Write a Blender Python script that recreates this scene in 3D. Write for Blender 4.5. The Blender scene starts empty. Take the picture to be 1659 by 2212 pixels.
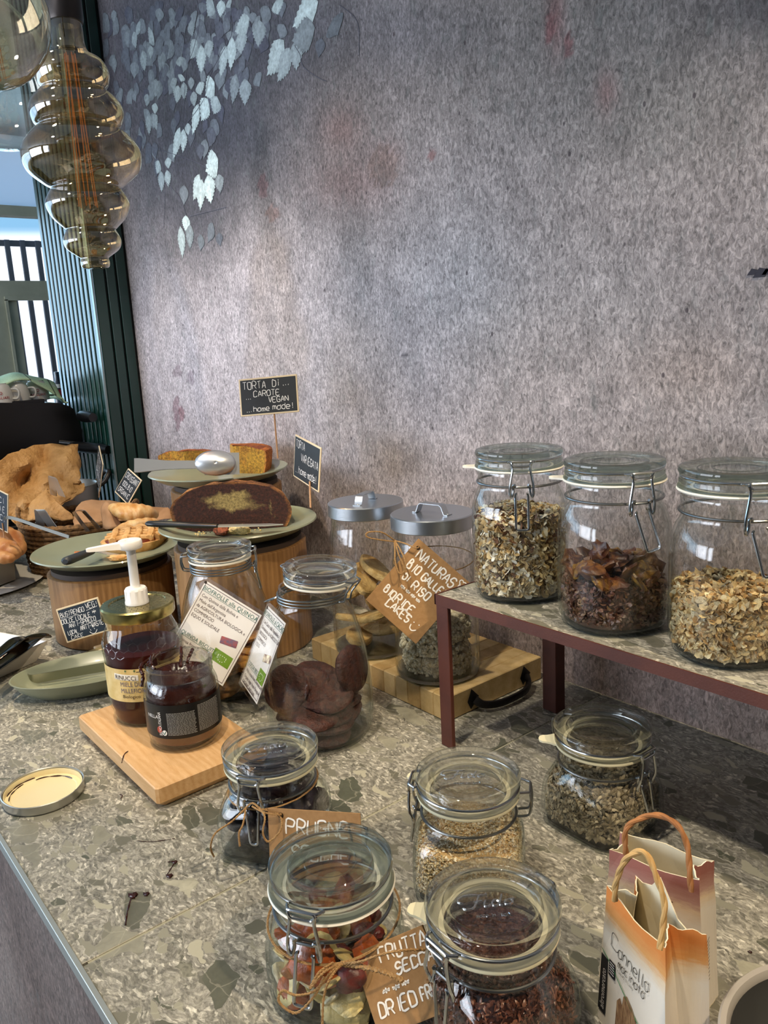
import bpy, bmesh, math, random
import numpy as np
from mathutils import Vector, Matrix
random.seed(7); np.random.seed(7)
SC = bpy.context.scene
COL = SC.collection
PI = math.pi

# ------------------------------------------------------------------ camera
CAM_H = 0.515            # camera height above the counter top (z = 0)
FPX = 1721.5             # focal length in pixels of the 1659 x 2212 frame
def _rot(p, r, y):
    cy, sy, cp, sp = math.cos(y), math.sin(y), math.cos(p), math.sin(p)
    fw = np.array([cp*cy, cp*sy, -sp]); rt = np.array([sy, -cy, 0.]); up = np.cross(rt, fw)
    c, s = math.cos(r), math.sin(r)
    return np.array([c*rt+s*up, -s*rt+c*up, fw])
ROT = _rot(math.radians(12.16), math.radians(-3.024), math.radians(141.09))
CPOS = np.array([0, 0, CAM_H])
def ray(x, y): return ROT.T @ np.array([(x-829.5)/FPX, -(y-1106)/FPX, 1.])
def onz(x, y, z=0.): r = ray(x, y); return Vector(CPOS + (z-CPOS[2])/r[2]*r)
def ony(x, y, Y): r = ray(x, y); return Vector(CPOS + (Y-CPOS[1])/r[1]*r)
def onx(x, y, X): r = ray(x, y); return Vector(CPOS + (X-CPOS[0])/r[0]*r)
def dep(x, y, d): return Vector(CPOS + d*ray(x, y))
cam_d = bpy.data.cameras.new('camera'); cam = bpy.data.objects.new('camera', cam_d); COL.objects.link(cam)
m = Matrix(((ROT[0][0], ROT[1][0], -ROT[2][0], 0), (ROT[0][1], ROT[1][1], -ROT[2][1], 0), (ROT[0][2], ROT[1][2], -ROT[2][2], CAM_H), (0, 0, 0, 1)))
cam.matrix_world = m
cam_d.sensor_fit = 'VERTICAL'; cam_d.sensor_height = 24; cam_d.sensor_width = 18
cam_d.lens = FPX/2212*24; cam_d.clip_start = 0.02; cam_d.clip_end = 100
SC.camera = cam

# ------------------------------------------------------------------ world, lights, exposure
W = bpy.data.worlds.new('sky'); SC.world = W; W.use_nodes = True
nt = W.node_tree; nt.nodes.clear()
tc = nt.nodes.new('ShaderNodeTexCoord'); sx = nt.nodes.new('ShaderNodeSeparateXYZ'); rp = nt.nodes.new('ShaderNodeValToRGB')
bg = nt.nodes.new('ShaderNodeBackground'); wo = nt.nodes.new('ShaderNodeOutputWorld')
nt.links.new(tc.outputs['Generated'], sx.inputs[0]); nt.links.new(sx.outputs[2], rp.inputs[0]); nt.links.new(rp.outputs[0], bg.inputs[0]); nt.links.new(bg.outputs[0], wo.inputs[0])
e = rp.color_ramp.elements; e[0].position = 0.0; e[0].color = (.17, .19, .25, 1); e[1].position = 1; e[1].color = (.03, .08, .16, 1)
n_ = rp.color_ramp.elements.new(.10); n_.color = (.30, .32, .34, 1)
n_ = rp.color_ramp.elements.new(.128); n_.color = (.28, .31, .34, 1)
n_ = rp.color_ramp.elements.new(.138); n_.color = (.065, .13, .19, 1)
bg.inputs[1].default_value = 2.6

def spot(name, loc, tgt, power, col=(1, .80, .55), size=50, rad=.025, blend=.5):
    d = bpy.data.lights.new(name, 'SPOT'); d.energy = power; d.color = col; d.spot_size = math.radians(size); d.spot_blend = blend; d.shadow_soft_size = rad
    o = bpy.data.objects.new(name, d); COL.objects.link(o); o.location = loc
    o.rotation_euler = (Vector(tgt)-Vector(loc)).to_track_quat('-Z', 'Y').to_euler(); return o
def area(name, loc, tgt, power, sx_, sy_, col, portal=False):
    d = bpy.data.lights.new(name, 'AREA'); d.shape = 'RECTANGLE'; d.size = sx_; d.size_y = sy_; d.energy = power; d.color = col
    if portal: d.cycles.is_portal = True
    o = bpy.data.objects.new(name, d); COL.objects.link(o); o.location = loc
    o.rotation_euler = (Vector(tgt)-Vector(loc)).to_track_quat('-Z', 'Y').to_euler(); return o
spot('ceiling_spot', (.62, .50, 1.70), (-.30, .50, 0), 46, size=64, rad=.022)
spot('ceiling_spot', (-.50, .05, 1.70), (-.72, .30, 0), 34, (1, .86, .66), size=60, rad=.03)
spot('ceiling_spot', (-.78, -.25, 1.70), (-.88, .64, .10), 20, (1, .86, .66), size=26, rad=.03)  # added narrow fill spot, brightens the rice cake jar
spot('ceiling_spot', (-1.75, .30, 1.70), (-1.70, .60, 0), 34, size=62, rad=.03)
spot('ceiling_spot', (-1.15, -.50, 1.72), (-1.60, .905, .50), 33, (.93, .93, 1.0), size=58, rad=.06, blend=1)
area('window_daylight', (-4.93, .0, .70), (0, .0, .5), 46, 7.0, 1.2, (.45, .74, 1), False)
area('window_daylight', (-2.7, -3.9, .75), (-1.5, .9, .3), 92, 4.0, 1.5, (.84, .90, 1), False)
sd_ = bpy.data.lights.new('sun', 'SUN'); sd_.energy = 2.6; sd_.angle = .01; so_ = bpy.data.objects.new('sun', sd_); COL.objects.link(so_); so_.location = (0, 0, 6); so_.rotation_euler = Vector((-.62, .12, -.78)).to_track_quat('-Z', 'Y').to_euler()
SC.view_settings.view_transform = 'Standard'; SC.view_settings.look = 'None'
SC.view_settings.gamma = 1; SC.view_settings.exposure = 1.0; SC.view_settings.use_curve_mapping = False
cy_ = SC.cycles
cy_.max_bounces = 14; cy_.transparent_max_bounces = 40; cy_.transmission_bounces = 14; cy_.glossy_bounces = 5; cy_.diffuse_bounces = 4
cy_.caustics_reflective = False; cy_.caustics_refractive = False; cy_.use_denoising = True; cy_.sample_clamp_indirect = 4
cy_.blur_glossy = .3

# ------------------------------------------------------------------ mesh helpers
def lin(c):
    if isinstance(c, str): c = [int(c[i:i+2], 16)/255 for i in (0, 2, 4)]
    return tuple(x/12.92 if x <= .04045 else ((x+.055)/1.055)**2.4 for x in c[:3])
def tag(o, label=None, cat=None, group=None, kind=None):
    if label: o['label'] = label
    if cat: o['category'] = cat
    if group: o['group'] = group
    if kind: o['kind'] = kind
    return o
def thing(name, label, cat, loc=(0, 0, 0), rz=0, group=None, mat=None):
    o = bpy.data.objects.new(name, None); COL.objects.link(o); o.empty_display_size = .02
    if mat is not None: o.matrix_world = mat
    else: o.location = loc; o.rotation_euler = (0, 0, rz)
    return tag(o, label, cat, group)
class G:
    """collects geometry; out() links it as one mesh object"""
    def __init__(s): s.v = []; s.f = []; s.c = []; s.mi = []; s.n = 0; s.cur = None; s.m = 0
    def add(s, v, f, col=None):
        v = [tuple(p) for p in v]; s.v += v; k = s.n; s.f += [tuple(i+k for i in q) for q in f]; s.n += len(v)
        s.c += [col or s.cur or (1, 1, 1)]*len(v); s.mi += [s.m]*len(f); return s
    def box(s, x0, x1, y0, y1, z0, z1, M=None, b=0):
        if b:
            v = []
            for z, k in ((z0, b), (z0+b, 0), (z1-b, 0), (z1, b)):
                for (sx1, sy1) in ((0, 0), (1, 0), (1, 1), (0, 1)):
                    cx, cy2 = (x1 if sx1 else x0), (y1 if sy1 else y0)
                    ix, iy = (-1 if sx1 else 1), (-1 if sy1 else 1)
                    pa = (cx+ix*(k+b), cy2+iy*k, z); pb = (cx+ix*k, cy2+iy*(k+b), z)
                    v += [pb, pa] if (sx1 == sy1) else [pa, pb]
            f = []
            for r in range(3):
                for i in range(8): f.append((r*8+i, r*8+(i+1) % 8, (r+1)*8+(i+1) % 8, (r+1)*8+i))
            f += [tuple(range(7, -1, -1)), tuple(range(24, 32))]
        else:
            v = [(x, y, z) for z in (z0, z1) for x, y in ((x0, y0), (x1, y0), (x1, y1), (x0, y1))]
            f = [(3, 2, 1, 0), (4, 5, 6, 7), (0, 1, 5, 4), (1, 2, 6, 5), (2, 3, 7, 6), (3, 0, 4, 7)]
        if M is not None: v = [M @ Vector(p) for p in v]
        return s.add(v, f)
    def lathe(s, prof, n=48, sq=None, M=None, closed=False, wob=None):
        """prof: (r, z); sq: list of squareness 0..1 per ring"""
        v = []; P = len(prof)
        for i, (r, z) in enumerate(prof):
            q = sq[i] if sq else 0
            for k in range(n):
                t = 2*PI*k/n; rr = r
                if q: 
                    pw = 5.5; rs = r/((abs(math.cos(t))**pw+abs(math.sin(t))**pw)**(1/pw)); rr = r*(1-q)+rs*q
                if wob: rr = rr*(1+wob(t, z))
                v.append((rr*math.cos(t), rr*math.sin(t), z))
        f = []
        for i in range(P-1+(1 if closed else 0)):
            a, b_ = i*n, ((i+1) % P)*n
            for k in range(n): f.append((a+k, a+(k+1) % n, b_+(k+1) % n, b_+k))
        if not closed:
            if prof[0][0] > 1e-6 : f.append(tuple(range(n-1, -1, -1)))
            if prof[-1][0] > 1e-6: f.append(tuple((P-1)*n+k for k in range(n)))
        if M is not None: v = [M @ Vector(p) for p in v]
        return s.add(v, f)
    def open_lathe(s, prof, n=48, M=None, sq=None, a0=0, a1=2*PI):
        v = []; P = len(prof); full = abs(a1-a0-2*PI) < 1e-6; c = n if full else n+1
        for i, (r, z) in enumerate(prof):
            q = sq[i] if sq else 0
            for k in range(c):
                t = a0+(a1-a0)*k/n; rr = r
                if q: pw = 5.5; rr = r*(1-q)+q*r/((abs(math.cos(t))**pw+abs(math.sin(t))**pw)**(1/pw))
                v.append((rr*math.cos(t), rr*math.sin(t), z))
        f = []
        for i in range(P-1):
            for k in range(n):
                k2 = (k+1) % c
                f.append((i*c+k, i*c+k2, (i+1)*c+k2, (i+1)*c+k))
        if M is not None: v = [M @ Vector(p) for p in v]
        return s.add(v, f)
    def tube(s, pts, r, n=8, closed=False, flat=1.0):
        pts = [Vector(p) for p in pts]; N = len(pts); v = []; up = None
        for i, p in enumerate(pts):
            if closed: t = pts[(i+1) % N]-pts[i-1]
            else: t = pts[min(i+1, N-1)]-pts[max(i-1, 0)]
            t.normalize()
            if up is None:
                up = Vector((0, 0, 1)) if abs(t.z) < .9 else Vector((1, 0, 0))
            a = t.cross(up)
            if a.length < 1e-6: a = t.orthogonal()
            a.normalize(); bb = a.cross(t).normalized(); up = bb
            rr = r[i] if isinstance(r, (list, tuple)) else r
            for k in range(n):
                th = 2*PI*k/n; v.append(p+a*math.cos(th)*rr+bb*math.sin(th)*rr*flat)
        f = []
        for i in range(N if closed else N-1):
            j = (i+1) % N
            for k in range(n): f.append((i*n+k, i*n+(k+1) % n, j*n+(k+1) % n, j*n+k))
        if not closed: f += [tuple(range(n-1, -1, -1)), tuple((N-1)*n+k for k in range(n))]
        return s.add(v, f)
    def ring(s, R, z, r, n=64, m=8, M=None):
        pts = [(R*math.cos(2*PI*k/n), R*math.sin(2*PI*k/n), z) for k in range(n)]
        if M is not None: pts = [M @ Vector(p) for p in pts]
        return s.tube(pts, r, m, True)
    def strap(s, pts, wv, th):
        """flat strip of width vector wv along pts, thickness th"""
        pts = [Vector(p) for p in pts]; wv = Vector(wv); v = []; N = len(pts)
        for i, p in enumerate(pts):
            t = (pts[min(i+1, N-1)]-pts[max(i-1, 0)]).normalized(); w_ = wv[i] if False else wv
            nn = t.cross(w_).normalized()*th/2
            v += [p-w_/2-nn, p+w_/2-nn, p+w_/2+nn, p-w_/2+nn]
        f = []
        for i in range(N-1):
            for k in range(4): f.append((i*4+k, i*4+(k+1) % 4, (i+1)*4+(k+1) % 4, (i+1)*4+k))
        f += [(3, 2, 1, 0), ((N-1)*4, (N-1)*4+1, (N-1)*4+2, (N-1)*4+3)]
        return s.add(v, f)
    def out(s, name, mat, parent=None, smooth=True, colors=False, angle=40):
        me = bpy.data.meshes.new(name); me.from_pydata(s.v, [], s.f)
        for mm in (mat if isinstance(mat, (list, tuple)) else [mat]): me.materials.append(mm)
        if isinstance(mat, (list, tuple)): me.polygons.foreach_set('material_index', s.mi)
        if colors:
            ca = me.color_attributes.new('Col', 'FLOAT_COLOR', 'POINT')
            a = np.ones((s.n, 4), np.float32); a[:, :3] = np.array(s.c, np.float32); ca.data.foreach_set('color', a.ravel())
        bm = bmesh.new(); bm.from_mesh(me); bmesh.ops.recalc_face_normals(bm, faces=bm.faces); bm.to_mesh(me); bm.free()
        if smooth:
            me.polygons.foreach_set('use_smooth', [True]*len(me.polygons)); me.set_sharp_from_angle(angle=math.radians(angle))
        o = bpy.data.objects.new(name, me); COL.objects.link(o)
        if parent is not None: o.parent = parent
        me.update(); return o
def smooth_path(pts, k=6, closed=False):
    P = [Vector(p) for p in pts]; N = len(P); out = []
    rng = range(N if closed else N-1)
    for i in rng:
        p0 = P[i-1] if (closed or i > 0) else P[0]; p1 = P[i]; p2 = P[(i+1) % N]; p3 = P[(i+2) % N] if (closed or i+2 < N) else P[-1]
        for j in range(k):
            t = j/k; out.append(.5*((2*p1)+(-p0+p2)*t+(2*p0-5*p1+4*p2-p3)*t*t+(-p0+3*p1-3*p2+p3)*t**3))
    if not closed: out.append(P[-1])
    return out
def copy_thing(o, M=None, label=None):
    c = o.copy(); COL.objects.link(c)
    for ch in o.children:
        d = ch.copy(); COL.objects.link(d); d.parent = c
        for g in ch.children:
            e2 = g.copy(); COL.objects.link(e2); e2.parent = d
    if M is not None: c.matrix_world = M
    if label: c['label'] = label
    return c

# ------------------------------------------------------------------ materials
def nodes(name):
    m_ = bpy.data.materials.new(name); m_.use_nodes = True; t = m_.node_tree; t.nodes.clear()
    out = t.nodes.new('ShaderNodeOutputMaterial'); return m_, t, out
def N_(t, kind, **kw):
    n = t.nodes.new(kind)
    for k, v in kw.items():
        if k in n.inputs: n.inputs[k].default_value = v
        else: setattr(n, k, v)
    return n
def coords(t, scale=(1, 1, 1), kind='Object', rot=(0, 0, 0)):
    a = t.nodes.new('ShaderNodeTexCoord'); b = t.nodes.new('ShaderNodeMapping'); b.inputs['Scale'].default_value = scale; b.inputs['Rotation'].default_value = rot
    t.links.new(a.outputs[kind], b.inputs[0]); return b.outputs[0]
def mixc(t, fac, a, b, mode='MIX'):
    n = t.nodes.new('ShaderNodeMix'); n.data_type = 'RGBA'; n.blend_type = mode; n.clamp_factor = True
    for i, v in ((0, fac), (6, a), (7, b)):
        if hasattr(v, 'node'): t.links.new(v, n.inputs[i])
        elif i == 0: n.inputs[0].default_value = v
        else: n.inputs[i].default_value = (*v[:3], 1)
    return n.outputs[2]
def ramp(t, fac, stops):
    n = t.nodes.new('ShaderNodeValToRGB'); t.links.new(fac, n.inputs[0]); el = n.color_ramp.elements
    while len(el) < len(stops): el.new(.5)
    for e1, (p, c) in zip(el, stops):
        e1.position = p; e1.color = (c, c, c, 1) if isinstance(c, (int, float)) else (*c[:3], 1)
    return n.outputs[0]
def noise(t, vec, scale, detail=4, rough=.55, dist=0):
    n = t.nodes.new('ShaderNodeTexNoise'); n.inputs['Scale'].default_value = scale; n.inputs['Detail'].default_value = detail; n.inputs['Roughness'].default_value = rough; n.inputs['Distortion'].default_value = dist
    t.links.new(vec, n.inputs['Vector']); return n.outputs[0]
def voro(t, vec, scale, feature='F1', out='Color', rnd=1):
    n = t.nodes.new('ShaderNodeTexVoronoi'); n.feature = feature; n.inputs['Scale'].default_value = scale; n.inputs['Randomness'].default_value = rnd
    t.links.new(vec, n.inputs['Vector']); return n.outputs[out]
def bump(t, h, strength, dist=.001):
    n = t.nodes.new('ShaderNodeBump'); n.inputs['Strength'].default_value = strength; n.inputs['Distance'].default_value = dist
    t.links.new(h, n.inputs['Height']); return n.outputs[0]
def pbsdf(t, out, col, rough=.5, metal=0, normal=None, **kw):
    b = t.nodes.new('ShaderNodeBsdfPrincipled')
    if hasattr(col, 'node'): t.links.new(col, b.inputs['Base Color'])
    else: b.inputs['Base Color'].default_value = (*col[:3], 1)
    if hasattr(rough, 'node'): t.links.new(rough, b.inputs['Roughness'])
    else: b.inputs['Roughness'].default_value = rough
    b.inputs['Metallic'].default_value = metal
    if normal: t.links.new(normal, b.inputs['Normal'])
    for k, v in kw.items(): b.inputs[k.replace('_', ' ')].default_value = v
    t.links.new(b.outputs[0], out.inputs[0]); return b
def pm(name, col, rough=.5, metal=0, var=None, vs=30, bs=0, bscale=200, stretch=(1, 1, 1), bdist=.001, **kw):
    m_, t, out = nodes(name); c = lin(col); nrm = None; co = None
    if var or bs: co = coords(t, stretch)
    if var: c = mixc(t, ramp(t, noise(t, co, vs), [(.35, 0.0), (.65, 1.0)]), c, lin(var))
    if bs: nrm = bump(t, noise(t, co, bscale), bs, bdist)
    pbsdf(t, out, c, rough, metal, nrm, **kw); return m_
def vcol(name, rough=.6, bs=0, bscale=300, var=.25, vs=150, stretch=(1, 1, 1), bdist=.001, **kw):
    m_, t, out = nodes(name); a = t.nodes.new('ShaderNodeVertexColor'); a.layer_name = 'Col'; c = a.outputs[0]; co = coords(t, stretch); nrm = None
    if var: c = mixc(t, var, c, mixc(t, 1, c, ramp(t, noise(t, co, vs), [(.3, .15), (.7, 1.6)]), 'MULTIPLY'))
    if bs: nrm = bump(t, noise(t, co, bscale), bs, bdist)
    pbsdf(t, out, c, rough, 0, nrm, **kw); return m_
def glassy(name, clear=(.99, .99, .99), edge=(.72, .78, .76), rough=.01, refr=0.0, ior=1.45, power=3.0, f0=.04, gloss=1.0):
    """clear container glass: see-through, mirror-like at grazing angles, darker at its edges; refr adds true refraction"""
    m_, t, out = nodes(name)
    lw = N_(t, 'ShaderNodeLayerWeight', Blend=.5)
    def power_(p, k=1, o=0):
        pw = N_(t, 'ShaderNodeMath', operation='POWER'); t.links.new(lw.outputs['Facing'], pw.inputs[0]); pw.inputs[1].default_value = p
        ma = N_(t, 'ShaderNodeMath', operation='MULTIPLY_ADD'); t.links.new(pw.outputs[0], ma.inputs[0]); ma.inputs[1].default_value = k; ma.inputs[2].default_value = o; return ma.outputs[0]
    tcol = mixc(t, power_(power), clear, edge)
    tr = t.nodes.new('ShaderNodeBsdfTransparent'); t.links.new(tcol, tr.inputs[0])
    gl = N_(t, 'ShaderNodeBsdfGlossy', Roughness=rough); gl.inputs[0].default_value = (gloss, gloss, gloss, 1)
    mx = t.nodes.new('ShaderNodeMixShader')
    t.links.new(power_(5, .75, f0), mx.inputs[0]); t.links.new(tr.outputs[0], mx.inputs[1]); t.links.new(gl.outputs[0], mx.inputs[2]); res = mx
    if refr:
        g = N_(t, 'ShaderNodeBsdfGlass', Roughness=0.0, IOR=ior); g.inputs[0].default_value = (*clear, 1)
        m2 = t.nodes.new('ShaderNodeMixShader'); m2.inputs[0].default_value = refr
        t.links.new(mx.outputs[0], m2.inputs[1]); t.links.new(g.outputs[0], m2.inputs[2]); res = m2
    t.links.new(res.outputs[0], out.inputs[0]); return m_
def wood(name, a, b, scale=12, along=(1, 8, 8), rough=.5, ring=6, bs=.15, gloss=.3):
    m_, t, out = nodes(name); co = coords(t, along)
    n1 = noise(t, co, scale, 5, .6, 1.5)
    wv = N_(t, 'ShaderNodeTexWave', wave_type='BANDS', bands_direction='Y'); wv.inputs['Scale'].default_value = ring; wv.inputs['Distortion'].default_value = 5; wv.inputs['Detail'].default_value = 3
    t.links.new(co, wv.inputs['Vector'])
    fine = noise(t, co, scale*9, 3)
    f = N_(t, 'ShaderNodeMath', operation='ADD'); t.links.new(n1, f.inputs[0]); m2 = N_(t, 'ShaderNodeMath', operation='MULTIPLY'); t.links.new(wv.outputs[1], m2.inputs[0]); m2.inputs[1].default_value = .22; t.links.new(m2.outputs[0], f.inputs[1])
    f2 = N_(t, 'ShaderNodeMath', operation='ADD'); t.links.new(f.outputs[0], f2.inputs[0]); m3 = N_(t, 'ShaderNodeMath', operation='MULTIPLY'); t.links.new(fine, m3.inputs[0]); m3.inputs[1].default_value = .3; t.links.new(m3.outputs[0], f2.inputs[1])
    c = ramp(t, f2.outputs[0], [(.45, lin(a)), (1.0, lin(b))])
    pbsdf(t, out, c, rough, 0, bump(t, fine, bs)); return m_
# ================================================================== STRUCTURE
WY = .905                    # face of the papered wall
# --- printed wallpaper
def mural_mat():
    m_, t, out = nodes('mural_wallpaper'); a = t.nodes.new('ShaderNodeVertexColor'); a.layer_name = 'Col'
    co = coords(t, (1, 1, .5)); co2 = coords(t, (1, 1, .7))
    f1 = noise(t, co, 210, 5, .7, 1.0); f2 = noise(t, co2, 22, 5, .65); f3 = noise(t, co, 60, 3, .6)
    c = mixc(t, 1, a.outputs[0], ramp(t, f1, [(.33, .38), (.5, .95), (.66, 1.62)]), 'MULTIPLY')
    c = mixc(t, 1, c, ramp(t, f2, [(.3, .72), (.7, 1.22)]), 'MULTIPLY')
    c = mixc(t, ramp(t, f3, [(.55, 0.0), (.72, .22)]), c, lin('6f7a78'))
    sp = voro(t, co2, 26, 'F1', 'Distance'); c = mixc(t, ramp(t, sp, [(.045, .8), (.07, 0.0)]), c, lin('3c3338'))
    pbsdf(t, out, c, .85, 0, bump(t, f1, .45, .0015)); return m_
M_MURAL = mural_mat()
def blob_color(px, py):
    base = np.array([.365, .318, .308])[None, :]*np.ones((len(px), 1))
    B = [  # x, y, rx, ry, colour, alpha : tints printed in the paper; pale lower-left ones paint in the wash of light
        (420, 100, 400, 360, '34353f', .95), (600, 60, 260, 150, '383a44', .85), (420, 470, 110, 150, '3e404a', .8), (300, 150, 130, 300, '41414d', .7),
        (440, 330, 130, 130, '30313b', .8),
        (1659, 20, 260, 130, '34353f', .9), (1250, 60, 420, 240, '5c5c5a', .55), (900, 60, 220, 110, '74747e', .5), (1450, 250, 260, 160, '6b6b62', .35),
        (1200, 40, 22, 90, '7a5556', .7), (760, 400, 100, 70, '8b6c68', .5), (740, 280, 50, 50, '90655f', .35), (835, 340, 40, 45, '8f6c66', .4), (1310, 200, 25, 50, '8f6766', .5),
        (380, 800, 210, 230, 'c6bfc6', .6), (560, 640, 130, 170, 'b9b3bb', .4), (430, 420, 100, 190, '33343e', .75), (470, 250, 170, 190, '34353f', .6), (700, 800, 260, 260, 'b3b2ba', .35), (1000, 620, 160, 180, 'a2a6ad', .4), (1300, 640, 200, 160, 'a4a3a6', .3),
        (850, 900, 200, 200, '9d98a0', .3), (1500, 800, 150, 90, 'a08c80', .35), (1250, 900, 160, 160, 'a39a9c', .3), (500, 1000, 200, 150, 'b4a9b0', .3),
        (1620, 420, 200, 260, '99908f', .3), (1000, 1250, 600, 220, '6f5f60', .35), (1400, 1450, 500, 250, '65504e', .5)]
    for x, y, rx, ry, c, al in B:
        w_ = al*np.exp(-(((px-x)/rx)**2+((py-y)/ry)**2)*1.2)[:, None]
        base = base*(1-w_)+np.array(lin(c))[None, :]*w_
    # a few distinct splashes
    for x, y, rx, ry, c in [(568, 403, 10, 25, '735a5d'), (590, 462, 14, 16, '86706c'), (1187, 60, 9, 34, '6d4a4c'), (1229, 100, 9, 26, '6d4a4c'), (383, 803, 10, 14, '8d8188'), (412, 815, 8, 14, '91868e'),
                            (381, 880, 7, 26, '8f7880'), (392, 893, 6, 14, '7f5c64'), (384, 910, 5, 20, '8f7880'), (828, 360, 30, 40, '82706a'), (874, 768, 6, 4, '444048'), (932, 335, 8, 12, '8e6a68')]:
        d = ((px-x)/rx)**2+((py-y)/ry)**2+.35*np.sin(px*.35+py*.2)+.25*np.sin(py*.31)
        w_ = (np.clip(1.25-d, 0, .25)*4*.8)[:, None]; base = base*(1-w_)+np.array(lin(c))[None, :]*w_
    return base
def project(P):
    q = (P-CPOS[None, :]) @ ROT.T; q2 = np.maximum(q[:, 2], .05); return 829.5+FPX*q[:, 0]/q2, 1106-FPX*q[:, 1]/q2
def mural_grid(name, x0, x1, z0, z1, nx, nz, parent=None, y=WY):
    X, Z = np.meshgrid(np.linspace(x0, x1, nx), np.linspace(z0, z1, nz)); V = np.stack([X.ravel(), np.full(X.size, y), Z.ravel()], 1)
    idx = np.arange(nx*nz).reshape(nz, nx); F = np.stack([idx[:-1, :-1], idx[:-1, 1:], idx[1:, 1:], idx[1:, :-1]], -1).reshape(-1, 4)
    me = bpy.data.meshes.new(name); me.from_pydata(V.tolist(), [], F.tolist()); me.materials.append(M_MURAL)
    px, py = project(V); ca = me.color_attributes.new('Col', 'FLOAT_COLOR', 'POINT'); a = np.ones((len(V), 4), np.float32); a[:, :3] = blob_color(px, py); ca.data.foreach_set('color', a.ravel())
    o = bpy.data.objects.new(name, me); COL.objects.link(o)
    if parent: o.parent = parent
    return o
M_PLASTER = pm('grey_plaster', '8f8d88', .9, var='7f7d79', vs=3)
M_DARKROOM = pm('room_wall_paint', '6d665f', .9, var='5d574f', vs=2)
g = G(); g.box(-2.17, 2.5, WY+.002, WY+.16, -.9, 1.75); wall = g.out('wall_back', M_PLASTER, smooth=False); tag(wall, kind='structure')
mural_grid('wallpaper', -2.17, .6, -.02, 1.75, 560, 360, wall)
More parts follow.
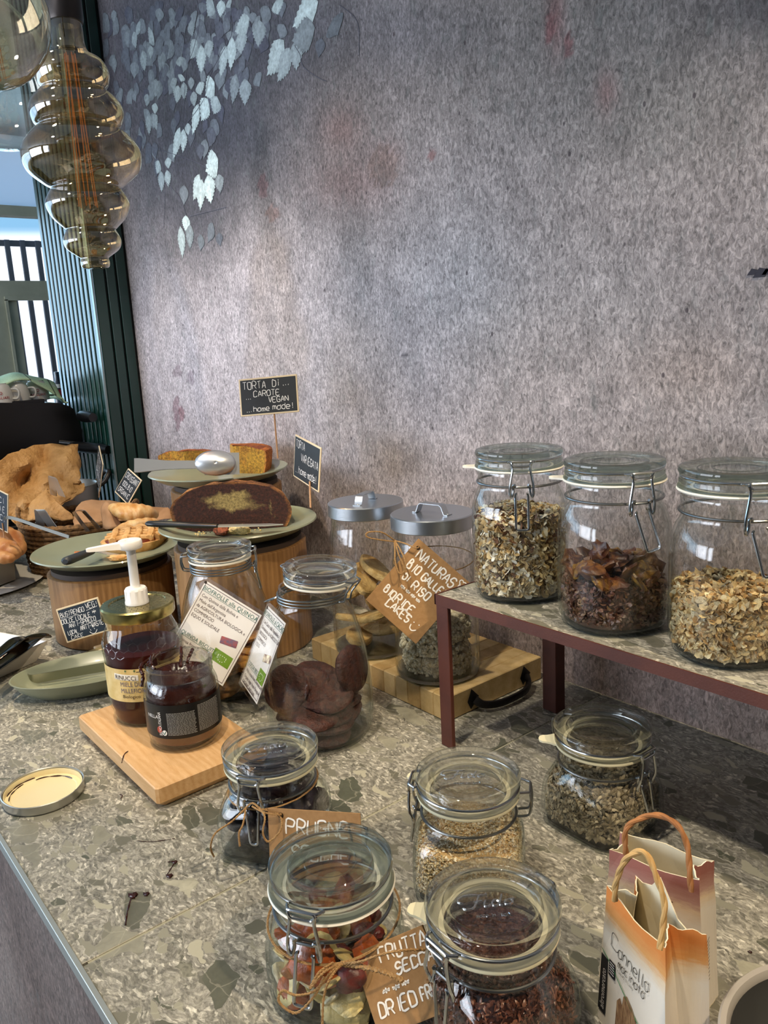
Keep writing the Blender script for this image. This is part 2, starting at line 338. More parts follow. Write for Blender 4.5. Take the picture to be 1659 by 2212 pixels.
# --- printed ivy leaves of the wallpaper
M_IVY = vcol('printed_ivy_ink', .85, .35, 170, .35, 160)
def ivy():
    g = G(); L = [(1350,10,1195,165,70,.9),(1145,240,1042,455,75,.72),(1180,285,1105,495,60,.5),(1215,240,1220,425,62,.45),(1330,165,1190,245,80,.3),(835,220,825,425,48,.8),(800,270,762,470,42,.65),
      (650,270,650,445,52,.75),(625,240,585,355,45,.55),(690,240,700,350,50,.5),(880,195,890,325,60,.5),(940,110,850,190,50,.65),(1000,120,990,285,65,.4),(1100,0,1110,90,55,.65),(720,0,690,100,55,.5),
      (770,0,765,105,45,.8),(815,0,822,50,30,.55),(635,620,597,810,42,.95),(690,590,650,725,62,1),(730,490,675,575,60,.95),(640,490,650,570,50,.75),(745,575,725,685,60,.6),(525,760,480,955,40,.8),
      (545,770,540,915,42,.82),(570,735,575,810,35,.65),(752,950,675,1025,74,1),(640,1040,603,1200,45,.85),(655,1070,645,1260,52,.9),(690,1045,710,1220,68,1),(755,1040,765,1150,52,.35),(560,1285,560,1390,48,1),
      (525,1350,540,1545,45,.7),(585,1340,585,1490,48,.35),(265,150,285,200,40,.45),(245,190,262,290,36,.45),(365,200,340,260,52,.5),(345,270,350,355,34,.45),(300,300,315,430,40,.42),(420,310,425,415,36,.25),
      (520,340,525,400,45,.42),(515,510,505,620,48,.5),(545,490,550,600,40,.45),(480,465,490,540,40,.4),(535,445,530,490,42,.62),(380,470,375,585,55,.3),(330,560,325,640,36,.35),(377,615,375,685,38,.65),
      (340,680,340,810,40,.4),(365,680,385,780,36,.42),(605,545,610,640,40,.45),(590,460,590,540,36,.35),(400,960,385,1040,38,.6),(450,940,455,1010,40,.7),(410,1020,415,1150,42,.5),(445,1015,455,1120,40,.6),
      (860,440,838,625,48,.3),(910,470,912,635,62,.4),(130,340,135,440,36,.3),(125,60,130,140,36,.3),(590,120,600,220,40,.35),(650,1400,645,1500,44,.18),(720,1330,690,1450,46,.15),(1440,110,1470,210,90,.15),
      (980,440,1000,520,50,.2),(330,850,350,960,44,.05),(370,850,380,950,44,.05),(720,760,700,880,60,.04),(640,860,650,960,50,.05)]
    rnd = random.Random(3)
    for _ in range(230):
        x = rnd.gauss(560, 330); y = abs(rnd.gauss(0, 430))
        if x < 90 or (y > 1500) or x > 1500 or (x > 800 and y > 500-(x-800)*.3) or (x < 300 and y > 900) : continue
        L.insert(0, (x, y, x+rnd.uniform(-40, 30), y+rnd.uniform(70, 130), rnd.uniform(32, 62), rnd.choice([.0, .04, .08, .12, .2, .24])))
    for k, (bx, by, tx, ty, w_, br) in enumerate(L):
        a = ony(200+bx/2.765, by/2.765, WY); b = ony(200+tx/2.765, ty/2.765, WY); ax = b-a; ln = ax.length; ax.normalize()
        pr = Vector((ax.z, 0, -ax.x)); half = w_/2.765/1721*(a-Vector(CPOS)).length*.92
        dark = Vector(lin('40424f')); lt = Vector(lin('aebfc0')); col = dark*(1-br)+lt*br; vein = col*1.25
        n = 9; y = WY-.0006-.0000012*k; pts = []; bend = rnd.uniform(-.15, .15)*half
        prof = [0, .55, .85, 1.0, .98, .86, .66, .40, .16, 0]
        def q(t, s): c = a+ax*ln*t+pr*(s*half+bend*math.sin(PI*t)); return (c.x, y, c.z)
        V = [q(0, 0)]; F = []; cols = [col]
        for i in range(1, 10):
            t = i/9; sr = .1 if i > 2 and br > .2 else 0
            if i < 9:
                V += [q(t, -prof[i]), q(t+.01, 0), q(t, prof[i])]; k0 = 1+(i-1)*3
                if i == 1: F += [(0, 2, 1), (0, 3, 2)]
                else: F += [(k0-3, k0-2, k0+1, k0), (k0-2, k0-1, k0+2, k0+1)]
                if i >= 3 and sr:  # serration teeth
                    for s_, i0, i1 in ((-1, k0-3, k0), (1, k0-1, k0+2)):
                        V.append(q(t-.02, s_*(prof[i-1]*.55+prof[i]*.45+.16))); 
        T = len(V)
        V2 = V; base = V[:25]
        V.append(q(1, 0)); 
        # rebuild indexes: rows were appended with teeth in between, so build simply again
        R = [[q(i/9+.0, -prof[i]), q(i/9+.012, 0), q(i/9, prof[i])] for i in range(1, 9)]
        V = [q(0, 0)]; 
        for r_ in R: V += r_
        V.append(q(1, 0)); F = [(0, 2, 1), (0, 3, 2)]; C_ = [col*.9]+[col*.94, vein, col*1.04]*8+[col]
        for i in range(1, 8):
            k0 = 1+i*3; F += [(k0-3, k0-2, k0+1, k0), (k0-2, k0-1, k0+2, k0+1)]
        e0 = 22; F += [(e0, e0+1, 25), (e0+1, e0+2, 25)]
        if br > .28:
            for i in range(2, 8):
                for s_, o1 in ((-1, 0), (1, 2)):
                    V.append(q((i+.75)/9, s_*(prof[i]*.45+prof[i+1]*.55+.17))); C_.append(col); k0 = 1+(i-1)*3+o1; F.append((k0, k0+3, len(V)-1))
        kk = g.n; g.v += V; g.f += [tuple(i+kk for i in f_) for f_ in F]; g.c += [tuple(c) for c in C_]; g.n += len(V); g.mi += [0]*len(F)
    # printed twigs
    for pts in [[(1205,270),(1240,330),(1260,400),(1350,465),(1400,485)],[(395,870),(420,960),(430,1180),(425,1360)],[(300,860),(420,900),(600,960),(690,1010)],[(580,1290),(700,1260),(800,1235)],[(620,0),(640,120),(600,300),(560,420),(540,700)],[(820,90),(830,200),(780,300),(700,450),(660,600),(560,740)],[(1475,30),(1580,130),(1590,330)],[(440,1090),(520,1180),(560,1290)]]:
        P = smooth_path([ony(200+x/2.765, y/2.765, WY-.0012) for x, y in pts], 5)
        for i in range(len(P)-1):
            d = (P[i+1]-P[i]).normalized(); s2 = Vector((d.z, 0, -d.x))*.0006
            g.add([P[i]-s2, P[i]+s2, P[i+1]+s2, P[i+1]-s2], [(0, 1, 2, 3)], lin('4d4e5b'))
    o = g.out('printed_ivy', M_IVY, wall, False, True); return o
ivy()
# dark drip marks in the print at the right edge
g = G()
for x0, y0, s_ in ((1623, 588, 1), (1640, 590, 1.5), (1655, 587, 1)):
    a = ony(x0, y0, WY-.001); g.add([a+Vector(p)*s_ for p in ((-.005, 0, -.003), (0, 0, .004), (.007, 0, .002), (.004, 0, -.003))], [(0, 1, 2, 3)])
g.out('printed_drip', pm('dark_print', '2e2c36', .8), wall, False)

# --- room shell
def panel(name, x0, x1, y0, y1, z0, z1, mat=M_DARKROOM):
    g = G(); g.box(x0, x1, y0, y1, z0, z1); return tag(g.out(name, mat, smooth=False), kind='structure')
M_FLOOR = pm('floor_concrete', '7c766c', .5, var='6a645c', vs=4)
panel('floor', -5.2, 2.7, -4.1, 4.2, -1.0, -.9, M_FLOOR)
panel('ceiling', -5.2, 2.7, -4.1, 4.2, 1.75, 1.85, pm('ceiling_paint', 'b9c0c6', .9))
panel('wall_right', 2.5, 2.6, -4, 4.1, -.9, 1.75); panel('wall_far', -5.0, 2.5, 4.0, 4.1, -.9, 1.75)
# window wall (X = -5) : sill wall below, wall above, solid parts at the sides
g = G(); g.box(-5.1, -5.0, -4, 4, -.9, -.25); g.box(-5.1, -5.0, -4, -3.6, -.25, 1.75); g.box(-5.1, -5, 3.8, 4, -.25, 1.75); g.box(-5.1, -5, -.25, .1, -.25, 1.75); tag(g.out('wall_left', M_DARKROOM, smooth=False), kind='structure')
# wall behind the photographer with two windows
g = G(); g.box(-5, 2.5, -4.1, -4, -.9, 0); g.box(-5, 2.5, -4.1, -4, 1.5, 1.75)
for a, b in ((-5, -4.4), (-3.4, -3.0), (-2.0, -1.6), (-.6, 2.5)): g.box(a, b, -4.1, -4, 0, 1.5)
tag(g.out('wall_front', M_DARKROOM, smooth=False), kind='structure')

# --- far window with its frame, blind, glass
M_FRAME = pm('olive_grey_window_frame', 'b5b29a', .6, var='a5a28b', vs=8)
M_PANE = glassy('window_glass', (.97, .98, 1), (.8, .85, .9))
win = thing('window_1', None, None, (0, 0, 0)); win['kind'] = 'structure'
g = G(); X0, X1 = -5.06, -4.98
g.box(X0, X1, -3.6, 3.8, 1.31, 1.365); g.box(X0, X1, -3.6, 3.8, .862, .955); g.box(X0, X1, -3.6, 3.8, -.25, -.15)
g.box(X0, X1, 1.24, 1.395, -.15, .862); g.box(X0, X1, 2.2, 2.32, -.15, .862); g.box(X0, X1, 3.1, 3.22, -.15, .862); g.box(X0, X1, .3, .4, -.15, 1.31); g.box(X0, X1, -1.5, -1.4, -.15, 1.31); g.box(X0, X1, -2.6, -2.5, -.15, 1.31)
g.out('window_frame', M_FRAME, win, False)
g = G(); g.box(-4.99, -4.965, 1.33, 2.25, .845, .868); g.box(-4.99, -4.965, 1.33, 1.345, -.1, .85); g.out('sash', M_FRAME, win, False)
mb_, t_, o_ = nodes('pale_blind_cloth'); a_ = N_(t_, 'ShaderNodeBsdfTranslucent'); a_.inputs[0].default_value = (.85, .93, 1, 1); b_ = N_(t_, 'ShaderNodeBsdfDiffuse'); b_.inputs[0].default_value = (.75, .82, .88, 1); c_ = N_(t_, 'ShaderNodeMixShader'); c_.inputs[0].default_value = .25
t_.links.new(a_.outputs[0], c_.inputs[1]); t_.links.new(b_.outputs[0], c_.inputs[2]); t_.links.new(c_.outputs[0], o_.inputs[0])
g = G(); g.box(-5.03, -5.027, -3.6, 3.8, 1.365, 1.75); g.out('roller_blind', mb_, win, False)
for z0, z1 in ((.955, 1.31), (-.15, .862)):
    g = G(); g.box(-5.03, -5.026, -3.6, 3.75, z0, z1); g.out('pane', M_PANE, win, False)
# slatted fence outside the window
fence = thing('slatted_fence', 'white-lit fence of grey upright slats outside the far window', 'fence', (-5.42, 0, 0))
M_SL = pm('grey_slat_paint', '77777c', .6)
for k in range(62):
    g = G(); g.box(0, .02, -.0, .028, -.88, 1.235); s_ = g.out('slat', M_SL, fence, False); s_.location = (0, -2.4+k*.0905+.0015, 0)
g = G(); g.box(-.02, 0, -2.5, 3.3, 1.20, 1.235); g.box(-.02, 0, -2.5, 3.3, -.2, -.15); g.out('rail', M_SL, fence, False)
g = G(); g.box(-9, -5.2, -5, 7, -1.0, -.92); tag(g.out('ground_outside', pm('pale_paving', 'b9b6ae', .9), smooth=False), kind='structure')
g = G(); g.box(-7.6, -7.4, -3, 7.5, -.92, 1.0)
tag(g.out('garden_wall', pm('whitewashed_wall', 'f4f5f6', .9), smooth=False), 'low whitewashed wall behind the slatted fence outside', 'wall')
# --- green fluted column at the end of the papered wall
M_GREEN = pm('dark_green_lacquer', '12382f', .24, var='0f3029', vs=5, Coat_Weight=.3, Coat_Roughness=.2)
M_GREEND = pm('dark_green_groove', '050f0d', .5)
colm = thing('fluted_column', 'dark green fluted column at the end of the papered wall', 'column', (0, 0, 0)); colm['kind'] = 'structure'; del colm['category']; del colm['label']
g = G(); g.box(-2.545, -2.172, .812, 1.10, 0.0005, 1.75); g.out("core", M_GREEND, colm, False)
for k in range(11):   # slats of the lit face
    x1 = -2.178-k*.0336; g = G(); g.box(x1-.0215, x1, .802, .812, 0.0005, 1.75, b=.002); g.out('slat', M_GREEN, colm, False)
for y0, y1 in ((.806, .836), (.842, .866), (.872, .8975)):
    g = G(); g.box(-2.172, -2.164, y0, y1, 0.0005, 1.75, b=.0015); g.out('slat', M_GREEN, colm, False)
g = G(); g.box(-2.174, -2.163, .7995, .8035, 0.0005, 1.75); g.out('corner_bead', pm('pale_metal_bead', '8d9a97', .35, .7), colm, False)

# ================================================================== COUNTER
def stone():
    m_, t, out = nodes('breccia_stone'); co = coords(t, (1, 1.0, 1))
    wob = N_(t, 'ShaderNodeTexNoise', Scale=26, Detail=4); t.links.new(co, wob.inputs['Vector'])
    v1 = N_(t, 'ShaderNodeVectorMath', operation='SCALE'); t.links.new(wob.outputs['Color'], v1.inputs[0]); v1.inputs['Scale'].default_value = .03
    v2 = N_(t, 'ShaderNodeVectorMath', operation='ADD'); t.links.new(co, v2.inputs[0]); t.links.new(v1.outputs[0], v2.inputs[1]); wc = v2.outputs[0]
    mp = N_(t, 'ShaderNodeMapping'); mp.inputs['Scale'].default_value = (.62, 1.25, 1); mp.inputs['Rotation'].default_value = (0, 0, .5); t.links.new(wc, mp.inputs[0]); st = mp.outputs[0]
    # ground mass of small chips
    chip = voro(t, st, 300); sep = N_(t, 'ShaderNodeSeparateColor'); t.links.new(chip, sep.inputs[0])
    base = ramp(t, sep.outputs[0], [(0, lin('5d5c54')), (.3, lin('7b786d')), (.6, lin('96938a')), (.85, lin('b4b0a2')), (1, lin('e4e0d2'))])
    n1 = noise(t, wc, 34, 6, .65); base = mixc(t, .5, base, ramp(t, n1, [(.3, lin('605f56')), (.7, lin('a9a598'))]), 'MIX')
    n2 = noise(t, st, 260, 4, .7); base = mixc(t, .8, base, ramp(t, n2, [(.34, .50), (.68, 1.80)]), 'MULTIPLY')
    # medium clasts
    def clasts(scale, thr, seedoff, stops, edge):
        mp2 = N_(t, 'ShaderNodeMapping'); mp2.inputs['Location'].default_value = (seedoff, seedoff*.7, 0); t.links.new(st, mp2.inputs[0])
        c = voro(t, mp2.outputs[0], scale); s2 = N_(t, 'ShaderNodeSeparateColor'); t.links.new(c, s2.inputs[0])
        d = voro(t, mp2.outputs[0], scale, 'DISTANCE_TO_EDGE', 'Distance')
        inside = ramp(t, d, [(edge, 0.0), (edge+.012, 1.0)]); pick = ramp(t, s2.outputs[0], [(thr-.005, 0.0), (thr, 1.0)])
        f = N_(t, 'ShaderNodeMath', operation='MULTIPLY'); t.links.new(inside, f.inputs[0]); t.links.new(pick, f.inputs[1])
        return f.outputs[0], ramp(t, s2.outputs[1], stops)
    tone = [(0, lin('55584b')), (.35, lin('6f6d60')), (.6, lin('8b897a')), (.85, lin('a19e8c')), (1, lin('c6c2ac'))]
    f, c = clasts(75, .78, 3.1, tone, .06); base = mixc(t, f, base, c)
    f, c = clasts(34, .90, 7.7, tone, .05); c = mixc(t, .5, c, ramp(t, noise(t, wc, 90, 4), [(.3, .7), (.7, 1.25)]), 'MULTIPLY'); base = mixc(t, f, base, c)
    f, c = clasts(22, .965, 1.3, [(0, lin('4f5448')), (.5, lin('6a6a5e')), (1, lin('82806f'))], .1); c = mixc(t, .6, c, ramp(t, noise(t, wc, 120, 4), [(.3, .6), (.7, 1.4)]), 'MULTIPLY'); base = mixc(t, f, base, c)
    vein = voro(t, wc, 24, 'DISTANCE_TO_EDGE', 'Distance'); base = mixc(t, ramp(t, vein, [(0.0, .30), (.02, 0.0)]), base, lin('c2beaa'))
    pbsdf(t, out, base, ramp(t, n2, [(.3, .36), (.7, .5)]), 0, bump(t, n2, .25, .0006)); return m_
M_STONE = stone()
XJ = -.640
ct = thing('worktop', 'grey-beige pebbly stone worktop in tiles running along the wall', 'worktop', (0, 0, 0))
M_GROUT = pm('pale_grout', 'a5a28d', .8)
for a, b in ((-3.4, -1.842), (-1.84, XJ-.0016), (XJ+.0016, .56)):
    g = G(); g.box(a, b, .1545, .9045, -.010, 0, b=.0006); g.out('tile', M_STONE, ct, False)
g = G(); g.box(-3.4, .56, .1595, .903, -.03, -.0012); g.out('grout_bed', M_GROUT, ct, False)
g = G(); g.box(-3.4, .56, .1495, .1545, -.013, .0006, b=.0005); o = g.out('edge_trim', pm('pale_edge_trim', 'a9aeaa', .4, .5), ct, False); o['label'] = 'pale grey metal edge trim'
cab = thing('counter_front', 'counter base clad in brown-grey weathered print below the stone top', 'counter', (0, 0, 0))
g = G(); g.box(-3.4, .56, .165, .90, -.9, -.0305); g.out('body', M_PLASTER, cab, False)
X, Z = np.meshgrid(np.linspace(-3.4, .56, 120), np.linspace(-.88, -.0125, 30)); g = G(); nx = 120
g.v = np.stack([X.ravel(), np.full(X.size, .158), Z.ravel()], 1).tolist(); g.n = len(g.v); idx = np.arange(nx*30).reshape(30, nx)
g.f = [tuple(q) for q in np.stack([idx[:-1, :-1], idx[:-1, 1:], idx[1:, 1:], idx[1:, :-1]], -1).reshape(-1, 4).tolist()]; g.mi = [0]*len(g.f)
rr = np.random.RandomState(2); g.c = []
for x, y, z in g.v:
    w_ = .5+.5*math.sin(x*9+math.sin(z*7)*1.3)*math.sin(z*4+x*3); a = Vector(lin('84766f')); b = Vector(lin('58453f')); g.c.append(tuple(a*w_+b*(1-w_)))
o = g.out('cladding', M_MURAL, cab, False, True)
# ================================================================== JARS
M_GLASS = glassy('clear_jar_glass', (.985, .99, .988), (.58, .64, .61), power=3.6)
M_LID = glassy('thick_lid_glass', (.985, .99, .985), (.55, .63, .60), refr=.35, power=3)
M_LIDG = glassy('greenish_lid_glass', (.93, .965, .95), (.34, .46, .41), refr=.35, power=2.4)
M_BASEG = glassy('thick_base_glass', (.93, .95, .94), (.3, .38, .35), refr=.4, power=2)
M_STEEL = pm('bright_steel_wire', 'b9bcbd', .18, 1.0)
M_STEELD = pm('dull_steel_wire', '8c8f90', .3, 1.0)
M_RUBBER = pm('cream_rubber_seal', 'e6e0bf', .55)
M_RUBBERW = pm('white_rubber_seal', 'ece8da', .5)

def rounded(pts, rad=.002, n=3):
    out = []
    P = [Vector(p) for p in pts]
    for i, p in enumerate(P):
        a = P[i-1]; b = P[(i+1) % len(P)]
        ra = min(rad, (a-p).length*.45); rb = min(rad, (b-p).length*.45)
        s_ = p+(a-p).normalized()*ra; e2 = p+(b-p).normalized()*rb
        for k in range(n+1): t = k/n; out.append(s_*(1-t)**2+p*2*t*(1-t)+e2*t*t)
    return out
def lid_A(g, H, R):   # moulded lid with a recessed centre
    z = H-.1105; k = R/.05
    pr = [(0, .1035), (.0285, .1035), (.0315, .1045), (.0335, .1085), (.0355, .1095), (.0375, .1085), (.043, .1085), (.0465, .1105), (.0485, .1103), (.0500, .1088), (.0503, .106), (.0497, .1037), (.0478, .102), (.0474, .0965), (.0490, .0945), (.0490, .0918), (.0405, .0916), (.0385, .0892), (.0355, .0888), (.034, .094), (.031, .0988), (.0285, .0995), (0, .0995)]
    g.lathe([(r*k, zz+z) for r, zz in pr], 72)
def lid_B(g, H, R):   # flat-topped lid with fine rings
    k = R/.052
    pr = [(0, -.0030), (.021, -.0030), (.0215, -.0025), (.022, -.0030), (.034, -.0030), (.0345, -.0024), (.0352, -.0030), (.040, -.0026), (.0445, -.0008), (.0485, 0), (.0510, -.0012), (.0520, -.0045), (.0508, -.0078), (.0482, -.0090), (.0478, -.0098), (.0505, -.0112), (.0512, -.0135), (.0510, -.0165), (.0520, -.0180), (.0525, -.0200), (.041, -.0202), (.039, -.0225), (.0365, -.0225), (.036, -.0085), (.034, -.0075), (0, -.0075)]
    g.lathe([(r*k, H+z) for r, z in pr], 72)
def script_text(g, s_, M, w=.0008, h=.9, font=None):
    pass
def clip_jar(label, cat_label_group, loc, rz, kind, H, RL, body, neck_z, seal_mat, seal_tab=None, open_=None, contents=None, lever=0.0, lidmat=None, name='clip_jar', hinge=True):
    """body: [(r, z, squareness)] outer profile from the foot to the neck top"""
    t = thing(name, label, 'jar', loc, rz, cat_label_group)
    g = G(); out = [(r, z) for r, z, q in body]; sq = [q for r, z, q in body]
    g.open_lathe(out, 96, None, sq); g.open_lathe([(.0001, body[0][1]), (body[0][0], body[0][1])], 96, None, [sq[0]]*2)
    # inner wall
    inn = [(max(r-.0028, .001), z+(.005 if i == 0 else .0035 if z < .01 else 0)) for i, (r, z, q) in enumerate(body)]
    inn = [(r, max(z, .0055)) for r, z in inn]
    g.open_lathe(inn[::-1], 96, None, sq[::-1]); g.open_lathe([(body[-1][0]-.0028, body[-1][1]), (body[-1][0], body[-1][1])], 96)
    g.open_lathe([(inn[0][0], inn[0][1]), (.0001, inn[0][1]-.001)], 96, None, [sq[0]]*2)
    g.out('glass_body', M_GLASS, t)
    g = G(); g.lathe([(.001, .0008), (body[0][0]*.86, .0008), (body[0][0]*.96, .0022), (body[1][0]*.965, .0048), (body[1][0]*.93, .0054), (.001, .0052)], 72, [sq[0]]*6); g.out('glass_foot', M_BASEG, t)
    ztop = body[-1][1]
    lt = H-(.0190 if kind == 'A' else .0202)     # underside of the lid rim
    zs = lt
    L = t if not open_ else thing('lid_assembly', None, None, (0, 0, 0))
    parent = t
    def put(g, nm, mat, lab=None, lifted=True):
        if lifted and open_ is not None:
            v = [open_ @ Vector(p) for p in g.v]; g.v = [tuple(p) for p in v]
        o = g.out(nm, mat, parent); 
        if lab: o['label'] = lab
        return o
    if open_ is not None: COL.objects.unlink(L); bpy.data.objects.remove(L)
    g = G(); (lid_A if kind == 'A' else lid_B)(g, H, RL); put(g, 'lid', lidmat or (M_LID if kind == 'A' else M_LIDG))
    g = G(); k = RL/.05; zz = zs-.0032
    v = []; n = 72
    prof = [(.0365*k, zz+.0029), (.0365*k, zz+.0002), (.0485*k+(.0015 if kind == 'B' else 0), zz), (.0490*k+(.0022 if kind == 'B' else 0), zz+.0015), (.0485*k+(.0015 if kind == 'B' else 0), zz+.0030)]
    g.lathe(prof, n, closed=True)
    if seal_tab is not None:
        a = math.radians(seal_tab); c, s_ = math.cos(a), math.sin(a); pts = []
        for u, w_ in [(.044, .0125), (.049, .0115), (.053, .0090), (.057, .0075), (.0615, .0068), (.0645, .0045), (.0655, 0)]: pts.append((u*k, w_))
        ring = [(u, w_) for u, w_ in pts]+[(u, -w_) for u, w_ in pts[::-1][1:]]
        top = [(u*c-w_*s_, u*s_+w_*c, zz+.0024) for u, w_ in ring]; bot = [(x, y, zz+.0004) for x, y, z in top]; m2 = len(ring)
        g.add(top+bot, [tuple(range(m2)), tuple(range(2*m2-1, m2-1, -1))]+[(i, (i+1) % m2, m2+(i+1) % m2, m2+i) for i in range(m2)])
    put(g, 'rubber_seal', seal_mat)
    # wires ---------------------------------------------------------------
    zl = H-(.0115 if kind == 'A' else .0095); wr = .00125
    rl = RL*(.965 if kind == 'A' else .945); rn = body[-2][0]+.0012 if kind != 'T' else 0
    rn = neck_z[1]; zn = neck_z[0]
    g = G(); g.ring(rl, zl, wr); put(g, 'lid_wire', M_STEEL)
    for dz in neck_z[2:] or [0]:
        g = G(); g.ring(rn, zn+dz, wr*1.1); put(g, 'neck_wire', M_STEELD, lifted=False)
    if open_ is None:
        # bail from the lid wire, over the rim and down to the pivot of the lever
        x0 = rl; x1 = RL+.0045; x2 = rn+.006; hw = .0115
        g = G()
        g.tube(rounded([(x0, -hw-.004, zl), (x1, -hw, zl+.001), (x1, hw, zl+.001), (x0, hw+.004, zl)][::1], .002), wr*1.1, 8)
        g.tube(rounded([(x1, -hw, zl+.0015), (x1+.0006, hw, zl+.0015), (x1+.001, hw*.8, zl-.004), (x1+.001, -hw*.8, zl-.004)], .0025), wr*1.1, 8, True)
        zb = zn-.010
        for s_ in (-1, 1):
            g.tube(smooth_path([(x1, s_*hw, zl), (x1+.0005, s_*hw*.86, zl-.007), (x1+.0008, s_*hw*1.12, zn+.004), (x2+.001, s_*hw*1.15, zn-.006), (x2, s_*hw*1.0, zb), (x2-.001, s_*hw*.82, zn-.004), (x2-.001, s_*hw*.8, zn+.0025), (x2+.001, s_*hw*.62, zn+.004)], 5), wr*1.15, 8)
        g.out('bail', M_STEEL, t)
        # pivot bar on the neck wire
        g = G(); g.tube(rounded([(rn, -hw*.62, zn), (rn+.005, -hw*.66, zn+.001), (rn+.005, hw*.66, zn+.001), (rn, hw*.62, zn)], .002), wr*1.1, 8); g.out('pivot', M_STEELD, t)
        Ll = .033 if kind == 'A' else .040; w2 = hw*.62
        top = Vector((x2-.001, 0, zn-.007)); ca, sa = math.cos(lever), math.sin(lever)
        def LV(u, d): return (top.x+.002+d*.16, u*ca+d*sa, top.z-d*ca+u*sa)
        pts = [LV(-w2*.5, -.0012), LV(-w2, -.001), LV(-w2*(.55 if kind == 'A' else 1.0), Ll), LV(w2*(.55 if kind == 'A' else 1.0), Ll), LV(w2, -.001), LV(w2*.5, -.0012)]
        R_ = rounded(pts, .004 if kind == 'A' else .003); g = G(); g.tube(R_[3:-3], wr*1.15, 8); g.out('lever', M_STEEL, t)
    else:
        hw = .010; g = G(); x1 = RL+.006
        pts = [open_ @ Vector(p) for p in rounded([(rl, -hw, zl), (x1+.004, -hw*.8, zl+.002), (x1+.004, hw*.8, zl+.002), (rl, hw, zl)], .003)]
        g.tube(pts, wr, 8); g.out('bail', M_STEEL, t)
        g = G(); g.tube(rounded([(rn, -hw*.6, zn), (rn+.006, -hw*.6, zn+.003), (rn+.008, 0, zn+.005), (rn+.006, hw*.6, zn+.003), (rn, hw*.6, zn)], .003), wr*1.2, 8); g.out('pivot', M_STEELD, t)
        g = G(); g.tube(smooth_path([(rn+.004, -.005, zn), (rn+.010, -.0075, zn-.006), (rn+.026, -.005, zn-.013), (rn+.036, 0, zn-.017), (rn+.026, .005, zn-.013), (rn+.010, .0075, zn-.006), (rn+.004, .005, zn)], 5), wr*1.2, 8); g.out('lever', M_STEEL, t)
    if hinge:      # rear hinge: eye loops joining lid wire and neck wire
        g = G(); hw = .009; xb = -(max(RL, rn)+.0085)
        A = [(-rl, -hw-.004, zl), (xb, -hw, zl-.001), (xb, hw, zl-.001), (-rl, hw+.004, zl)]
        if open_ is not None: A = [open_ @ Vector(p) for p in A]
        g.tube(rounded(A, .002)[2:-2], wr, 8)
        g.tube(rounded([(-rn, -hw*.7, zn), (xb+.001, -hw*.7, zn+.002), (xb-.0015, -hw*.75, (zn+zl)/2), A[1], A[2], (xb-.0015, hw*.75, (zn+zl)/2), (xb+.001, hw*.7, zn+.002), (-rn, hw*.7, zn)], .003)[2:-2], wr, 8)
        g.out('hinge', M_STEELD, t)
    return t
# body profiles (r, z, squareness)
B_SQ = [(.0440, 0, .9), (.0495, .003, .9), (.0522, .009, .9), (.0530, .020, .85), (.0530, .042, .7), (.0520, .052, .5), (.0490, .060, .25), (.0455, .066, .05), (.0440, .0695, 0), (.0440, .072, 0), (.0450, .0745, 0), (.0442, .078, 0), (.0442, .083, 0), (.0460, .0850, 0), (.0455, .088, 0)]
B_RD = [(.046, 0, .2), (.0515, .003, .2), (.0545, .010, .2), (.0555, .022, .2), (.0555, .045, .2), (.0540, .056, .15), (.0500, .065, .05), (.0465, .071, 0), (.0452, .074, 0), (.0455, .078, 0), (.0465, .080, 0), (.0458, .084, 0), (.0470, .088, 0), (.0465, .0915, 0)]
B_L = [(.047, 0, .15), (.0535, .004, .15), (.0568, .013, .15), (.0575, .030, .15), (.0575, .095, .15), (.0565, .112, .15), (.0530, .124, .1), (.0495, .131, 0), (.0482, .134, 0), (.0482, .140, 0), (.0492, .143, 0), (.0486, .147, 0), (.0492, .153, 0), (.0488, .1545, 0)]
B_T = [(.057, 0, 0), (.064, .003, 0), (.0695, .012, 0), (.0718, .030, 0), (.0720, .055, 0), (.0705, .085, 0), (.067, .115, 0), (.0615, .142, 0), (.0545, .165, 0), (.0480, .180, 0), (.0448, .186, 0), (.0440, .190, 0), (.0440, .203, 0), (.0432, .2085, 0)]
D = math.radians
jar_flax = clip_jar('clip-top jar of brown flax seeds standing beside the spice bags', None, (-.3576, .3713, .0002), D(-92), 'A', .1105, .05, B_SQ, (.0725, .0452), M_RUBBER, seal_tab=-55, lever=.10)
jar_prune = clip_jar('clip-top jar full of black prunes with twine round its neck', None, (-.6745, .3755, .0002), D(-55), 'A', .1125, .05, B_SQ, (.0725, .0452), M_RUBBER, lever=.05)
jar_sesame = clip_jar('clip-top jar part filled with pale sesame seeds', None, (-.4914, .4811, .0002), D(-141), 'A', .1125, .05, B_SQ, (.0725, .0452), M_RUBBER, seal_tab=-20, lever=-.1)
jar_sun = clip_jar('clip-top jar of grey sunflower seeds in the shade of the riser', None, (-.4588, .6476, .0002), D(-1), 'A', .1125, .05, B_SQ, (.0725, .0452), M_RUBBER, seal_tab=-140, lever=.1)
jar_fruit = clip_jar('green-lidded clip-top jar of mixed dried fruit nearest the counter edge', None, (-.4737, .3085, .0002), D(-59), 'B', .1157, .05, B_RD, (.0775, .0475), M_RUBBERW, lever=-.06)
ZS = .2036
jar_1 = clip_jar('clip-top jar of oat muesli at the left end of the riser', None, (-.628, .717, ZS+.0004), D(-46), 'B', .178, .052, B_L, (.1395, .0500), M_RUBBERW, seal_tab=-100, lever=0)
jar_2 = clip_jar('middle jar on the riser, holding dark chocolate flakes', None, (-.487, .705, ZS+.0004), D(-27), 'B', .179, .052, B_L, (.1395, .0500), M_RUBBERW, seal_tab=-125, lever=.25)
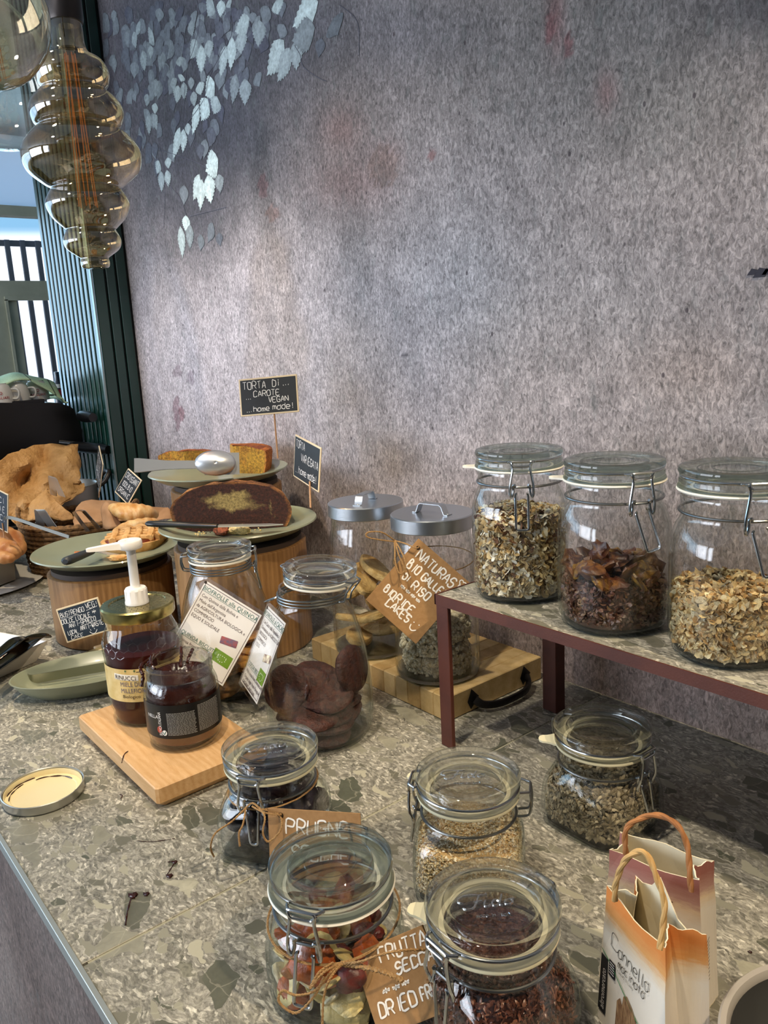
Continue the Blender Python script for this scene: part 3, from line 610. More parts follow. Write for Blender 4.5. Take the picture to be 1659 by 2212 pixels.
jar_3 = clip_jar('jar of golden crunchy cereal on the riser, cut by the photo edge', None, (-.358, .711, ZS+.0004), D(-42), 'B', .182, .052, B_L, (.1395, .0500), M_RUBBERW, lever=.22)
jar_q = clip_jar('tall round clip-top jar of pale quinoa biscuits', None, (-1.063, .536, .0002), D(59), 'A', .228, .048, B_T, (.1915, .0450, 0, .004, .008), M_RUBBERW, lever=.1)
OPN = Matrix.Translation((0, 0, .0095)) @ Matrix.Rotation(D(-4), 4, 'Y')
jar_c = clip_jar('tall round jar of dark cocoa biscuits with its clip undone', None, (-.839, .549, .0002), D(-160), 'A', .228, .048, B_T, (.1915, .0450, 0, .004, .008), M_RUBBERW, open_=OPN)

# ---- twine-handled store jars with steel lids
M_ALU = pm('brushed_aluminium', 'b9bec3', .32, 1.0, bs=.08, bscale=60, stretch=(1, 1, 14))
def steel_jar(label, loc, rz, R, H, rb):
    t = thing('storage_jar', label, 'jar', loc, rz)
    g = G(); o = [(rb*.86, 0), (rb*.97, .003), (rb, .012), (rb*.985, .05), (rb*.96, H-.075), (rb*.93, H-.052), (rb*.88, H-.038), (rb*.86, H-.03), (rb*.87, H-.02)]
    g.open_lathe(o, 96); g.open_lathe([(r-.003, max(z, .009)) for r, z in o][::-1], 96); g.open_lathe([(.0001, 0), (o[0][0], 0)], 96); g.open_lathe([(.0001, .009), (o[0][0]-.003, .009)], 96); g.out('glass_body', M_GLASS, t)
    g = G(); g.lathe([(.001, .0008), (rb*.84, .0008), (rb*.955, .003), (rb*.965, .008), (.001, .0085)], 72); g.out('glass_foot', M_BASEG, t)
    g = G(); g.lathe([(0, H-.002), (R*.5, H-.0018), (R-.0015, H), (R, H-.0012), (R+.0002, H-.019), (R-.0008, H-.020), (R-.0012, H-.019), (R-.0022, H-.0025), (0, H-.004)], 72); g.out('lid', M_ALU, t, True, angle=30)
    g = G(); w_ = .0125; hx = .030
    P = [(-hx, 0, H-.0010), (-hx+.006, 0, H-.0008), (-hx+.0105, 0, H+.010), (-hx+.014, 0, H+.0125), (hx-.014, 0, H+.0125), (hx-.0105, 0, H+.010), (hx-.006, 0, H-.0008), (hx, 0, H-.0010)]
    g.strap(P, (0, w_, 0), .0012)
    for s_ in (-1, 1): g.lathe([(.0018, 0), (.0014, .0009), (0, .0011)], 10, M=Matrix.Translation((s_*(hx-.0035), 0, H-.0005)))
    g.out('handle', M_ALU, t); return t
ZB = .036
jar_rice = steel_jar('steel-lidded jar of puffed rice cakes with the big brown tag', (-.812, .742, ZB+.0004), D(12), .0590, .238, .0625)
jar_toast = steel_jar('steel-lidded jar of toasted bread slices behind the rice cakes', (-.955, .735, ZB+.0004), D(115), .0585, .238, .0625)

# ================================================================== FILLINGS
def rot_batch(n, ax=None, tilt=1.0):
    """random rotation matrices whose z axis is near the vectors ax (n,3)"""
    if ax is None: z = np.random.normal(size=(n, 3))
    else: z = ax+np.random.normal(size=(n, 3))*tilt
    z /= np.linalg.norm(z, axis=1)[:, None]; h = np.random.normal(size=(n, 3)); x = np.cross(h, z); x /= np.linalg.norm(x, axis=1)[:, None]; y = np.cross(z, x)
    return np.stack([x, y, z], 2)
def shape_seed():
    v = np.array([(-1, 0, 0), (-.35, -.45, 0), (-.35, 0, .3), (-.35, .45, 0), (-.35, 0, -.3), (.4, -.38, 0), (.4, 0, .25), (.4, .38, 0), (.4, 0, -.25), (1, 0, 0)], float)
    f = [(0, 1, 2), (0, 2, 3), (0, 3, 4), (0, 4, 1), (1, 5, 6, 2), (2, 6, 7, 3), (3, 7, 8, 4), (4, 8, 5, 1), (5, 9, 6), (6, 9, 7), (7, 9, 8), (8, 9, 5)]
    return v, f
def shape_flake(bend=.25, seed=0):
    r = np.random.RandomState(seed); v = [(0, 0, .05)]
    for k in range(8):
        t = 2*PI*k/8; q = 1+.16*r.randn()*.7; v.append((math.cos(t)*q, math.sin(t)*.8*q, bend*math.cos(2*t)+.1*r.randn()))
    v.append((0, 0, -.14)); v.append((.1, 0, .16)); f = []
    for k in range(8): f.append((0, 1+k, 1+(k+1) % 8)); f.append((9, 1+(k+1) % 8, 1+k))
    return np.array(v, float), f
def shape_grain():
    v = np.array([(-1, 0, 0), (1, 0, 0), (0, -.75, 0), (0, .75, 0), (0, 0, -.6), (0, 0, .6)], float)
    return v, [(0, 2, 5), (2, 1, 5), (1, 3, 5), (3, 0, 5), (2, 0, 4), (1, 2, 4), (3, 1, 4), (0, 3, 4)]
def scatter(g, shp, P, Rm, S, C):
    v, f = shp; n = len(P); V = np.einsum('nij,nkj->nki', Rm, v[None]*S[:, None, :] if S.ndim == 2 else v[None]*S[:, None, None])+P[:, None, :]
    k = len(v); base = g.n; g.v += [tuple(p) for p in V.reshape(-1, 3).tolist()]; g.n += n*k
    for i in range(n):
        o_ = base+i*k; g.f += [tuple(a+o_ for a in q) for q in f]
    g.c += [tuple(c) for c in np.repeat(C, k, axis=0).tolist()]; g.mi += [0]*(n*len(f))
def prof_at(body, z):
    zs = [b[1] for b in body]; r = np.interp(z, zs, [b[0] for b in body]); q = np.interp(z, zs, [b[2] for b in body]); return r, q
def rad(body, z, t, inset):
    r, q = prof_at(body, z); pw = 5.5; c = (np.abs(np.cos(t))**pw+np.abs(np.sin(t))**pw)**(1/pw); return (r*(1-q)+r*q/c)-inset
def filling(name, label, cat, jar, body, z0, ztop, nside, ntop, shapes, size, cols, heap=.004, tilt=.45, mat=None, core=None, rough=None):
    """a heap of loose grains filling the jar up to about ztop"""
    g = G(); s_ = max(size) if isinstance(size, tuple) else size
    th = np.random.uniform(0, 2*PI, nside); z = np.random.uniform(z0+.004, ztop, nside); ins = .0030+s_*.55+np.random.uniform(0, s_*.8, nside)
    r = rad(body, z, th, ins); P = np.stack([r*np.cos(th), r*np.sin(th), z], 1); A = np.stack([np.cos(th), np.sin(th), np.zeros(nside)], 1)
    t2 = np.random.uniform(0, 2*PI, ntop); u = np.sqrt(np.random.uniform(0, 1, ntop)); rr = rad(body, np.full(ntop, ztop), t2, .003+s_)*u
    hz = ztop+heap*np.cos(u*PI/2)+heap*.6*np.sin(t2*2+1)*u+np.random.uniform(-s_*.8, s_*.5, ntop)
    P2 = np.stack([rr*np.cos(t2), rr*np.sin(t2), hz], 1); A2 = np.tile(np.array([[0, 0, 1.]]), (ntop, 1))
    P = np.concatenate([P, P2]); A = np.concatenate([A, A2]); n = len(P); Rm = rot_batch(n, A, tilt)
    cl = np.array([lin(c) for c in cols]); pick = np.random.randint(0, len(cl), n); C = cl[pick]*np.random.uniform(.75, 1.2, (n, 1))
    S = (np.random.uniform(.75, 1.2, (n, 1))*np.array(size if isinstance(size, tuple) else (size,)*3)[None, :])
    ws = np.random.randint(0, len(shapes), n)
    for i, sh in enumerate(shapes): k = ws == i; scatter(g, sh, P[k], Rm[k], S[k], C[k])
    # packed inside of the heap
    zz = np.linspace(z0, ztop, 10); cc = lin(core or cols[0]); pr = [(.0005, z0)]; sq = [0]
    for q in zz: a, b = prof_at(body, q); pr.append((a-.0034-s_*.9, q)); sq.append(b)
    pr += [(pr[-1][0]*.6, ztop+heap*.3), (.0005, ztop+heap*.5)]; sq += [sq[-1], 0]
    g.cur = cc; g.lathe(pr, 48, sq)
    o = g.out(name, mat or M_GRAIN, None, True, True, angle=60); o.matrix_world = jar_mat(jar); o['label'] = label; o['category'] = cat; o['kind'] = 'stuff'; return o
def jar_mat(j): return Matrix.Translation(j.location) @ Matrix.Rotation(j.rotation_euler.z, 4, 'Z')
M_GRAIN = vcol('cereal_grain', .6, .2, 900, .3, 900)
M_FLAXS = vcol('glossy_flax_seed', .28, 0, 300, .2, 500)
M_CHOC = vcol('chocolate_coated_flake', .33, .5, 500, .4, 500)
fl = [shape_flake(.22, s_) for s_ in (1, 2, 3)]
filling('flax_seeds', 'brown flax seeds heaped inside the jar beside the spice bags', 'seeds', jar_flax, B_SQ, .0065, .0715, 5200, 1500, [shape_seed()], (.0030, .0030, .0022), ['754733', '64392a', '86543e', '4e2a1c', '93644c'], .002, .7, M_FLAXS, '3d1f12')
filling('sesame_seeds', 'pale sesame seeds in the jar with clasp at its left', 'seeds', jar_sesame, B_SQ, .0065, .050, 8200, 3600, [shape_grain()], (.0019, .0017, .0015), ['e8d8b4', 'dcc594', 'f3e9cf', 'cbab78', 'e2cfa6'], .0015, .8, None, 'c9a873')
filling('sunflower_seeds', 'grey hulled sunflower seeds filling the shaded jar', 'seeds', jar_sun, B_SQ, .0065, .0735, 4200, 700, [shape_seed()], (.0044, .0046, .0040), ['9c9078', 'b5a88c', '857961', 'c0b395', '8f846a'], .002, .5, None, '3a3428')
filling('oat_muesli', 'oat and seed muesli filling the left jar on the riser', 'cereal', jar_1, B_L, .0065, .100, 3600, 700, fl, (.0050, .0046, .0042), ['d6c49c', 'c7b184', 'e6dcc2', 'a88a58', 'efe9d8', '6e4a32', 'cbb891', 'b89a66'], .004, .55, None, '6b5638')
filling('chocolate_cereal_crumbs', 'fine chocolate cereal crumbs at the bottom of the middle riser jar', 'cereal', jar_2, B_L, .0065, .050, 2300, 500, fl+[shape_grain()], (.0036, .0032, .0028), ['5b3628', '6d4433', '4a2a1f', '7d5a48', '8a6a4c'], .002, .7, M_CHOC, '4b3026')
filling('crunchy_cereal', 'golden crunchy oat cereal in the riser jar at the photo edge', 'cereal', jar_3, B_L, .0065, .064, 3200, 800, fl+[shape_grain()], (.0048, .0044, .0042), ['d9bd85', 'c9a76d', 'e7d3a4', 'b98f55', 'cbb489', 'c4ad86'], .003, .6, None, '7a5f38')

# chocolate flakes: single pieces one can pick out
def bumpy(seed, n=10, m=8, a=.12, sc=(1, 1, 1)):
    r = random.Random(seed); ph = [(r.uniform(0, 6), r.uniform(1, 4), r.uniform(0, 6)) for _ in range(5)]; v = []; f = []
    for i in range(m+1):
        th = PI*i/m
        for k in range(n):
            p = 2*PI*k/n; q = 1+sum(math.sin(b*p+c+2.3*j*th)*math.sin(th)*a/(1+j*.4) for j, (d_, b, c) in enumerate([(x, round(y), z) for x, y, z in ph]))
            v.append((math.sin(th)*math.cos(p)*q*sc[0], math.sin(th)*math.sin(p)*q*sc[1], math.cos(th)*q*sc[2]))
    for i in range(m):
        for k in range(n): f.append((i*n+k, (i+1)*n+k, (i+1)*n+(k+1) % n, i*n+(k+1) % n))
    return v, f
def items(name, labelf, cat, group, jar, protos, places, mats=None):
    """places: (x, y, z, rx, ry, rz, scale, proto index) in the jar's own axes"""
    J = jar_mat(jar) if jar is not None else Matrix.Identity(4)
    for i, (x, y, z, a, b, c, s_, k) in enumerate(places):
        me = protos[k % len(protos)]; o = bpy.data.objects.new(name, me); COL.objects.link(o)
        o.matrix_world = J @ Matrix.Translation((x, y, z)) @ Matrix.Rotation(c, 4, 'Z') @ Matrix.Rotation(b, 4, 'Y') @ Matrix.Rotation(a, 4, 'X') @ Matrix.Scale(s_, 4)
        tag(o, labelf, cat, group)
def proto(name, g, mat, **kw):
    o = g.out(name, mat, None, **kw); me = o.data; COL.objects.unlink(o); bpy.data.objects.remove(o); return me
def pack(body, z0, z1, n, rin, seed, u0=.0, scale=(.9, 1.1), tilt=.6, standing=False):
    """places spread through the jar, denser at the glass"""
    r = random.Random(seed); out = []; tries = 0
    while len(out) < n and tries < 4000:
        tries += 1; z = r.uniform(z0, z1); t = r.uniform(0, 2*PI); R = float(rad(body, np.array([z]), np.array([t]), rin)[0]); u = math.sqrt(r.uniform(u0, 1)); x, y = R*u*math.cos(t), R*u*math.sin(t)
        if any((x-o_[0])**2+(y-o_[1])**2+((z-o_[2])*1.2)**2 < (rin*(1.15 if tries < 2500 else .9))**2 for o_ in out): continue
        a, b = (r.uniform(-tilt, tilt), r.uniform(-tilt, tilt)); out.append((x, y, z, a, b, r.uniform(0, 6.3), r.uniform(*scale), r.randrange(8)))
    return out
pr = []
for s_ in range(4):
    g = G(); v, f = bumpy(s_, 12, 6, .22, (.0125, .0115, .0042)); rr = random.Random(s_); cA, cB = Vector(lin('4a2416')), Vector(lin('9b6a35' if s_ != 3 else 'c99a3c'))
    g.v = v; g.f = f; g.n = len(v); g.mi = [0]*len(f); g.c = [tuple(cA.lerp(cB, max(0, rr.uniform(-.5, .75)))) for _ in v]; pr.append(proto('cereal_flake', g, M_CHOC, colors=True))
items('cereal_flake', 'chocolate-coated flakes piled on the crumbs in the middle riser jar', 'cereal', 'chocolate flakes in the middle riser jar', jar_2, pr, pack(B_L, .050, .068, 46, .0135, 5, 0, (.9, 1.15), 1.0)+[(.012, -.022, .084, 1.4, .1, .4, .95, 1), (.02, -.008, .073, .6, .2, .4, 1, 1)])

# prunes
M_PRUNE = pm('black_prune_skin', '120d12', .22, var='241520', vs=60, bs=.9, bscale=120, bdist=.003)
pr = []
for s_ in range(5):
    g = G(); v, f = bumpy(s_+20, 16, 12, .10, (.0155, .0125, .0105)); g.v = v; g.f = f; g.n = len(v); g.mi = [0]*len(f); g.c = [(1, 1, 1)]*len(v); pr.append(proto('prune', g, M_PRUNE))
items('prune', 'glossy black prune inside the twine-tied jar', 'prune', 'prunes in the twine-tied jar', jar_prune, pr, pack(B_SQ, .018, .076, 46, .0165, 8, .0, (.95, 1.1), 1))
# dried fruit
M_FR = vcol('dried_fruit_flesh', .38, .5, 260, .35, 160, bdist=.002)
def fruit_proto(nm, seed, sc, c1, c2, a=.12, n=14, m=10):
    g = G(); v, f = bumpy(seed, n, m, a, sc); r = random.Random(seed); A, B_ = Vector(lin(c1)), Vector(lin(c2)); g.v = v; g.f = f; g.n = len(v); g.mi = [0]*len(f); g.c = [tuple(A.lerp(B_, r.random())) for _ in v]; return proto(nm, g, M_FR, colors=True)
P0 = pack(B_RD, .010, .052, 64, .0125, 12, .1, (.8, 1.05), .9)
kinds = [('dried_apricot', 'orange dried apricot in the green-lidded fruit jar', fruit_proto('dried_apricot', 3, (.0165, .014, .0062), 'c4631a', '96400f')),
         ('banana_chip', 'pale yellow dried banana chip in the green-lidded fruit jar', fruit_proto('banana_chip', 4, (.016, .0155, .0030), 'ead79a', 'cdb46c', .05)),
         ('dried_cranberry', 'dark red dried berry in the green-lidded fruit jar', fruit_proto('dried_cranberry', 5, (.009, .0078, .007), '6d1c12', '3f0f0b')),
         ('dried_coconut', 'off-white coconut sliver in the green-lidded fruit jar', fruit_proto('dried_coconut', 6, (.0165, .009, .0026), 'f0ead2', 'ddd2ae', .08)),
         ('raisin', 'golden raisin in the green-lidded fruit jar', fruit_proto('raisin', 7, (.0085, .0062, .006), 'a86a20', '7d430f'))]
rk = random.Random(4)
for p in P0:
    i = rk.choices(range(5), [3, 5, 3, 2, 2])[0]; nm, lb, me = kinds[i]; items(nm, lb, 'dried fruit', nm.replace('_', ' ').replace('cranberry', 'berrie').replace('coconut', 'coconut sliver')+'s in the fruit jar', jar_fruit, [me], [p])
items('dried_apricot', 'orange dried apricot in the green-lidded fruit jar', 'dried fruit', 'dried apricots in the fruit jar', jar_fruit, [kinds[0][2]], [(.040, .000, .050, 1.2, .2, 1.6, 1.25, 0)])
items('dried_cranberry', 'dark red dried berry in the green-lidded fruit jar', 'dried fruit', 'dried berries in the fruit jar', jar_fruit, [kinds[2][2]], [(.033, .027, .043, .2, .2, 0, 1.7, 0)])
items('banana_chip', 'pale yellow dried banana chip in the green-lidded fruit jar', 'dried fruit', 'banana chips in the fruit jar', jar_fruit, [kinds[1][2]], [(.036, .022, .016, .3, 1.0, .5, 1.3, 0), (.028, -.03, .02, .9, .6, .2, 1.3, 0)])
# biscuits
def biscuit_proto(nm, mat, R, T, seed, col=None):
    r = random.Random(seed); g = G(); a = [r.uniform(0, 6) for _ in range(4)]
    wob = lambda t, z: .018*math.sin(3*t+a[0])+.012*math.sin(7*t+a[1])+.008*math.sin(13*t+a[2])
    g.lathe([(0, -T/2), (R*.80, -T/2), (R*.95, -T*.30), (R, 0), (R*.96, T*.25), (R*.84, T*.47), (R*.5, T*.52), (0, T*.50)], 32, wob=wob); return proto(nm, g, mat)
M_COCOA = pm('cocoa_biscuit', '4c2518', .6, var='2f140d', vs=160, bs=.8, bscale=260, bdist=.003)
M_QUIN = pm('golden_biscuit', 'b98338', .7, var='8a5a22', vs=120, bs=.6, bscale=260, bdist=.002)
pr = [biscuit_proto('cocoa_biscuit', M_COCOA, .0315, .0115, s_) for s_ in range(3)]
C = []
rk = random.Random(9)
for base_t, zz, n, tl in ((20, .014, 5, .15), (140, .012, 5, .12), (250, .016, 4, .25), (330, .013, 4, .1)):
    for k in range(n):
        t = D(base_t+rk.uniform(-8, 8)); C.append((.034*math.cos(t)+rk.uniform(-.003, .003), .034*math.sin(t), zz+k*.0122+rk.uniform(0, .001), tl*rk.uniform(-1, 1.2), tl*rk.uniform(-1, 1), rk.uniform(0, 6), 1.0, k))
jc = jar_mat(jar_c).inverted()
def inj(wx, wy, z): p = jc @ Vector((wx, wy, 0)); return p.x, p.y, z
X1 = [(-.842, .500, .078, 1.0, .25, .4), (-.800, .540, .070, .35, .3, 0), (-.792, .572, .098, 1.35, -.2, 1.9), (-.826, .526, .072, .8, .3, .5), (-.870, .520, .060, .9, -.4, .2), (-.80, .515, .050, .25, .1, 1), (-.86, .56, .072, .2, .2, 1)]
items('cocoa_biscuit', 'dark cocoa biscuit inside the tall jar with undone clip', 'biscuit', 'cocoa biscuits in the tall jar', jar_c, pr, [(x*.92, y*.92, z, a, b, c, s_, k) for x, y, z, a, b, c, s_, k in C])
for wx, wy, z, a, b, c in X1:
    x, y, z = inj(wx, wy, z); items('cocoa_biscuit', 'dark cocoa biscuit inside the tall jar with undone clip', 'biscuit', 'cocoa biscuits in the tall jar', jar_c, pr, [(x, y, z, a, b, c-jar_c.rotation_euler.z, 1.0, 1)])
pr = [biscuit_proto('quinoa_biscuit', M_QUIN, .029, .010, s_+5) for s_ in range(3)]
Q = []
for base_t, zz, n, tl in ((30, .013, 6, .2), (150, .013, 5, .3), (255, .014, 6, .25), (320, .012, 4, .2)):
    for k in range(n): t = D(base_t+rk.uniform(-10, 10)); Q.append((.036*math.cos(t), .036*math.sin(t), zz+k*.0112, tl*rk.uniform(-1, 1), tl*rk.uniform(-1, 1), 0, 1, k))
items('quinoa_biscuit', 'golden round biscuit inside the tall jar behind the printed card', 'biscuit', 'quinoa biscuits in the tall jar', jar_q, pr, Q)
# rice cakes
M_RICE = pm('puffed_rice', 'efe7d0', .75, var='c3b592', vs=300, bs=.5, bscale=500)
pr = []
for s_ in range(2):
    g = G(); g.lathe([(0, -.0055), (.040, -.0055), (.0425, 0), (.040, .0055), (0, .0055)], 24); n = 330; r = np.random.RandomState(s_)
    t = r.uniform(0, 2*PI, n); edge = r.uniform(0, 1, n) < .55; rr_ = np.where(edge, .0435+r.uniform(-.002, .0012, n), .041*np.sqrt(r.uniform(0, 1, n))); z = np.where(edge, r.uniform(-.0062, .0062, n), np.where(r.uniform(0, 1, n) < .5, .0058, -.0058))
    P = np.stack([rr_*np.cos(t), rr_*np.sin(t), z], 1); v, f = bumpy(3, 7, 4, .15, (1, .8, .7)); g.cur = None
    scatter(g, (np.array(v), f), P, rot_batch(n), r.uniform(.0024, .0040, (n, 1))*np.ones((1, 3)), np.ones((n, 3))); pr.append(proto('rice_cake', g, M_RICE))
RC = [(0.002*math.sin(k*2.1), .002*math.cos(k*1.7)-.003, .018+k*.0138, .05*math.sin(k), .06*math.cos(k*2), k*1.1, 1.08, k) for k in range(5)]+[(-.002, .006, .094, .32, -.2, 1, 1.05, 0), (.006, -.012, .118, 1.0, .4, 2, 1.0, 1)]
items('rice_cake', 'round puffed rice cake stacked inside the tagged steel-lidded jar', 'rice cake', 'rice cakes in the tagged jar', jar_rice, pr, RC)
# toast slices
M_TOAST = pm('toasted_bread', 'cfae70', .8, var='a9864a', vs=70, bs=.9, bscale=170, bdist=.003)
pr = []
for s_ in range(3):
    g = G(); r = random.Random(s_); n = 20; T = .0105; ring = []
    for k in range(n):
        t = 2*PI*k/n; q = 1+.05*math.sin(2*t+s_)+.03*math.sin(5*t); ring.append((.040*math.cos(t)*q, .024*math.sin(t)*q*(1 if math.sin(t) > 0 else .8)))
    rows = [(.94, -T/2), (1, -T*.3), (1.0, T*.3), (.94, T/2)]; v = [(x*k2, y*k2, z) for k2, z in rows for x, y in ring]
    f = [(i*n+k, i*n+(k+1) % n, (i+1)*n+(k+1) % n, (i+1)*n+k) for i in range(3) for k in range(n)]+[tuple(range(n-1, -1, -1)), tuple(3*n+k for k in range(n))]
    g.add(v, f); pr.append(proto('toast_slice', g, M_TOAST))
TT = [(-.018, .012, .022, .15, .1, .3, 1, 0), (.015, -.015, .030, -.2, .2, 1.4, 1, 1), (.0, .02, .045, .25, -.2, 2.2, 1, 2), (-.02, -.012, .06, -.2, .3, .8, 1, 0), (.020, .010, .072, 1.2, .2, .4, .95, 1), (-.008, -.022, .085, 1.3, .4, 1.1, .95, 2), (.006, .018, .098, .3, .25, 2.8, 1, 0), (-.010, .004, .115, .45, -.3, .5, 1, 1), (.012, -.006, .127, .35, -.25, .9, 1, 2)]
items('toast_slice', 'toasted bread slice inside the untagged steel-lidded jar', 'toast', 'toast slices in the steel-lidded jar', jar_toast, pr, TT)
# ================================================================== RISER, BOARDS
M_RUST = pm('rust_brown_powder_coat', '57291b', .6, var='492015', vs=20, bs=.15, bscale=500)
ris = thing('riser', 'low rust-brown metal riser with a stone top carrying three jars', 'riser', (0, 0, 0))
g = G(); g.box(-.6985, .30, .6405, .8520, .1935, .2030, b=.0006); g.out('stone_top', M_STONE, ris, False)
g = G(); g.box(-.7000, .302, .6385, .6405, .1905, .2036); g.box(-.7000, .302, .8520, .8540, .1905, .2036); g.box(-.7005, -.6985, .6385, .8540, .1905, .2036); g.box(.30, .302, .6385, .854, .1905, .2036); g.out('frame', M_RUST, ris, False)
for x0, x1, y0, y1 in ((-.6985, -.6780, .6390, .6450), (.28, .30, .640, .646), (.28, .30, .83, .852)):
    g = G(); g.box(x0, x1, y0, y1, .0003, .1935, b=.0006); g.out('leg', M_RUST, ris, False)
g = G(); g.box(-.671, -.648, .808, .828, .0003, .1935, b=.0006); g.out('leg', M_RUST, ris, False)
# butcher-block board with iron drop handle
M_BLOCKA = wood('end_grain_oak', 'ccb282', 'b39763', 20, (2, 2, 2), .55); M_BLOCKB = wood('end_grain_oak_dark', 'b89a68', '9a7d4c', 20, (2, 2, 2), .55)
M_IRON = pm('black_wrought_iron', '1c1917', .45, .6, bs=.4, bscale=200)
bb = thing('chopping_board', 'thick oak butcher-block board with a black drop handle', 'board', (0, 0, 0)); k = 0
for i, x in enumerate(np.arange(-1.06, -.7361, .027)):
    g = G(); x1 = min(x+.0266, -.7355)
    g.box(x, x1, .6855, .8845, .0003, ZB, b=.0012); g.out('block', M_BLOCKA if (i*7) % 3 else M_BLOCKB, bb, False)
for y in (.735, .845):
    hd = G(); hd.add([(-.7352, y-.004, .004), (-.7335, y-.012, .018), (-.7352, y-.002, .034), (-.7335, y+.011, .020), (-.7300, y, .019)], [(0, 1, 4), (1, 2, 4), (2, 3, 4), (3, 0, 4), (0, 3, 2, 1)])
    hd.out('handle_plate', M_IRON, bb)
g = G(); g.tube(smooth_path([(-.731, .735, .019), (-.722, .742, .012), (-.712, .762, .010), (-.709, .790, .010), (-.712, .818, .010), (-.722, .838, .012), (-.731, .845, .019)], 5), .0042, 10, flat=1.5); g.out('drop_handle', M_IRON, bb)
# beech board
M_BEECH = wood('beech_board', 'd9b283', 'c39763', 14, (1.2, 7, 7), .5, 5)
wb = thing('beech_board', 'thick beech board with undercut edges under the honey jar', 'board', (0, 0, 0))
x0, x1, y0, y1 = -1.070, -.812, .3015, .4485; Z1 = .0300; g = G()
def ringp(k, z, c=.003): return [(x0+k, y0+k+c, z), (x0+k+c, y0+k, z), (x1-k-c, y0+k, z), (x1-k, y0+k+c, z), (x1-k, y1-k-c, z), (x1-k-c, y1-k, z), (x0+k+c, y1-k, z), (x0+k, y1-k-c, z)]
V = ringp(.010, .0003)+ringp(0, .011)+ringp(0, Z1-.0012)+ringp(.0012, Z1); g.add(V, [(i*8+k, i*8+(k+1) % 8, (i+1)*8+(k+1) % 8, (i+1)*8+k) for i in range(3) for k in range(8)]+[tuple(range(7, -1, -1)), tuple(range(24, 32))])
bo = g.out('board', M_BEECH, wb, False)
# ================================================================== HANDWRITING, PRINT, SIGNS
# single-stroke alphabet on a 4 x 6 grid: strokes split by '|', each point is two digits
FONT = {'A':'002640|1232','B':'000626352403|2334413000','C':'45361605010030 41','D':'000626454120 00'.replace(' ',''),'E':'46060040|0333','F':'460600|0333','G':'4536160501103041434323','H':'0006|4046|0343','I':'2026','J':'46413010 01'.replace(' ',''),'K':'0006|460340','L':'060040',
 'M':'0006234640','N':'00064046','O':'1636454130100105 16'.replace(' ',''),'P':'00063645443303','Q':'1636454130100105161|2240','R':'00063645443303|2340','S':'45361605041333423010 01'.replace(' ',''),'T':'0646|2620','U':'0601103041 46'.replace(' ',''),'V':'062046','W':'0610233046','X':'0640|4600','Y':'0623|4623|2320','Z':'06460040',
 'a':'4434140301103041|4540','c':'44341403011040','d':'4334140301103041|4640','e':'0242433414030110 40'.replace(' ',''),'h':'0006|0314344340','i':'2024|2526','l':'1610 20'.replace(' ',''),'m':'0004|0314232320|2334434340','n':'0004|0314344340','o':'1434434130100103 14'.replace(' ',''),'t':'2621 30'.replace(' ','')+'|0444','u':'0401103041|4440','r':'0004|031434','g':'43341403011141|4440','b':'0600304143341403',
 '0':'1636454130100105 16'.replace(' ',''),'1':'152620','%':'0046|0506151405|3141403031','!':'2622|2021','.':'2021','-':'0343','*':'2125|0244|0442|0343',"'":'2625','i.':'','3':'06462333413000','+':'0343|2125'}
FONT = {k: v.replace(' ', '') for k, v in FONT.items()}
def strokes(txt, h, sp=1.45, jit=.25, rnd=None, slant=.0, wmul=1.0):
    """list of polylines (u, v) of hand lettering of capital height h"""
    rnd = rnd or random.Random(hash(txt) % 1 + len(txt)); out = []; x = 0; u = h/6
    for ch in txt:
        if ch == ' ': x += 3.2*u*wmul; continue
        s_ = FONT.get(ch) or FONT.get(ch.upper(), ''); mx = 0; dy = rnd.uniform(-jit, jit)*u
        for st in s_.split('|'):
            P = [(int(st[i]), int(st[i+1])) for i in range(0, len(st)-1, 2)]
            if len(P) < 2: continue
            mx = max(mx, max(p[0] for p in P)); out.append([(x+(p[0]*wmul+rnd.uniform(-jit, jit)+p[1]*slant)*u, (p[1]+rnd.uniform(-jit, jit))*u+dy) for p in P])
        if ch in 'Ii!.': x += u*sp*.2
        x += (mx*wmul+sp)*u
    return out, x
def ribbon(g, pts, w, place, wob=0):
    """flat painted stroke: polyline (u, v) -> strip placed by place(u, v)"""
    P = smooth_path([(a, b, 0) for a, b in pts], 3) if len(pts) > 2 else [Vector((*pts[0], 0)), Vector((*pts[1], 0))]
    V = []; n = len(P)
    for i, p in enumerate(P):
        d = (P[min(i+1, n-1)]-P[max(i-1, 0)]); d = d.normalized() if d.length > 1e-9 else Vector((1, 0, 0)); s_ = Vector((-d.y, d.x, 0))*w/2*(1-.25*(i in (0, n-1))); V += [place(p.x-s_.x, p.y-s_.y), place(p.x+s_.x, p.y+s_.y)]
    g.add(V, [(2*i, 2*i+1, 2*i+3, 2*i+2) for i in range(n-1)])
def writing(g, lines, place, w):
    """lines: (text, u, v, cap height[, slant[, wmul]])"""
    for L in lines:
        txt, u, v, h = L[:4]; st, wd = strokes(txt, h, slant=L[4] if len(L) > 4 else 0, rnd=random.Random(len(txt)*7+int(abs(v)*1e5))); k = L[5]/wd if len(L) > 5 else 1
        for p in st: ribbon(g, [(a*k+u, b+v) for a, b in p], w, place)
def fr(w, h, rows, slant=0):
    """rows (text, u0, u1, baseline, cap height) in fractions of the board -> writing() lines"""
    return [(t_, a*w, -b*h, c*h, slant, (e_-a)*w*1.06) for t_, a, e_, b, c in rows]
_fc = {}
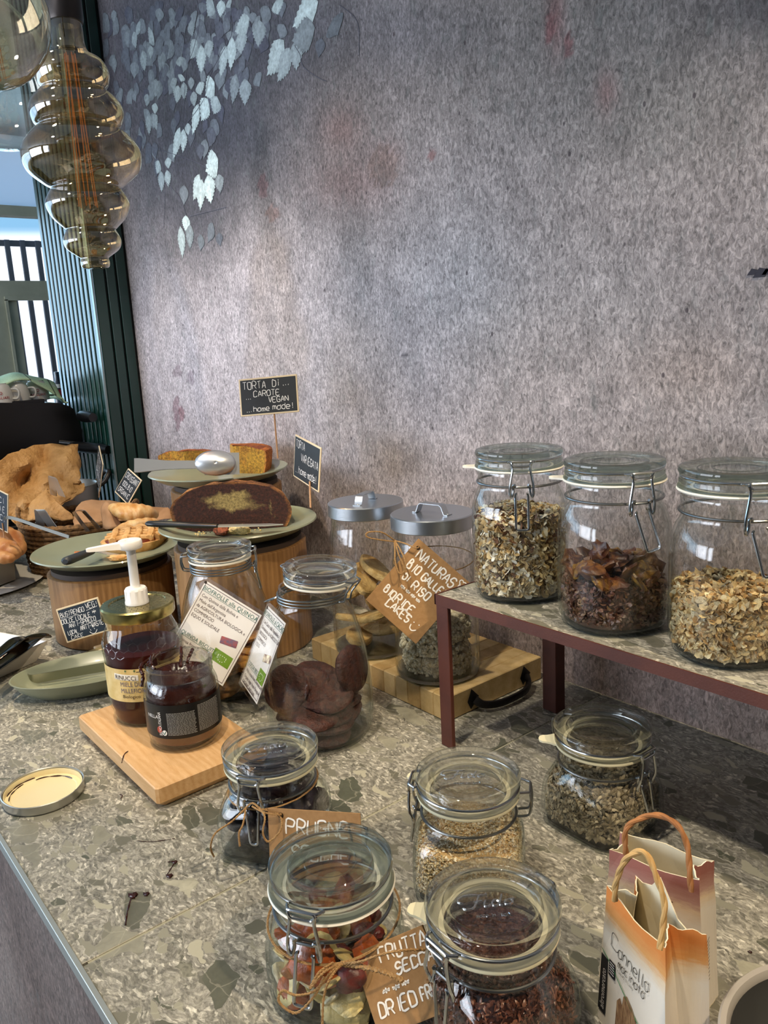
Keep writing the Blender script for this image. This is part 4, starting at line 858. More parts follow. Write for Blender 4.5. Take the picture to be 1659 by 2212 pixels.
def print_mesh(txt, size):
    """printed sans lettering as (verts2d, faces), origin at the baseline start"""
    key = (txt, size)
    if key not in _fc:
        c = bpy.data.curves.new('t', 'FONT'); c.body = txt; c.size = size; c.resolution_u = 2; o = bpy.data.objects.new('t', c); COL.objects.link(o)
        me = bpy.data.meshes.new_from_object(o.evaluated_get(bpy.context.evaluated_depsgraph_get())); _fc[key] = ([tuple(v.co[:2]) for v in me.vertices], [tuple(p.vertices) for p in me.polygons])
        bpy.data.objects.remove(o); bpy.data.curves.remove(c); bpy.data.meshes.remove(me)
    return _fc[key]
def printed(g, txt, u, v, size, place, sx=1, slant=0):
    V, F = print_mesh(txt, size); g.add([place(u+a*sx+b*slant, v+b) for a, b in V], F)
def quad_frame(c0, cu, cv):
    """matrix: x along top edge, z up, y into the board; origin at top-left corner c0; cu top-right, cv bottom-left"""
    x = (cu-c0).normalized(); z = (c0-cv); z = (z-x*z.dot(x)).normalized(); y = z.cross(x)
    M = Matrix(((x.x, y.x, z.x, c0.x), (x.y, y.y, z.y, c0.y), (x.z, y.z, z.z, c0.z), (0, 0, 0, 1))); return M, (cu-c0).length, (c0-cv).length
M_SLATE = pm('black_chalkboard', '15191c', .6, var='1b2024', vs=60); M_SLATEB = pm('blue_black_chalkboard', '17222d', .5, var='1c2935', vs=60)
M_CHALK = pm('white_chalk_pen', 'eceae6', .7, bs=.2); M_BEAD = pm('birch_sign_edge', 'dcc8a4', .6); M_STICK = wood('birch_stick', 'b9916a', '98704b', 30, (9, 9, 1), .6)
def board_sign(label, M, w, h, lines, slate=M_SLATE, stick=None, chalk=.0011, extra=None, name='chalkboard_sign'):
    t = thing(name, label, 'sign', mat=M)
    g = G(); g.box(0, w, 0, .0022, -h, 0, b=.0006); g.out('board', M_BEAD, t, False)
    g = G(); e = .0028; g.box(e, w-e, -.0003, .001, -h+e, -e); g.out('slate', slate, t, False)
    g = G(); pl = lambda a, b: (a, -.0005, b); writing(g, lines, pl, chalk)
    if extra: extra(g, pl)
    g.out('lettering', M_CHALK, t, False)
    if stick: g = G(); g.tube([stick[0], stick[1]], .0016, 8); g.out('stick', M_STICK, t)
    return t
def local(M, p): return tuple(M.inverted() @ Vector(p))
# two cake signs on sticks
M1, w1, h1 = quad_frame(dep(515, 820, 1.415), dep(641, 808, 1.395), dep(524, 900, 1.415))
s1 = dep(600, 990, 1.41)
board_sign('black sign reading torta di carote vegan on a stick', M1, w1, h1, fr(w1, h1, [('TORTA', .07, .46, .29, .19), ('Di', .58, .70, .27, .17), ('...', .74, .86, .27, .15), ('...', .10, .20, .56, .1), ('CAROTE', .25, .68, .50, .15), ('VEGAN', .50, .83, .68, .14), ('...', .10, .20, .90, .1), ('home', .23, .50, .90, .14), ('made!', .56, .90, .88, .15)]), stick=(local(M1, dep(592, 890, 1.407)), local(M1, s1)))
M2, w2, h2 = quad_frame(dep(637.5, 938, 1.40), dep(693, 967.5, 1.30), dep(641, 1031, 1.405))
board_sign('black sign reading torta variegata on a stick', M2, w2, h2, fr(w2, h2, [('TORTA', .07, .42, .26, .17), ('VARIEGATA', .30, .93, .53, .17), ('...', .08, .18, .86, .08), ('home', .22, .52, .84, .16), ('made!', .58, .90, .84, .17)]), stick=(local(M2, dep(669, 1040, 1.346)), local(M2, dep(671, 1097, 1.335))))
# sign by the dish (propped on a small peg clip)
M3, w3, h3 = quad_frame(onx(120, 1317, -1.365), onx(211, 1289.5, -1.315), onx(116, 1392, -1.365))
def smile(g, pl):
    P = lambda *q: [(a*w3, -b*h3) for a, b in q]
    ribbon(g, P((.58, .87), (.63, .94), (.70, .94), (.76, .86)), .0010, pl); ribbon(g, P((.61, .81), (.62, .85)), .0012, pl); ribbon(g, P((.70, .80), (.71, .84)), .0012, pl)
    for a, b in (((.06, .31), (.46, .31)), ((.66, .27), (.92, .24)), ((.45, .65), (.70, .635))): ribbon(g, P(a, b), .0008, pl)
board_sign('small blue-black sign reading bustrengo veg behind the sage oval dish', M3, w3, h3, fr(w3, h3, [('BUSTRENGO', .06, .60, .27, .13), ('VEG!', .67, .93, .23, .15), ('DOLCE LOCALE', .04, .69, .46, .12), ('*', .77, .88, .44, .16), ('ANTI-SPRECO', .17, .78, .61, .12), ('LOCAL', .10, .33, .80, .11), ('ANTI-WASTE', .40, .92, .77, .13), ('CAKE', .14, .42, .94, .10)], .1), slate=M_SLATEB, chalk=.0009, extra=smile)
t = thing('sign_clip', 'pale wooden clip foot holding up the bustrengo sign', 'sign holder', (0, 0, 0))
Q = M3 @ Vector((w3*.93, .0028, -h3*.7)); g = G(); g.box(Q.x-.004, Q.x+.004, Q.y+.004, Q.y+.011, .0004, Q.z+.03); g.out('peg', M_BEAD, t, False)
Q = M3 @ Vector((w3*.6, .0028, -h3)); g = G(); g.box(Q.x-.022, Q.x+.028, Q.y+.005, Q.y+.022, .0004, .022, b=.001); g.out('foot', M_BEAD, t, False)
# croissant sign, edge-on sign of the pot, sign at the photo's left edge
M4, w4, h4 = quad_frame(dep(277, 1011, 1.90), dep(306, 1037, 1.83), dep(248, 1063, 1.90))
board_sign('tilted black sign reading croissant stuck in the basket', M4, w4, h4, fr(w4, h4, [('CROISSANT', .10, .92, .32, .20), ('100%', .15, .48, .60, .17), ('BIO', .55, .82, .60, .17), ('ORGANIC', .12, .85, .86, .16)]), stick=(local(M4, dep(277, 1060, 1.865)), local(M4, dep(283, 1110, 1.87))))
M5, w5, h5 = quad_frame(dep(213, 962, 2.06), dep(222, 1003, 1.99), dep(204, 1003, 2.12))
board_sign('thin slanting black sign seen nearly edge-on over the steel pot', M5, w5, h5, fr(w5, h5, [('PANE', .15, .7, .3, .15), ('BIO', .2, .7, .55, .15), ('ORGANIC', .1, .9, .8, .15)]), stick=(local(M5, dep(215, 1040, 2.05)), local(M5, dep(214, 1075, 2.05))))
M6, w6, h6 = quad_frame(dep(-26, 1046, 1.80), dep(17, 1068, 1.74), dep(-12, 1130, 1.80))
board_sign('blue-black sign at the left photo edge above the pastry tin', M6, w6, h6, fr(w6, h6, [('DOLCI', .12, .8, .3, .14), ('PERA E', .2, .85, .52, .14), ('NOCI', .35, .85, .74, .14)]), slate=M_SLATEB, stick=(local(M6, dep(5, 1130, 1.77)), local(M6, dep(10, 1165, 1.77))))

# kraft tags ------------------------------------------------------------
M_KRAFT = pm('kraft_card', 'a27c4f', .8, var='967146', vs=160, bs=.1, bscale=500); M_INK = pm('white_paint_pen', 'f2eee6', .6); M_TWINE = pm('jute_twine', 'b08c5c', .9, var='8c6a40', vs=600, bs=.6, bscale=900)
def kraft(label, M, w, h, lines, ink, th=.0012, extra=None, hole=None):
    t = thing('kraft_tag', label, 'tag', mat=M); g = G()
    g.box(0, w, 0, th, -h, 0, b=.0003); g.out('card', M_KRAFT, t, False)
    g = G(); pl = lambda a, b: (a, -.0004, b); writing(g, lines, pl, ink)
    if extra: extra(g, pl)
    g.out('lettering', M_INK, t, False)
    if hole:
        g = G(); g.lathe([(.0001, 0), (.0028, 0)], 14, M=Matrix.Translation((hole[0], -.0003, hole[1])) @ Matrix.Rotation(PI/2, 4, 'X')); g.out('punched_hole', pm('dark_hole', '2c2118', .9), t, False)
    return t
def twine(g, pts, r=.0011, k=8):
    P = smooth_path(pts, k); n = len(P)
    for ph in (0, 2.1, 4.2):
        Q = []; L = 0
        for i, p in enumerate(P):
            if i: L += (p-P[i-1]).length
            d = (P[min(i+1, n-1)]-P[max(i-1, 0)]).normalized(); a = d.orthogonal().normalized() if i == 0 else (a-d*a.dot(d)).normalized(); b = d.cross(a); th = L*900+ph
            Q.append(p+(a*math.cos(th)+b*math.sin(th))*r*.5)
        g.tube(Q, r*.58, 5)
def M_tag(px, w=None):  # px: three corners (x, y, depth)
    return quad_frame(*[dep(*p) for p in px])
Mn, wn, hn = M_tag([(904, 1163, 1.070), (1014, 1258, 1.062), (795, 1300, 1.070)])
def heart(g, pl):
    c = (wn*.935, -.0075); P = [(c[0]+.0045*math.sin(a)**3*1.1, c[1]+.0045*(13*math.cos(a)-5*math.cos(2*a)-2*math.cos(3*a)-math.cos(4*a))/15) for a in np.linspace(0, 2*PI, 16)]; ribbon(g, P, .0014, pl)
    ribbon(g, [(wn*.75, -hn+.016), (wn*.77, -hn+.011), (wn*.82, -hn+.010), (wn*.865, -hn+.014)], .0016, pl); ribbon(g, [(wn*.765, -hn+.021), (wn*.765, -hn+.0195)], .002, pl); ribbon(g, [(wn*.85, -hn+.0225), (wn*.85, -hn+.021)], .002, pl)
tg = kraft('large kraft tag reading naturasi bio gallette, tied to the rice cake jar', Mn, wn, hn, fr(wn, hn, [('NATURASI', .15, .90, .20, .12), ('BIO', .13, .35, .36, .11), ('GALLETTE', .42, 1.0, .36, .10), ('DI', .20, .30, .50, .08), ('RISO', .39, .70, .52, .10), ('****', .26, .64, .61, .06), ('BIO', .11, .30, .77, .09), ('RICE', .33, .65, .77, .10), ('CAKES', .27, .69, .885, .10)]), .0021, extra=heart, hole=(.008, -.010))
tw = thing('twine_bow', 'jute twine tied round the neck of the rice cake jar in a bow', 'twine', (0, 0, 0)); g = G()
jc_ = jar_rice.location; P = []
for k in range(25):
    a = 2*PI*k/24; P.append((jc_.x+.0575*math.cos(a), jc_.y+.0575*math.sin(a), .206+.004*math.cos(a-2.2)))
kn = dep(853, 1168, 1.075)
twine(g, P, .0008, 2); g.out('neck_loop', M_TWINE, tw)
for nm, pts in (('bow_loop', [(853, 1168, 1.073), (825, 1150, 1.06), (795, 1150, 1.055), (793, 1160, 1.055), (820, 1166, 1.06), (853, 1170, 1.070)]), ('bow_loop', [(853, 1168, 1.073), (866, 1190, 1.058), (876, 1215, 1.052), (872, 1236, 1.050), (862, 1238, 1.050), (854, 1215, 1.055), (853, 1190, 1.062), (852, 1170, 1.07)]), ('tail', [(853, 1168, 1.073), (875, 1174, 1.064), (898, 1184, 1.060), (905, 1182, 1.066)]), ('tail', [(853, 1167, 1.072), (860, 1195, 1.06), (872, 1225, 1.055), (874, 1248, 1.052)])):
    g = G(); twine(g, [dep(*p) for p in pts], .0012, 6); g.out(nm, M_TWINE, tw)
# prune tag
Mp, wp, hp = M_tag([(578, 1745, .772), (778, 1757, .742), (561, 1888, .772)])
kraft('kraft tag reading prugne hung on the prune jar', Mp, wp, hp, fr(wp, hp, [('PRUGNE', .20, .85, .36, .21), ('SECCHE', .25, .85, .72, .2)], .1), .0018, hole=(.014, -.0065))
tw = thing('jute_twine', 'jute twine knotted round the prune jar behind its clasp', 'twine', (0, 0, 0)); g = G(); c_ = jar_prune.location; P = []
for k in range(25): a = 2*PI*k/24; P.append((c_.x+.0472*math.cos(a), c_.y+.0472*math.sin(a), .0665+.0045*math.sin(a+.6)))
twine(g, P, .0009, 2); g.out('neck_loop', M_TWINE, tw)
for pts in ([(531, 1745, .785), (500, 1775, .775), (465, 1800, .77), (455, 1830, .775), (462, 1850, .80)], [(531, 1745, .785), (525, 1780, .772), (516, 1800, .77), (518, 1828, .77)], [(545, 1742, .78), (570, 1755, .768), (600, 1760, .765), (609, 1758, .768)], [(560, 1745, .775), (572, 1765, .762), (568, 1800, .76), (580, 1818, .76), (605, 1795, .76), (608, 1770, .765), (595, 1755, .77), (565, 1748, .775)], [(531, 1745, .785), (545, 1735, .782), (560, 1745, .775)]):
    g = G(); twine(g, [dep(*p) for p in pts], .0011, 6); g.out('strand', M_TWINE, tw)
# dried fruit tag
Mf, wf, hf = M_tag([(761, 2062, .610), (912, 1998, .600), (755, 2252, .592)])
kraft('thick kraft tag reading frutta secca, between two front jars', Mf, wf, hf, fr(wf, hf, [('FRUTTA', .33, .97, .22, .17), ('SECCA', .48, 1.0, .41, .13), ('***', .22, .60, .58, .09), ('DRIED', .10, .60, .80, .16), ('FRUIT', .68, 1.0, .79, .14)], .15), .0015, th=.0028)
tw = thing('rough_twine', 'frayed jute twine bow tied on the dried fruit jar', 'twine', (0, 0, 0)); g = G(); c_ = jar_fruit.location; P = []
for k in range(25): a = 2*PI*k/24; P.append((c_.x+.0535*math.cos(a), c_.y+.0535*math.sin(a), .0655+.003*math.sin(a)))
twine(g, P, .0010, 2); g.out('neck_loop', M_TWINE, tw)
for pts, r_ in (([(737, 2082, .588), (775, 2078, .572), (830, 2060, .565), (880, 2052, .565), (918, 2052, .575)], .0012), ([(737, 2082, .588), (780, 2088, .572), (830, 2100, .560), (870, 2118, .556)], .0022), ([(737, 2082, .588), (715, 2100, .575), (680, 2140, .570), (640, 2150, .572), (610, 2140, .575), (603, 2165, .575), (640, 2188, .572), (680, 2150, .570), (700, 2110, .573)], .0011), ([(737, 2084, .585), (715, 2110, .57), (700, 2150, .568), (696, 2212, .566)], .0011), ([(737, 2082, .588), (700, 2100, .57), (670, 2135, .568), (690, 2100, .57), (720, 2080, .58)], .0012)):
    g = G(); twine(g, [dep(*p) for p in pts], r_, 6); g.out('strand', M_TWINE, tw)

# laminated cards --------------------------------------------------------
M_CARD = pm('white_printed_card', 'e9e4de', .45); M_LAM = glassy('laminating_film', (.985, .985, .985), (.8, .83, .85), rough=.06, f0=.06); M_TXT = pm('dark_maroon_print', '3f2326', .7); M_GRN = pm('green_teal_print', '1d5f52', .7); M_EUG = pm('leaf_green_print', '6f9420', .6); M_REDP = pm('red_grey_photo_print', '9c4a44', .5, var='4d5570', vs=180)
def card(label, M, w, h, title, sub, left, foot, pack_col):
    t = thing('product_card', label, 'card', mat=M); e = .0052
    g = G(); g.box(0, w, -.00035, .00075, -h, 0); g.out('laminate', M_LAM, t, False)
    g = G(); g.box(e, w-e, 0, .0004, -h+e, -e); g.out('card', M_CARD, t, False)
    pl = lambda a, b: (a, -.00025, b); g = G(); b_ = .0025
    for (x0, x1, z0, z1) in ((e+b_, w-e-b_, -e-b_-.0007, -e-b_), (e+b_, w-e-b_, -h+e+b_, -h+e+b_+.0007), (e+b_, e+b_+.0007, -h+e+b_, -e-b_), (w-e-b_-.0007, w-e-b_, -h+e+b_, -e-b_)): g.add([pl(x0, z0), pl(x1, z0), pl(x1, z1), pl(x0, z1)], [(0, 1, 2, 3)])
    v = -.0265
    for s_ in left: printed(g, s_, .011, v, .0066, pl, .9); v -= .0076
    v = -.0265-.0076*len(left)-.0290
    for s_ in foot: printed(g, s_, .011, v, .0066, pl, .9); v -= .0076
    g.out('lettering', M_TXT, t, False)
    g = G(); W_ = max(p[0] for p in print_mesh(title, .0088)[0]); printed(g, title, (w-W_)/2, -.0170, .0088, pl); g.add([pl((w-W_)/2, -.0186), pl((w+W_)/2, -.0186), pl((w+W_)/2, -.0181), pl((w-W_)/2, -.0181)], [(0, 1, 2, 3)])
    vs_ = -.0265-.0076*len(left)-.0200; printed(g, sub, .010, vs_, .0078, pl, .95); g.add([pl(.010, vs_-.0014), pl(.010+len(sub)*.0046, vs_-.0014), pl(.010+len(sub)*.0046, vs_-.0009), pl(.010, vs_-.0009)], [(0, 1, 2, 3)])
    g.out('heading', M_GRN, t, False)
    g = G(); cx, cz = w*.74, -h*.50; g.lathe([(.0001, -.013), (.0046, -.013), (.0050, -.012), (.0050, .012), (.0046, .013), (.0001, .013)], 12, M=Matrix.Translation((cx, -.0003, cz)) @ Matrix.Rotation(-.22, 4, 'Y') @ Matrix.Rotation(PI/2, 4, 'Y') @ Matrix.Scale(.06, 4, (0, 1, 0))); g.out('product_photo', pack_col, t)
    g = G(); x0, x1, z0, z1 = w*.62, w*.90, -h*.77, -h*.63; g.add([pl(x0, z0), pl(x1, z0), pl(x1, z1), pl(x0, z1)], [(0, 1, 2, 3)]); g.out('organic_logo', M_EUG, t, False)
    g = G(); pl2 = lambda a, b: (a, -.0004, b)
    for k in range(12):
        a = 2*PI*k/12; c = ((x0+x1)/2+.0075*math.cos(a)*(1 if k % 2 else .9), (z0+z1)/2+.0042*math.sin(a)+.001*math.cos(2*a)); P = [pl2(c[0]+.0009*math.cos(b)*(1 if j % 2 else .45), c[1]+.0009*math.sin(b)*(1 if j % 2 else .45)) for j, b in enumerate(np.linspace(0, 2*PI, 11)[:-1])]; g.add(P, [tuple(range(10))])
    g.out('logo_stars', M_INK, t, False)
    g = G(); g.lathe([(.0001, 0), (.0022, 0)], 14, M=Matrix.Translation((.0068, -.0004, -.0072)) @ Matrix.Rotation(PI/2, 4, 'X')); g.out('punched_hole', pm('dark_punch', '4a4038', .9), t, False)
    return t
Mq, wq, hq = M_tag([(442, 1243, 1.118), (576, 1326, 1.085), (341, 1398, 1.118)])
card('laminated card headed biofrolle alla quinoa on the pale biscuit jar', Mq, wq, hq, 'BIOFROLLE alla QUINOA', 'QUINOA BISCUITS', ['Con Quinoa dalla Bolivia e', "Miele dall'Argentina", 'da AGRICOLTURA BIOLOGICA e', 'COMMERCIO', 'EQUO E SOLIDALE'], ['Quinoa from Bolivia and', 'from Argentina', 'ORGANIC'], M_REDP)
Mc, wc_, hc = M_tag([(579, 1298, 1.045), (623, 1341, .965), (516.5, 1478, 1.045)])
card('laminated card turned sideways headed biofrolle al cacao', Mc, wc_, hc, 'BIOFROLLE al CACAO', 'COCOA BISCUITS', ["Con Cacao dalla Repubblica", "Dominicana da AGRICOLTURA", 'BIOLOGICA', 'COMMERCIO', 'EQUO'], ['With cocoa from Dominican Rep.', 'Organic sugar from Paraguay', 'ORGANIC AND FAIR'], pm('brown_photo_print', '5d3b38', .5, var='e8dcc0', vs=120))
# ================================================================== CAKES, STANDS, LEFT SIDE
M_DRUM = wood('oak_drum', 'a17a4c', '7a562f', 9, (9, 9, .8), .5, 4); M_DRUMT = pm('dark_drum_top', '3a2c22', .7)
M_SAGE = pm('sage_green_stoneware', '8e947e', .28, var='848a74', vs=9, bs=.05, bscale=40, Coat_Weight=.3)
def drum(label, x, y, r, h):
    t = thing('drum_stand', label, 'stand', (x, y, .0003)); g = G(); g.lathe([(r-.003, 0), (r, .003), (r, h-.012), (r-.001, h-.011), (r-.006, h-.010)], 72); g.out('body', M_DRUM, t)
    g = G(); g.lathe([(.001, h-.0105), (r-.0075, h-.0105), (r-.0075, h-.001), (.001, h-.0005)], 72); g.out('top', M_DRUMT, t); return t
def plate(label, x, y, z, R, name='plate', lift=.024):
    t = thing(name, label, 'plate', (x, y, z)); g = G()
    g.lathe([(.0005, .0025), (R*.50, .0025), (R*.56, 0), (R*.60, .0008), (R*.62, .003), (R*.82, .010), (R*.96, lift-.003), (R, lift), (R*.992, lift+.0022), (R*.955, lift-.0005), (R*.80, .0145), (R*.60, .0075), (R*.35, .0065), (.0005, .0065)], 96); g.out('body', M_SAGE, t); return t
# heights: rims at about .203, .254, .310 above the counter
RP = .136; Z1_, Z2_, Z3_ = .1625, .2195, .2815; L_ = .0240
drum('wooden drum stand under the plate of crostata, lowest of three', -1.457, .508, .1120, Z1_-L_-.0008)
drum('wooden drum stand under the marble cake', -1.214, .654, .1140, Z2_-L_-.0008)
drum('tallest wooden drum stand against the wall under the carrot cake', -1.432, .752, .1100, Z3_-L_-.0008)
plate('round sage plate holding the last slice of crostata', -1.457, .508, Z1_-L_, RP)
plate('round sage plate holding the marble cake and a black-handled knife', -1.214, .654, Z2_-L_, RP)
plate('round sage plate holding the carrot cake, highest of three', -1.418, .731, Z3_-L_, RP)

# marble cake: half of a domed ring-less cake, cut face towards the room
def cake_mat(name, crust, dark, light, split=.5, sc=22):
    m_, t, out = nodes(name); a = t.nodes.new('ShaderNodeVertexColor'); a.layer_name = 'Col'; co = coords(t)
    n = noise(t, co, sc, 4, .6, 1.2); fine = noise(t, co, 230, 5, .75); sep = N_(t, 'ShaderNodeSeparateColor'); t.links.new(a.outputs[0], sep.inputs[0])
    mk = N_(t, 'ShaderNodeMath', operation='ADD'); t.links.new(n, mk.inputs[0]); t.links.new(sep.outputs[1], mk.inputs[1])
    crumb = mixc(t, ramp(t, mk.outputs[0], [(.80, 0.0), (1.22, 1.0)]), mixc(t, ramp(t, noise(t, co, 150, 5, .8), [(.4, 0.0), (.62, 1.0)]), lin(dark), tuple(min(1, q*2.6) for q in lin(dark))), lin(light)); c = mixc(t, sep.outputs[0], crumb, mixc(t, ramp(t, n, [(.35, 0.0), (.6, 1.0)]), lin(crust[0]), lin(crust[1])))
    c = mixc(t, 1, c, ramp(t, fine, [(.3, .25), (.7, 2.0)]), 'MULTIPLY'); pbsdf(t, out, c, .85, 0, bump(t, fine, 1, .004)); return m_
M_MARB = cake_mat('marble_cake', ('4a2815', 'b0763a'), '2b130a', '94814f')
def cake_half(name, label, R, H, M, mat, a0=0, a1=PI, dome=.35, n=36, rows=10, inner=0.0, light=None, cat='cake'):
    """sector of a round cake: crust outside, crumb on the cut faces; local x along the cut"""
    g = G(); V = []; C = []; prof = []
    for i in range(rows+1):
        s_ = i/rows; 
        if s_ < .55: q = s_/.55; prof.append((R*(.90+.10*math.sin(q*PI/2)), H*(1-dome)*q*.95))
        else: q = (s_-.55)/.45; prof.append((R*math.cos(q*PI/2)**.8 if q < 1 else .0005, H*(1-dome)*.95+(H-H*(1-dome)*.95)*math.sin(q*PI/2)))
    P = len(prof)
    for i, (r, z) in enumerate(prof):
        for k in range(n+1):
            t = a0+(a1-a0)*k/n; w_ = 1+.015*math.sin(5*t+z*80); V.append((max(r, inner)*w_*math.cos(t), max(r, inner)*w_*math.sin(t), max(.0002, z+.0015*math.sin(7*t+r*90)))); C.append((1, 0, 0))
    F = [(i*(n+1)+k, i*(n+1)+k+1, (i+1)*(n+1)+k+1, (i+1)*(n+1)+k) for i in range(P-1) for k in range(n)]
    g.v = V; g.c = C; g.f = F; g.mi = [0]*len(F); g.n = len(V)
    # cut faces as fine grids so that the marbling can vary
    for t in (a0, a1):
        m_ = 14; base = g.n
        for i, (r, z) in enumerate(prof):
            for j in range(m_+1):
                q = j/m_; rr = max(r, inner)*(1+.015*math.sin(5*t+z*80))*q+inner*(1-q); zz = max(.0002, z+.0015*math.sin(7*t+r*90)*q)
                L = (light(rr*math.cos(t), zz) if light else .4); g.v.append((rr*math.cos(t), rr*math.sin(t), zz)); g.c.append((.85 if (q > .985) or i >= P-1 else 0, L, 0))
        F = [(base+i*(m_+1)+j, base+i*(m_+1)+j+1, base+(i+1)*(m_+1)+j+1, base+(i+1)*(m_+1)+j) for i in range(P-1) for j in range(m_)]; g.f += F; g.mi += [0]*len(F); g.n = len(g.v)
    g.f.append(tuple(range(n, -1, -1))+((g.n,) if False else ())); g.mi.append(0)
    o = g.out(name, mat, None, True, True, angle=50); o.matrix_world = M; return tag(o, label, cat)
zc2 = Z2_-L_+.0068; ang = math.atan2(.70, .71)
cM = Matrix.Translation((-1.232, .650, zc2)) @ Matrix.Rotation(D(52), 4, 'Z')
o = cake_half('marble_cake', 'half a marble cake, dark and golden crumb on its cut face', .106, .084, cM, M_MARB, 0, PI, .55, light=lambda x, z: .75*math.exp(-((x-.006)/.048)**2-((z-.052)/.018)**2)+.10)
# broken-off piece and crumbs
M_LC = cake_mat('pale_cake_crumb', ('7a4a25', 'a4763f'), '6b3a25', 'd9c48e')
def lump(name, label, cat, loc, sc, mat, seed, col=(0, .7, 0), rot=0, group=None, a=.16):
    g = G(); v, f = bumpy(seed, 14, 9, a, sc); g.v = v; g.f = f; g.n = len(v); g.mi = [0]*len(f); g.c = [col]*len(v); o = g.out(name, mat, None, True, True); o.location = loc; o.rotation_euler = (0, 0, rot); return tag(o, label, cat, group)
p = onz(518, 1142, zc2+.010); lump('cake_piece', 'pale yellow broken piece of marble cake below the knife', 'cake', (p.x, p.y, zc2+.0085), (.020, .011, .009), M_LC, 5, (0, .75, 0), .9)
p = onz(478, 1146, zc2+.008); lump('cake_piece', 'dark chocolate broken piece of marble cake below the knife', 'cake', (p.x, p.y, zc2+.0085), (.015, .011, .009), M_LC, 6, (0, .0, 0), .3)
def crumbs(name, label, n, pts, mat, size, seed, zfun):
    r = np.random.RandomState(seed); g = G(); v, f = bumpy(seed, 5, 3, .2, (1, .8, .7)); P = []
    for x, y, sx_, sy_ in pts:
        for _ in range(n): q = onz(x+r.randn()*sx_, y+r.randn()*sy_, zfun); P.append((q.x, q.y, zfun))
    P = np.array(P); m_ = len(P); scatter(g, (np.array(v), f), P, rot_batch(m_), r.uniform(.5, 1.3, (m_, 1))*size*np.ones((1, 3)), np.ones((m_, 3))); o = g.out(name, mat); return tag(o, label, 'crumbs', kind='stuff')
crumbs('cake_crumbs', 'dark crumbs strewn round the marble cake', 26, [(400, 1142, 22, 2), (600, 1128, 25, 4), (450, 1146, 30, 3), (610, 1118, 14, 4)], pm('dark_crumb', '2c1710', .8), .0017, 3, zc2+.0012)
crumbs('pale_crumbs', 'pale crumbs by the broken cake pieces', 9, [(435, 1152, 12, 2), (545, 1144, 8, 3)], pm('pale_crumb', 'd7bf83', .8), .0020, 4, zc2+.0012)
# knife with black handle on the marble cake plate
M_BLACK = pm('black_plastic', '0c0d0e', .35); M_SHINE = pm('polished_steel', 'd6dadd', .34, .8); M_DARKST = pm('brushed_tong_steel', '8f8f8c', .25, 1.0)
def knife(name, label, a, b, c, hw=.0085, bw=.010):
    """handle a->b, blade b->c"""
    a, b, c = Vector(a), Vector(b), Vector(c); t = thing(name, label, 'knife', (0, 0, 0)); d = (b-a).normalized(); s_ = Vector((0, 0, 1)).cross(d).normalized(); u = d.cross(s_)
    g = G(); g.tube([a, a+d*.004, a+d*.02, (a+b)/2, b-d*.01, b], [.004, hw*.85, hw, hw*.92, hw*.75, hw*.6], 12, flat=.7); g.out('handle', M_BLACK, t)
    d2 = (c-b).normalized(); s2 = Vector((0, 0, 1)).cross(d2).normalized(); g = G(); P = [b-s2*bw, b+s2*bw, b+(c-b)*.8+s2*bw, c, b+(c-b)*.72-s2*bw]; T = Vector((0, 0, .0009)); n = 5
    g.add([p_-T for p_ in P]+[p_+T for p_ in P], [tuple(range(n-1, -1, -1)), tuple(range(n, 2*n))]+[(i, (i+1) % n, n+(i+1) % n, n+i) for i in range(n)]); g.out('blade', M_SHINE, t, False); return t
zk = Z2_+.0085
knife('cake_knife', 'black-handled knife lying across the marble cake plate', onz(316, 1131, zk), onz(470, 1136, zk-.002), onz(612, 1133, zk-.012), .0080, .0075)
# carrot cake pieces
M_CARROT = cake_mat('carrot_cake', ('7d3c17', 'b5692c'), '7a4a12', 'b98a2e')
zc3 = Z3_-L_+.0068
for nm, lb, px_, py_, a0, a1, R, rz, H in (('carrot_cake', 'flat remaining piece of carrot cake left of the tongs', 402, 1020, 0, 2.6, .066, 62, .044), ('carrot_cake', 'tall piece of carrot cake right of the tongs', 508, 1022, -.1, 2.2, .080, 30, .056)):
    p = onz(px_, py_, zc3); cake_half(nm, lb, R, H, Matrix.Translation((p.x, p.y, zc3)) @ Matrix.Rotation(D(rz), 4, 'Z'), M_CARROT, a0, a1, .16, light=lambda x, z: .5)
# cake tongs: sprung handle, oval bowl, flat blade
tg = thing('cake_tongs', 'polished steel cake tongs resting over the carrot cake plate', 'tongs', (0, 0, 0))
A = [dep(290, 1005, 1.38), dep(360, 1004, 1.39), dep(430, 1003, 1.40)]
g = G(); upv = dep(290, 990, 1.38)-dep(290, 1020, 1.38)
V = []
for p, k in ((A[0], 1.0), (A[0]+(A[1]-A[0])*.15, 1.0), (A[1], .62), (A[2], .55)):
    h = upv*.5*k; n = (A[2]-A[0]).cross(upv).normalized()*.0015; V += [p-h-n, p+h-n, p+h+n, p-h+n]
g.add(V, [(i*4+k, i*4+(k+1) % 4, i*4+4+(k+1) % 4, i*4+4+k) for i in range(3) for k in range(4)]+[(3, 2, 1, 0), (12, 13, 14, 15)]); g.out('front_arm', M_SHINE, tg, True, angle=50)
g = G(); n_b = (A[2]-A[0]).cross(upv).normalized(); n_b = n_b if n_b.dot(Vector(ray(400, 1000))) > 0 else -n_b; g.v = []; 
V2 = [Vector(p)+n_b*.016 for p in V]; g.add(V2, [(i*4+k, i*4+(k+1) % 4, i*4+4+(k+1) % 4, i*4+4+k) for i in range(3) for k in range(4)]+[(3, 2, 1, 0), (12, 13, 14, 15)]); g.add([V[0], V[1], V2[1], V2[0], V[3], V[2], V2[2], V2[3]], [(0, 1, 2, 3), (4, 7, 6, 5), (0, 3, 7, 4), (1, 5, 6, 2)]); g.out('back_arm', M_SHINE, tg, False)
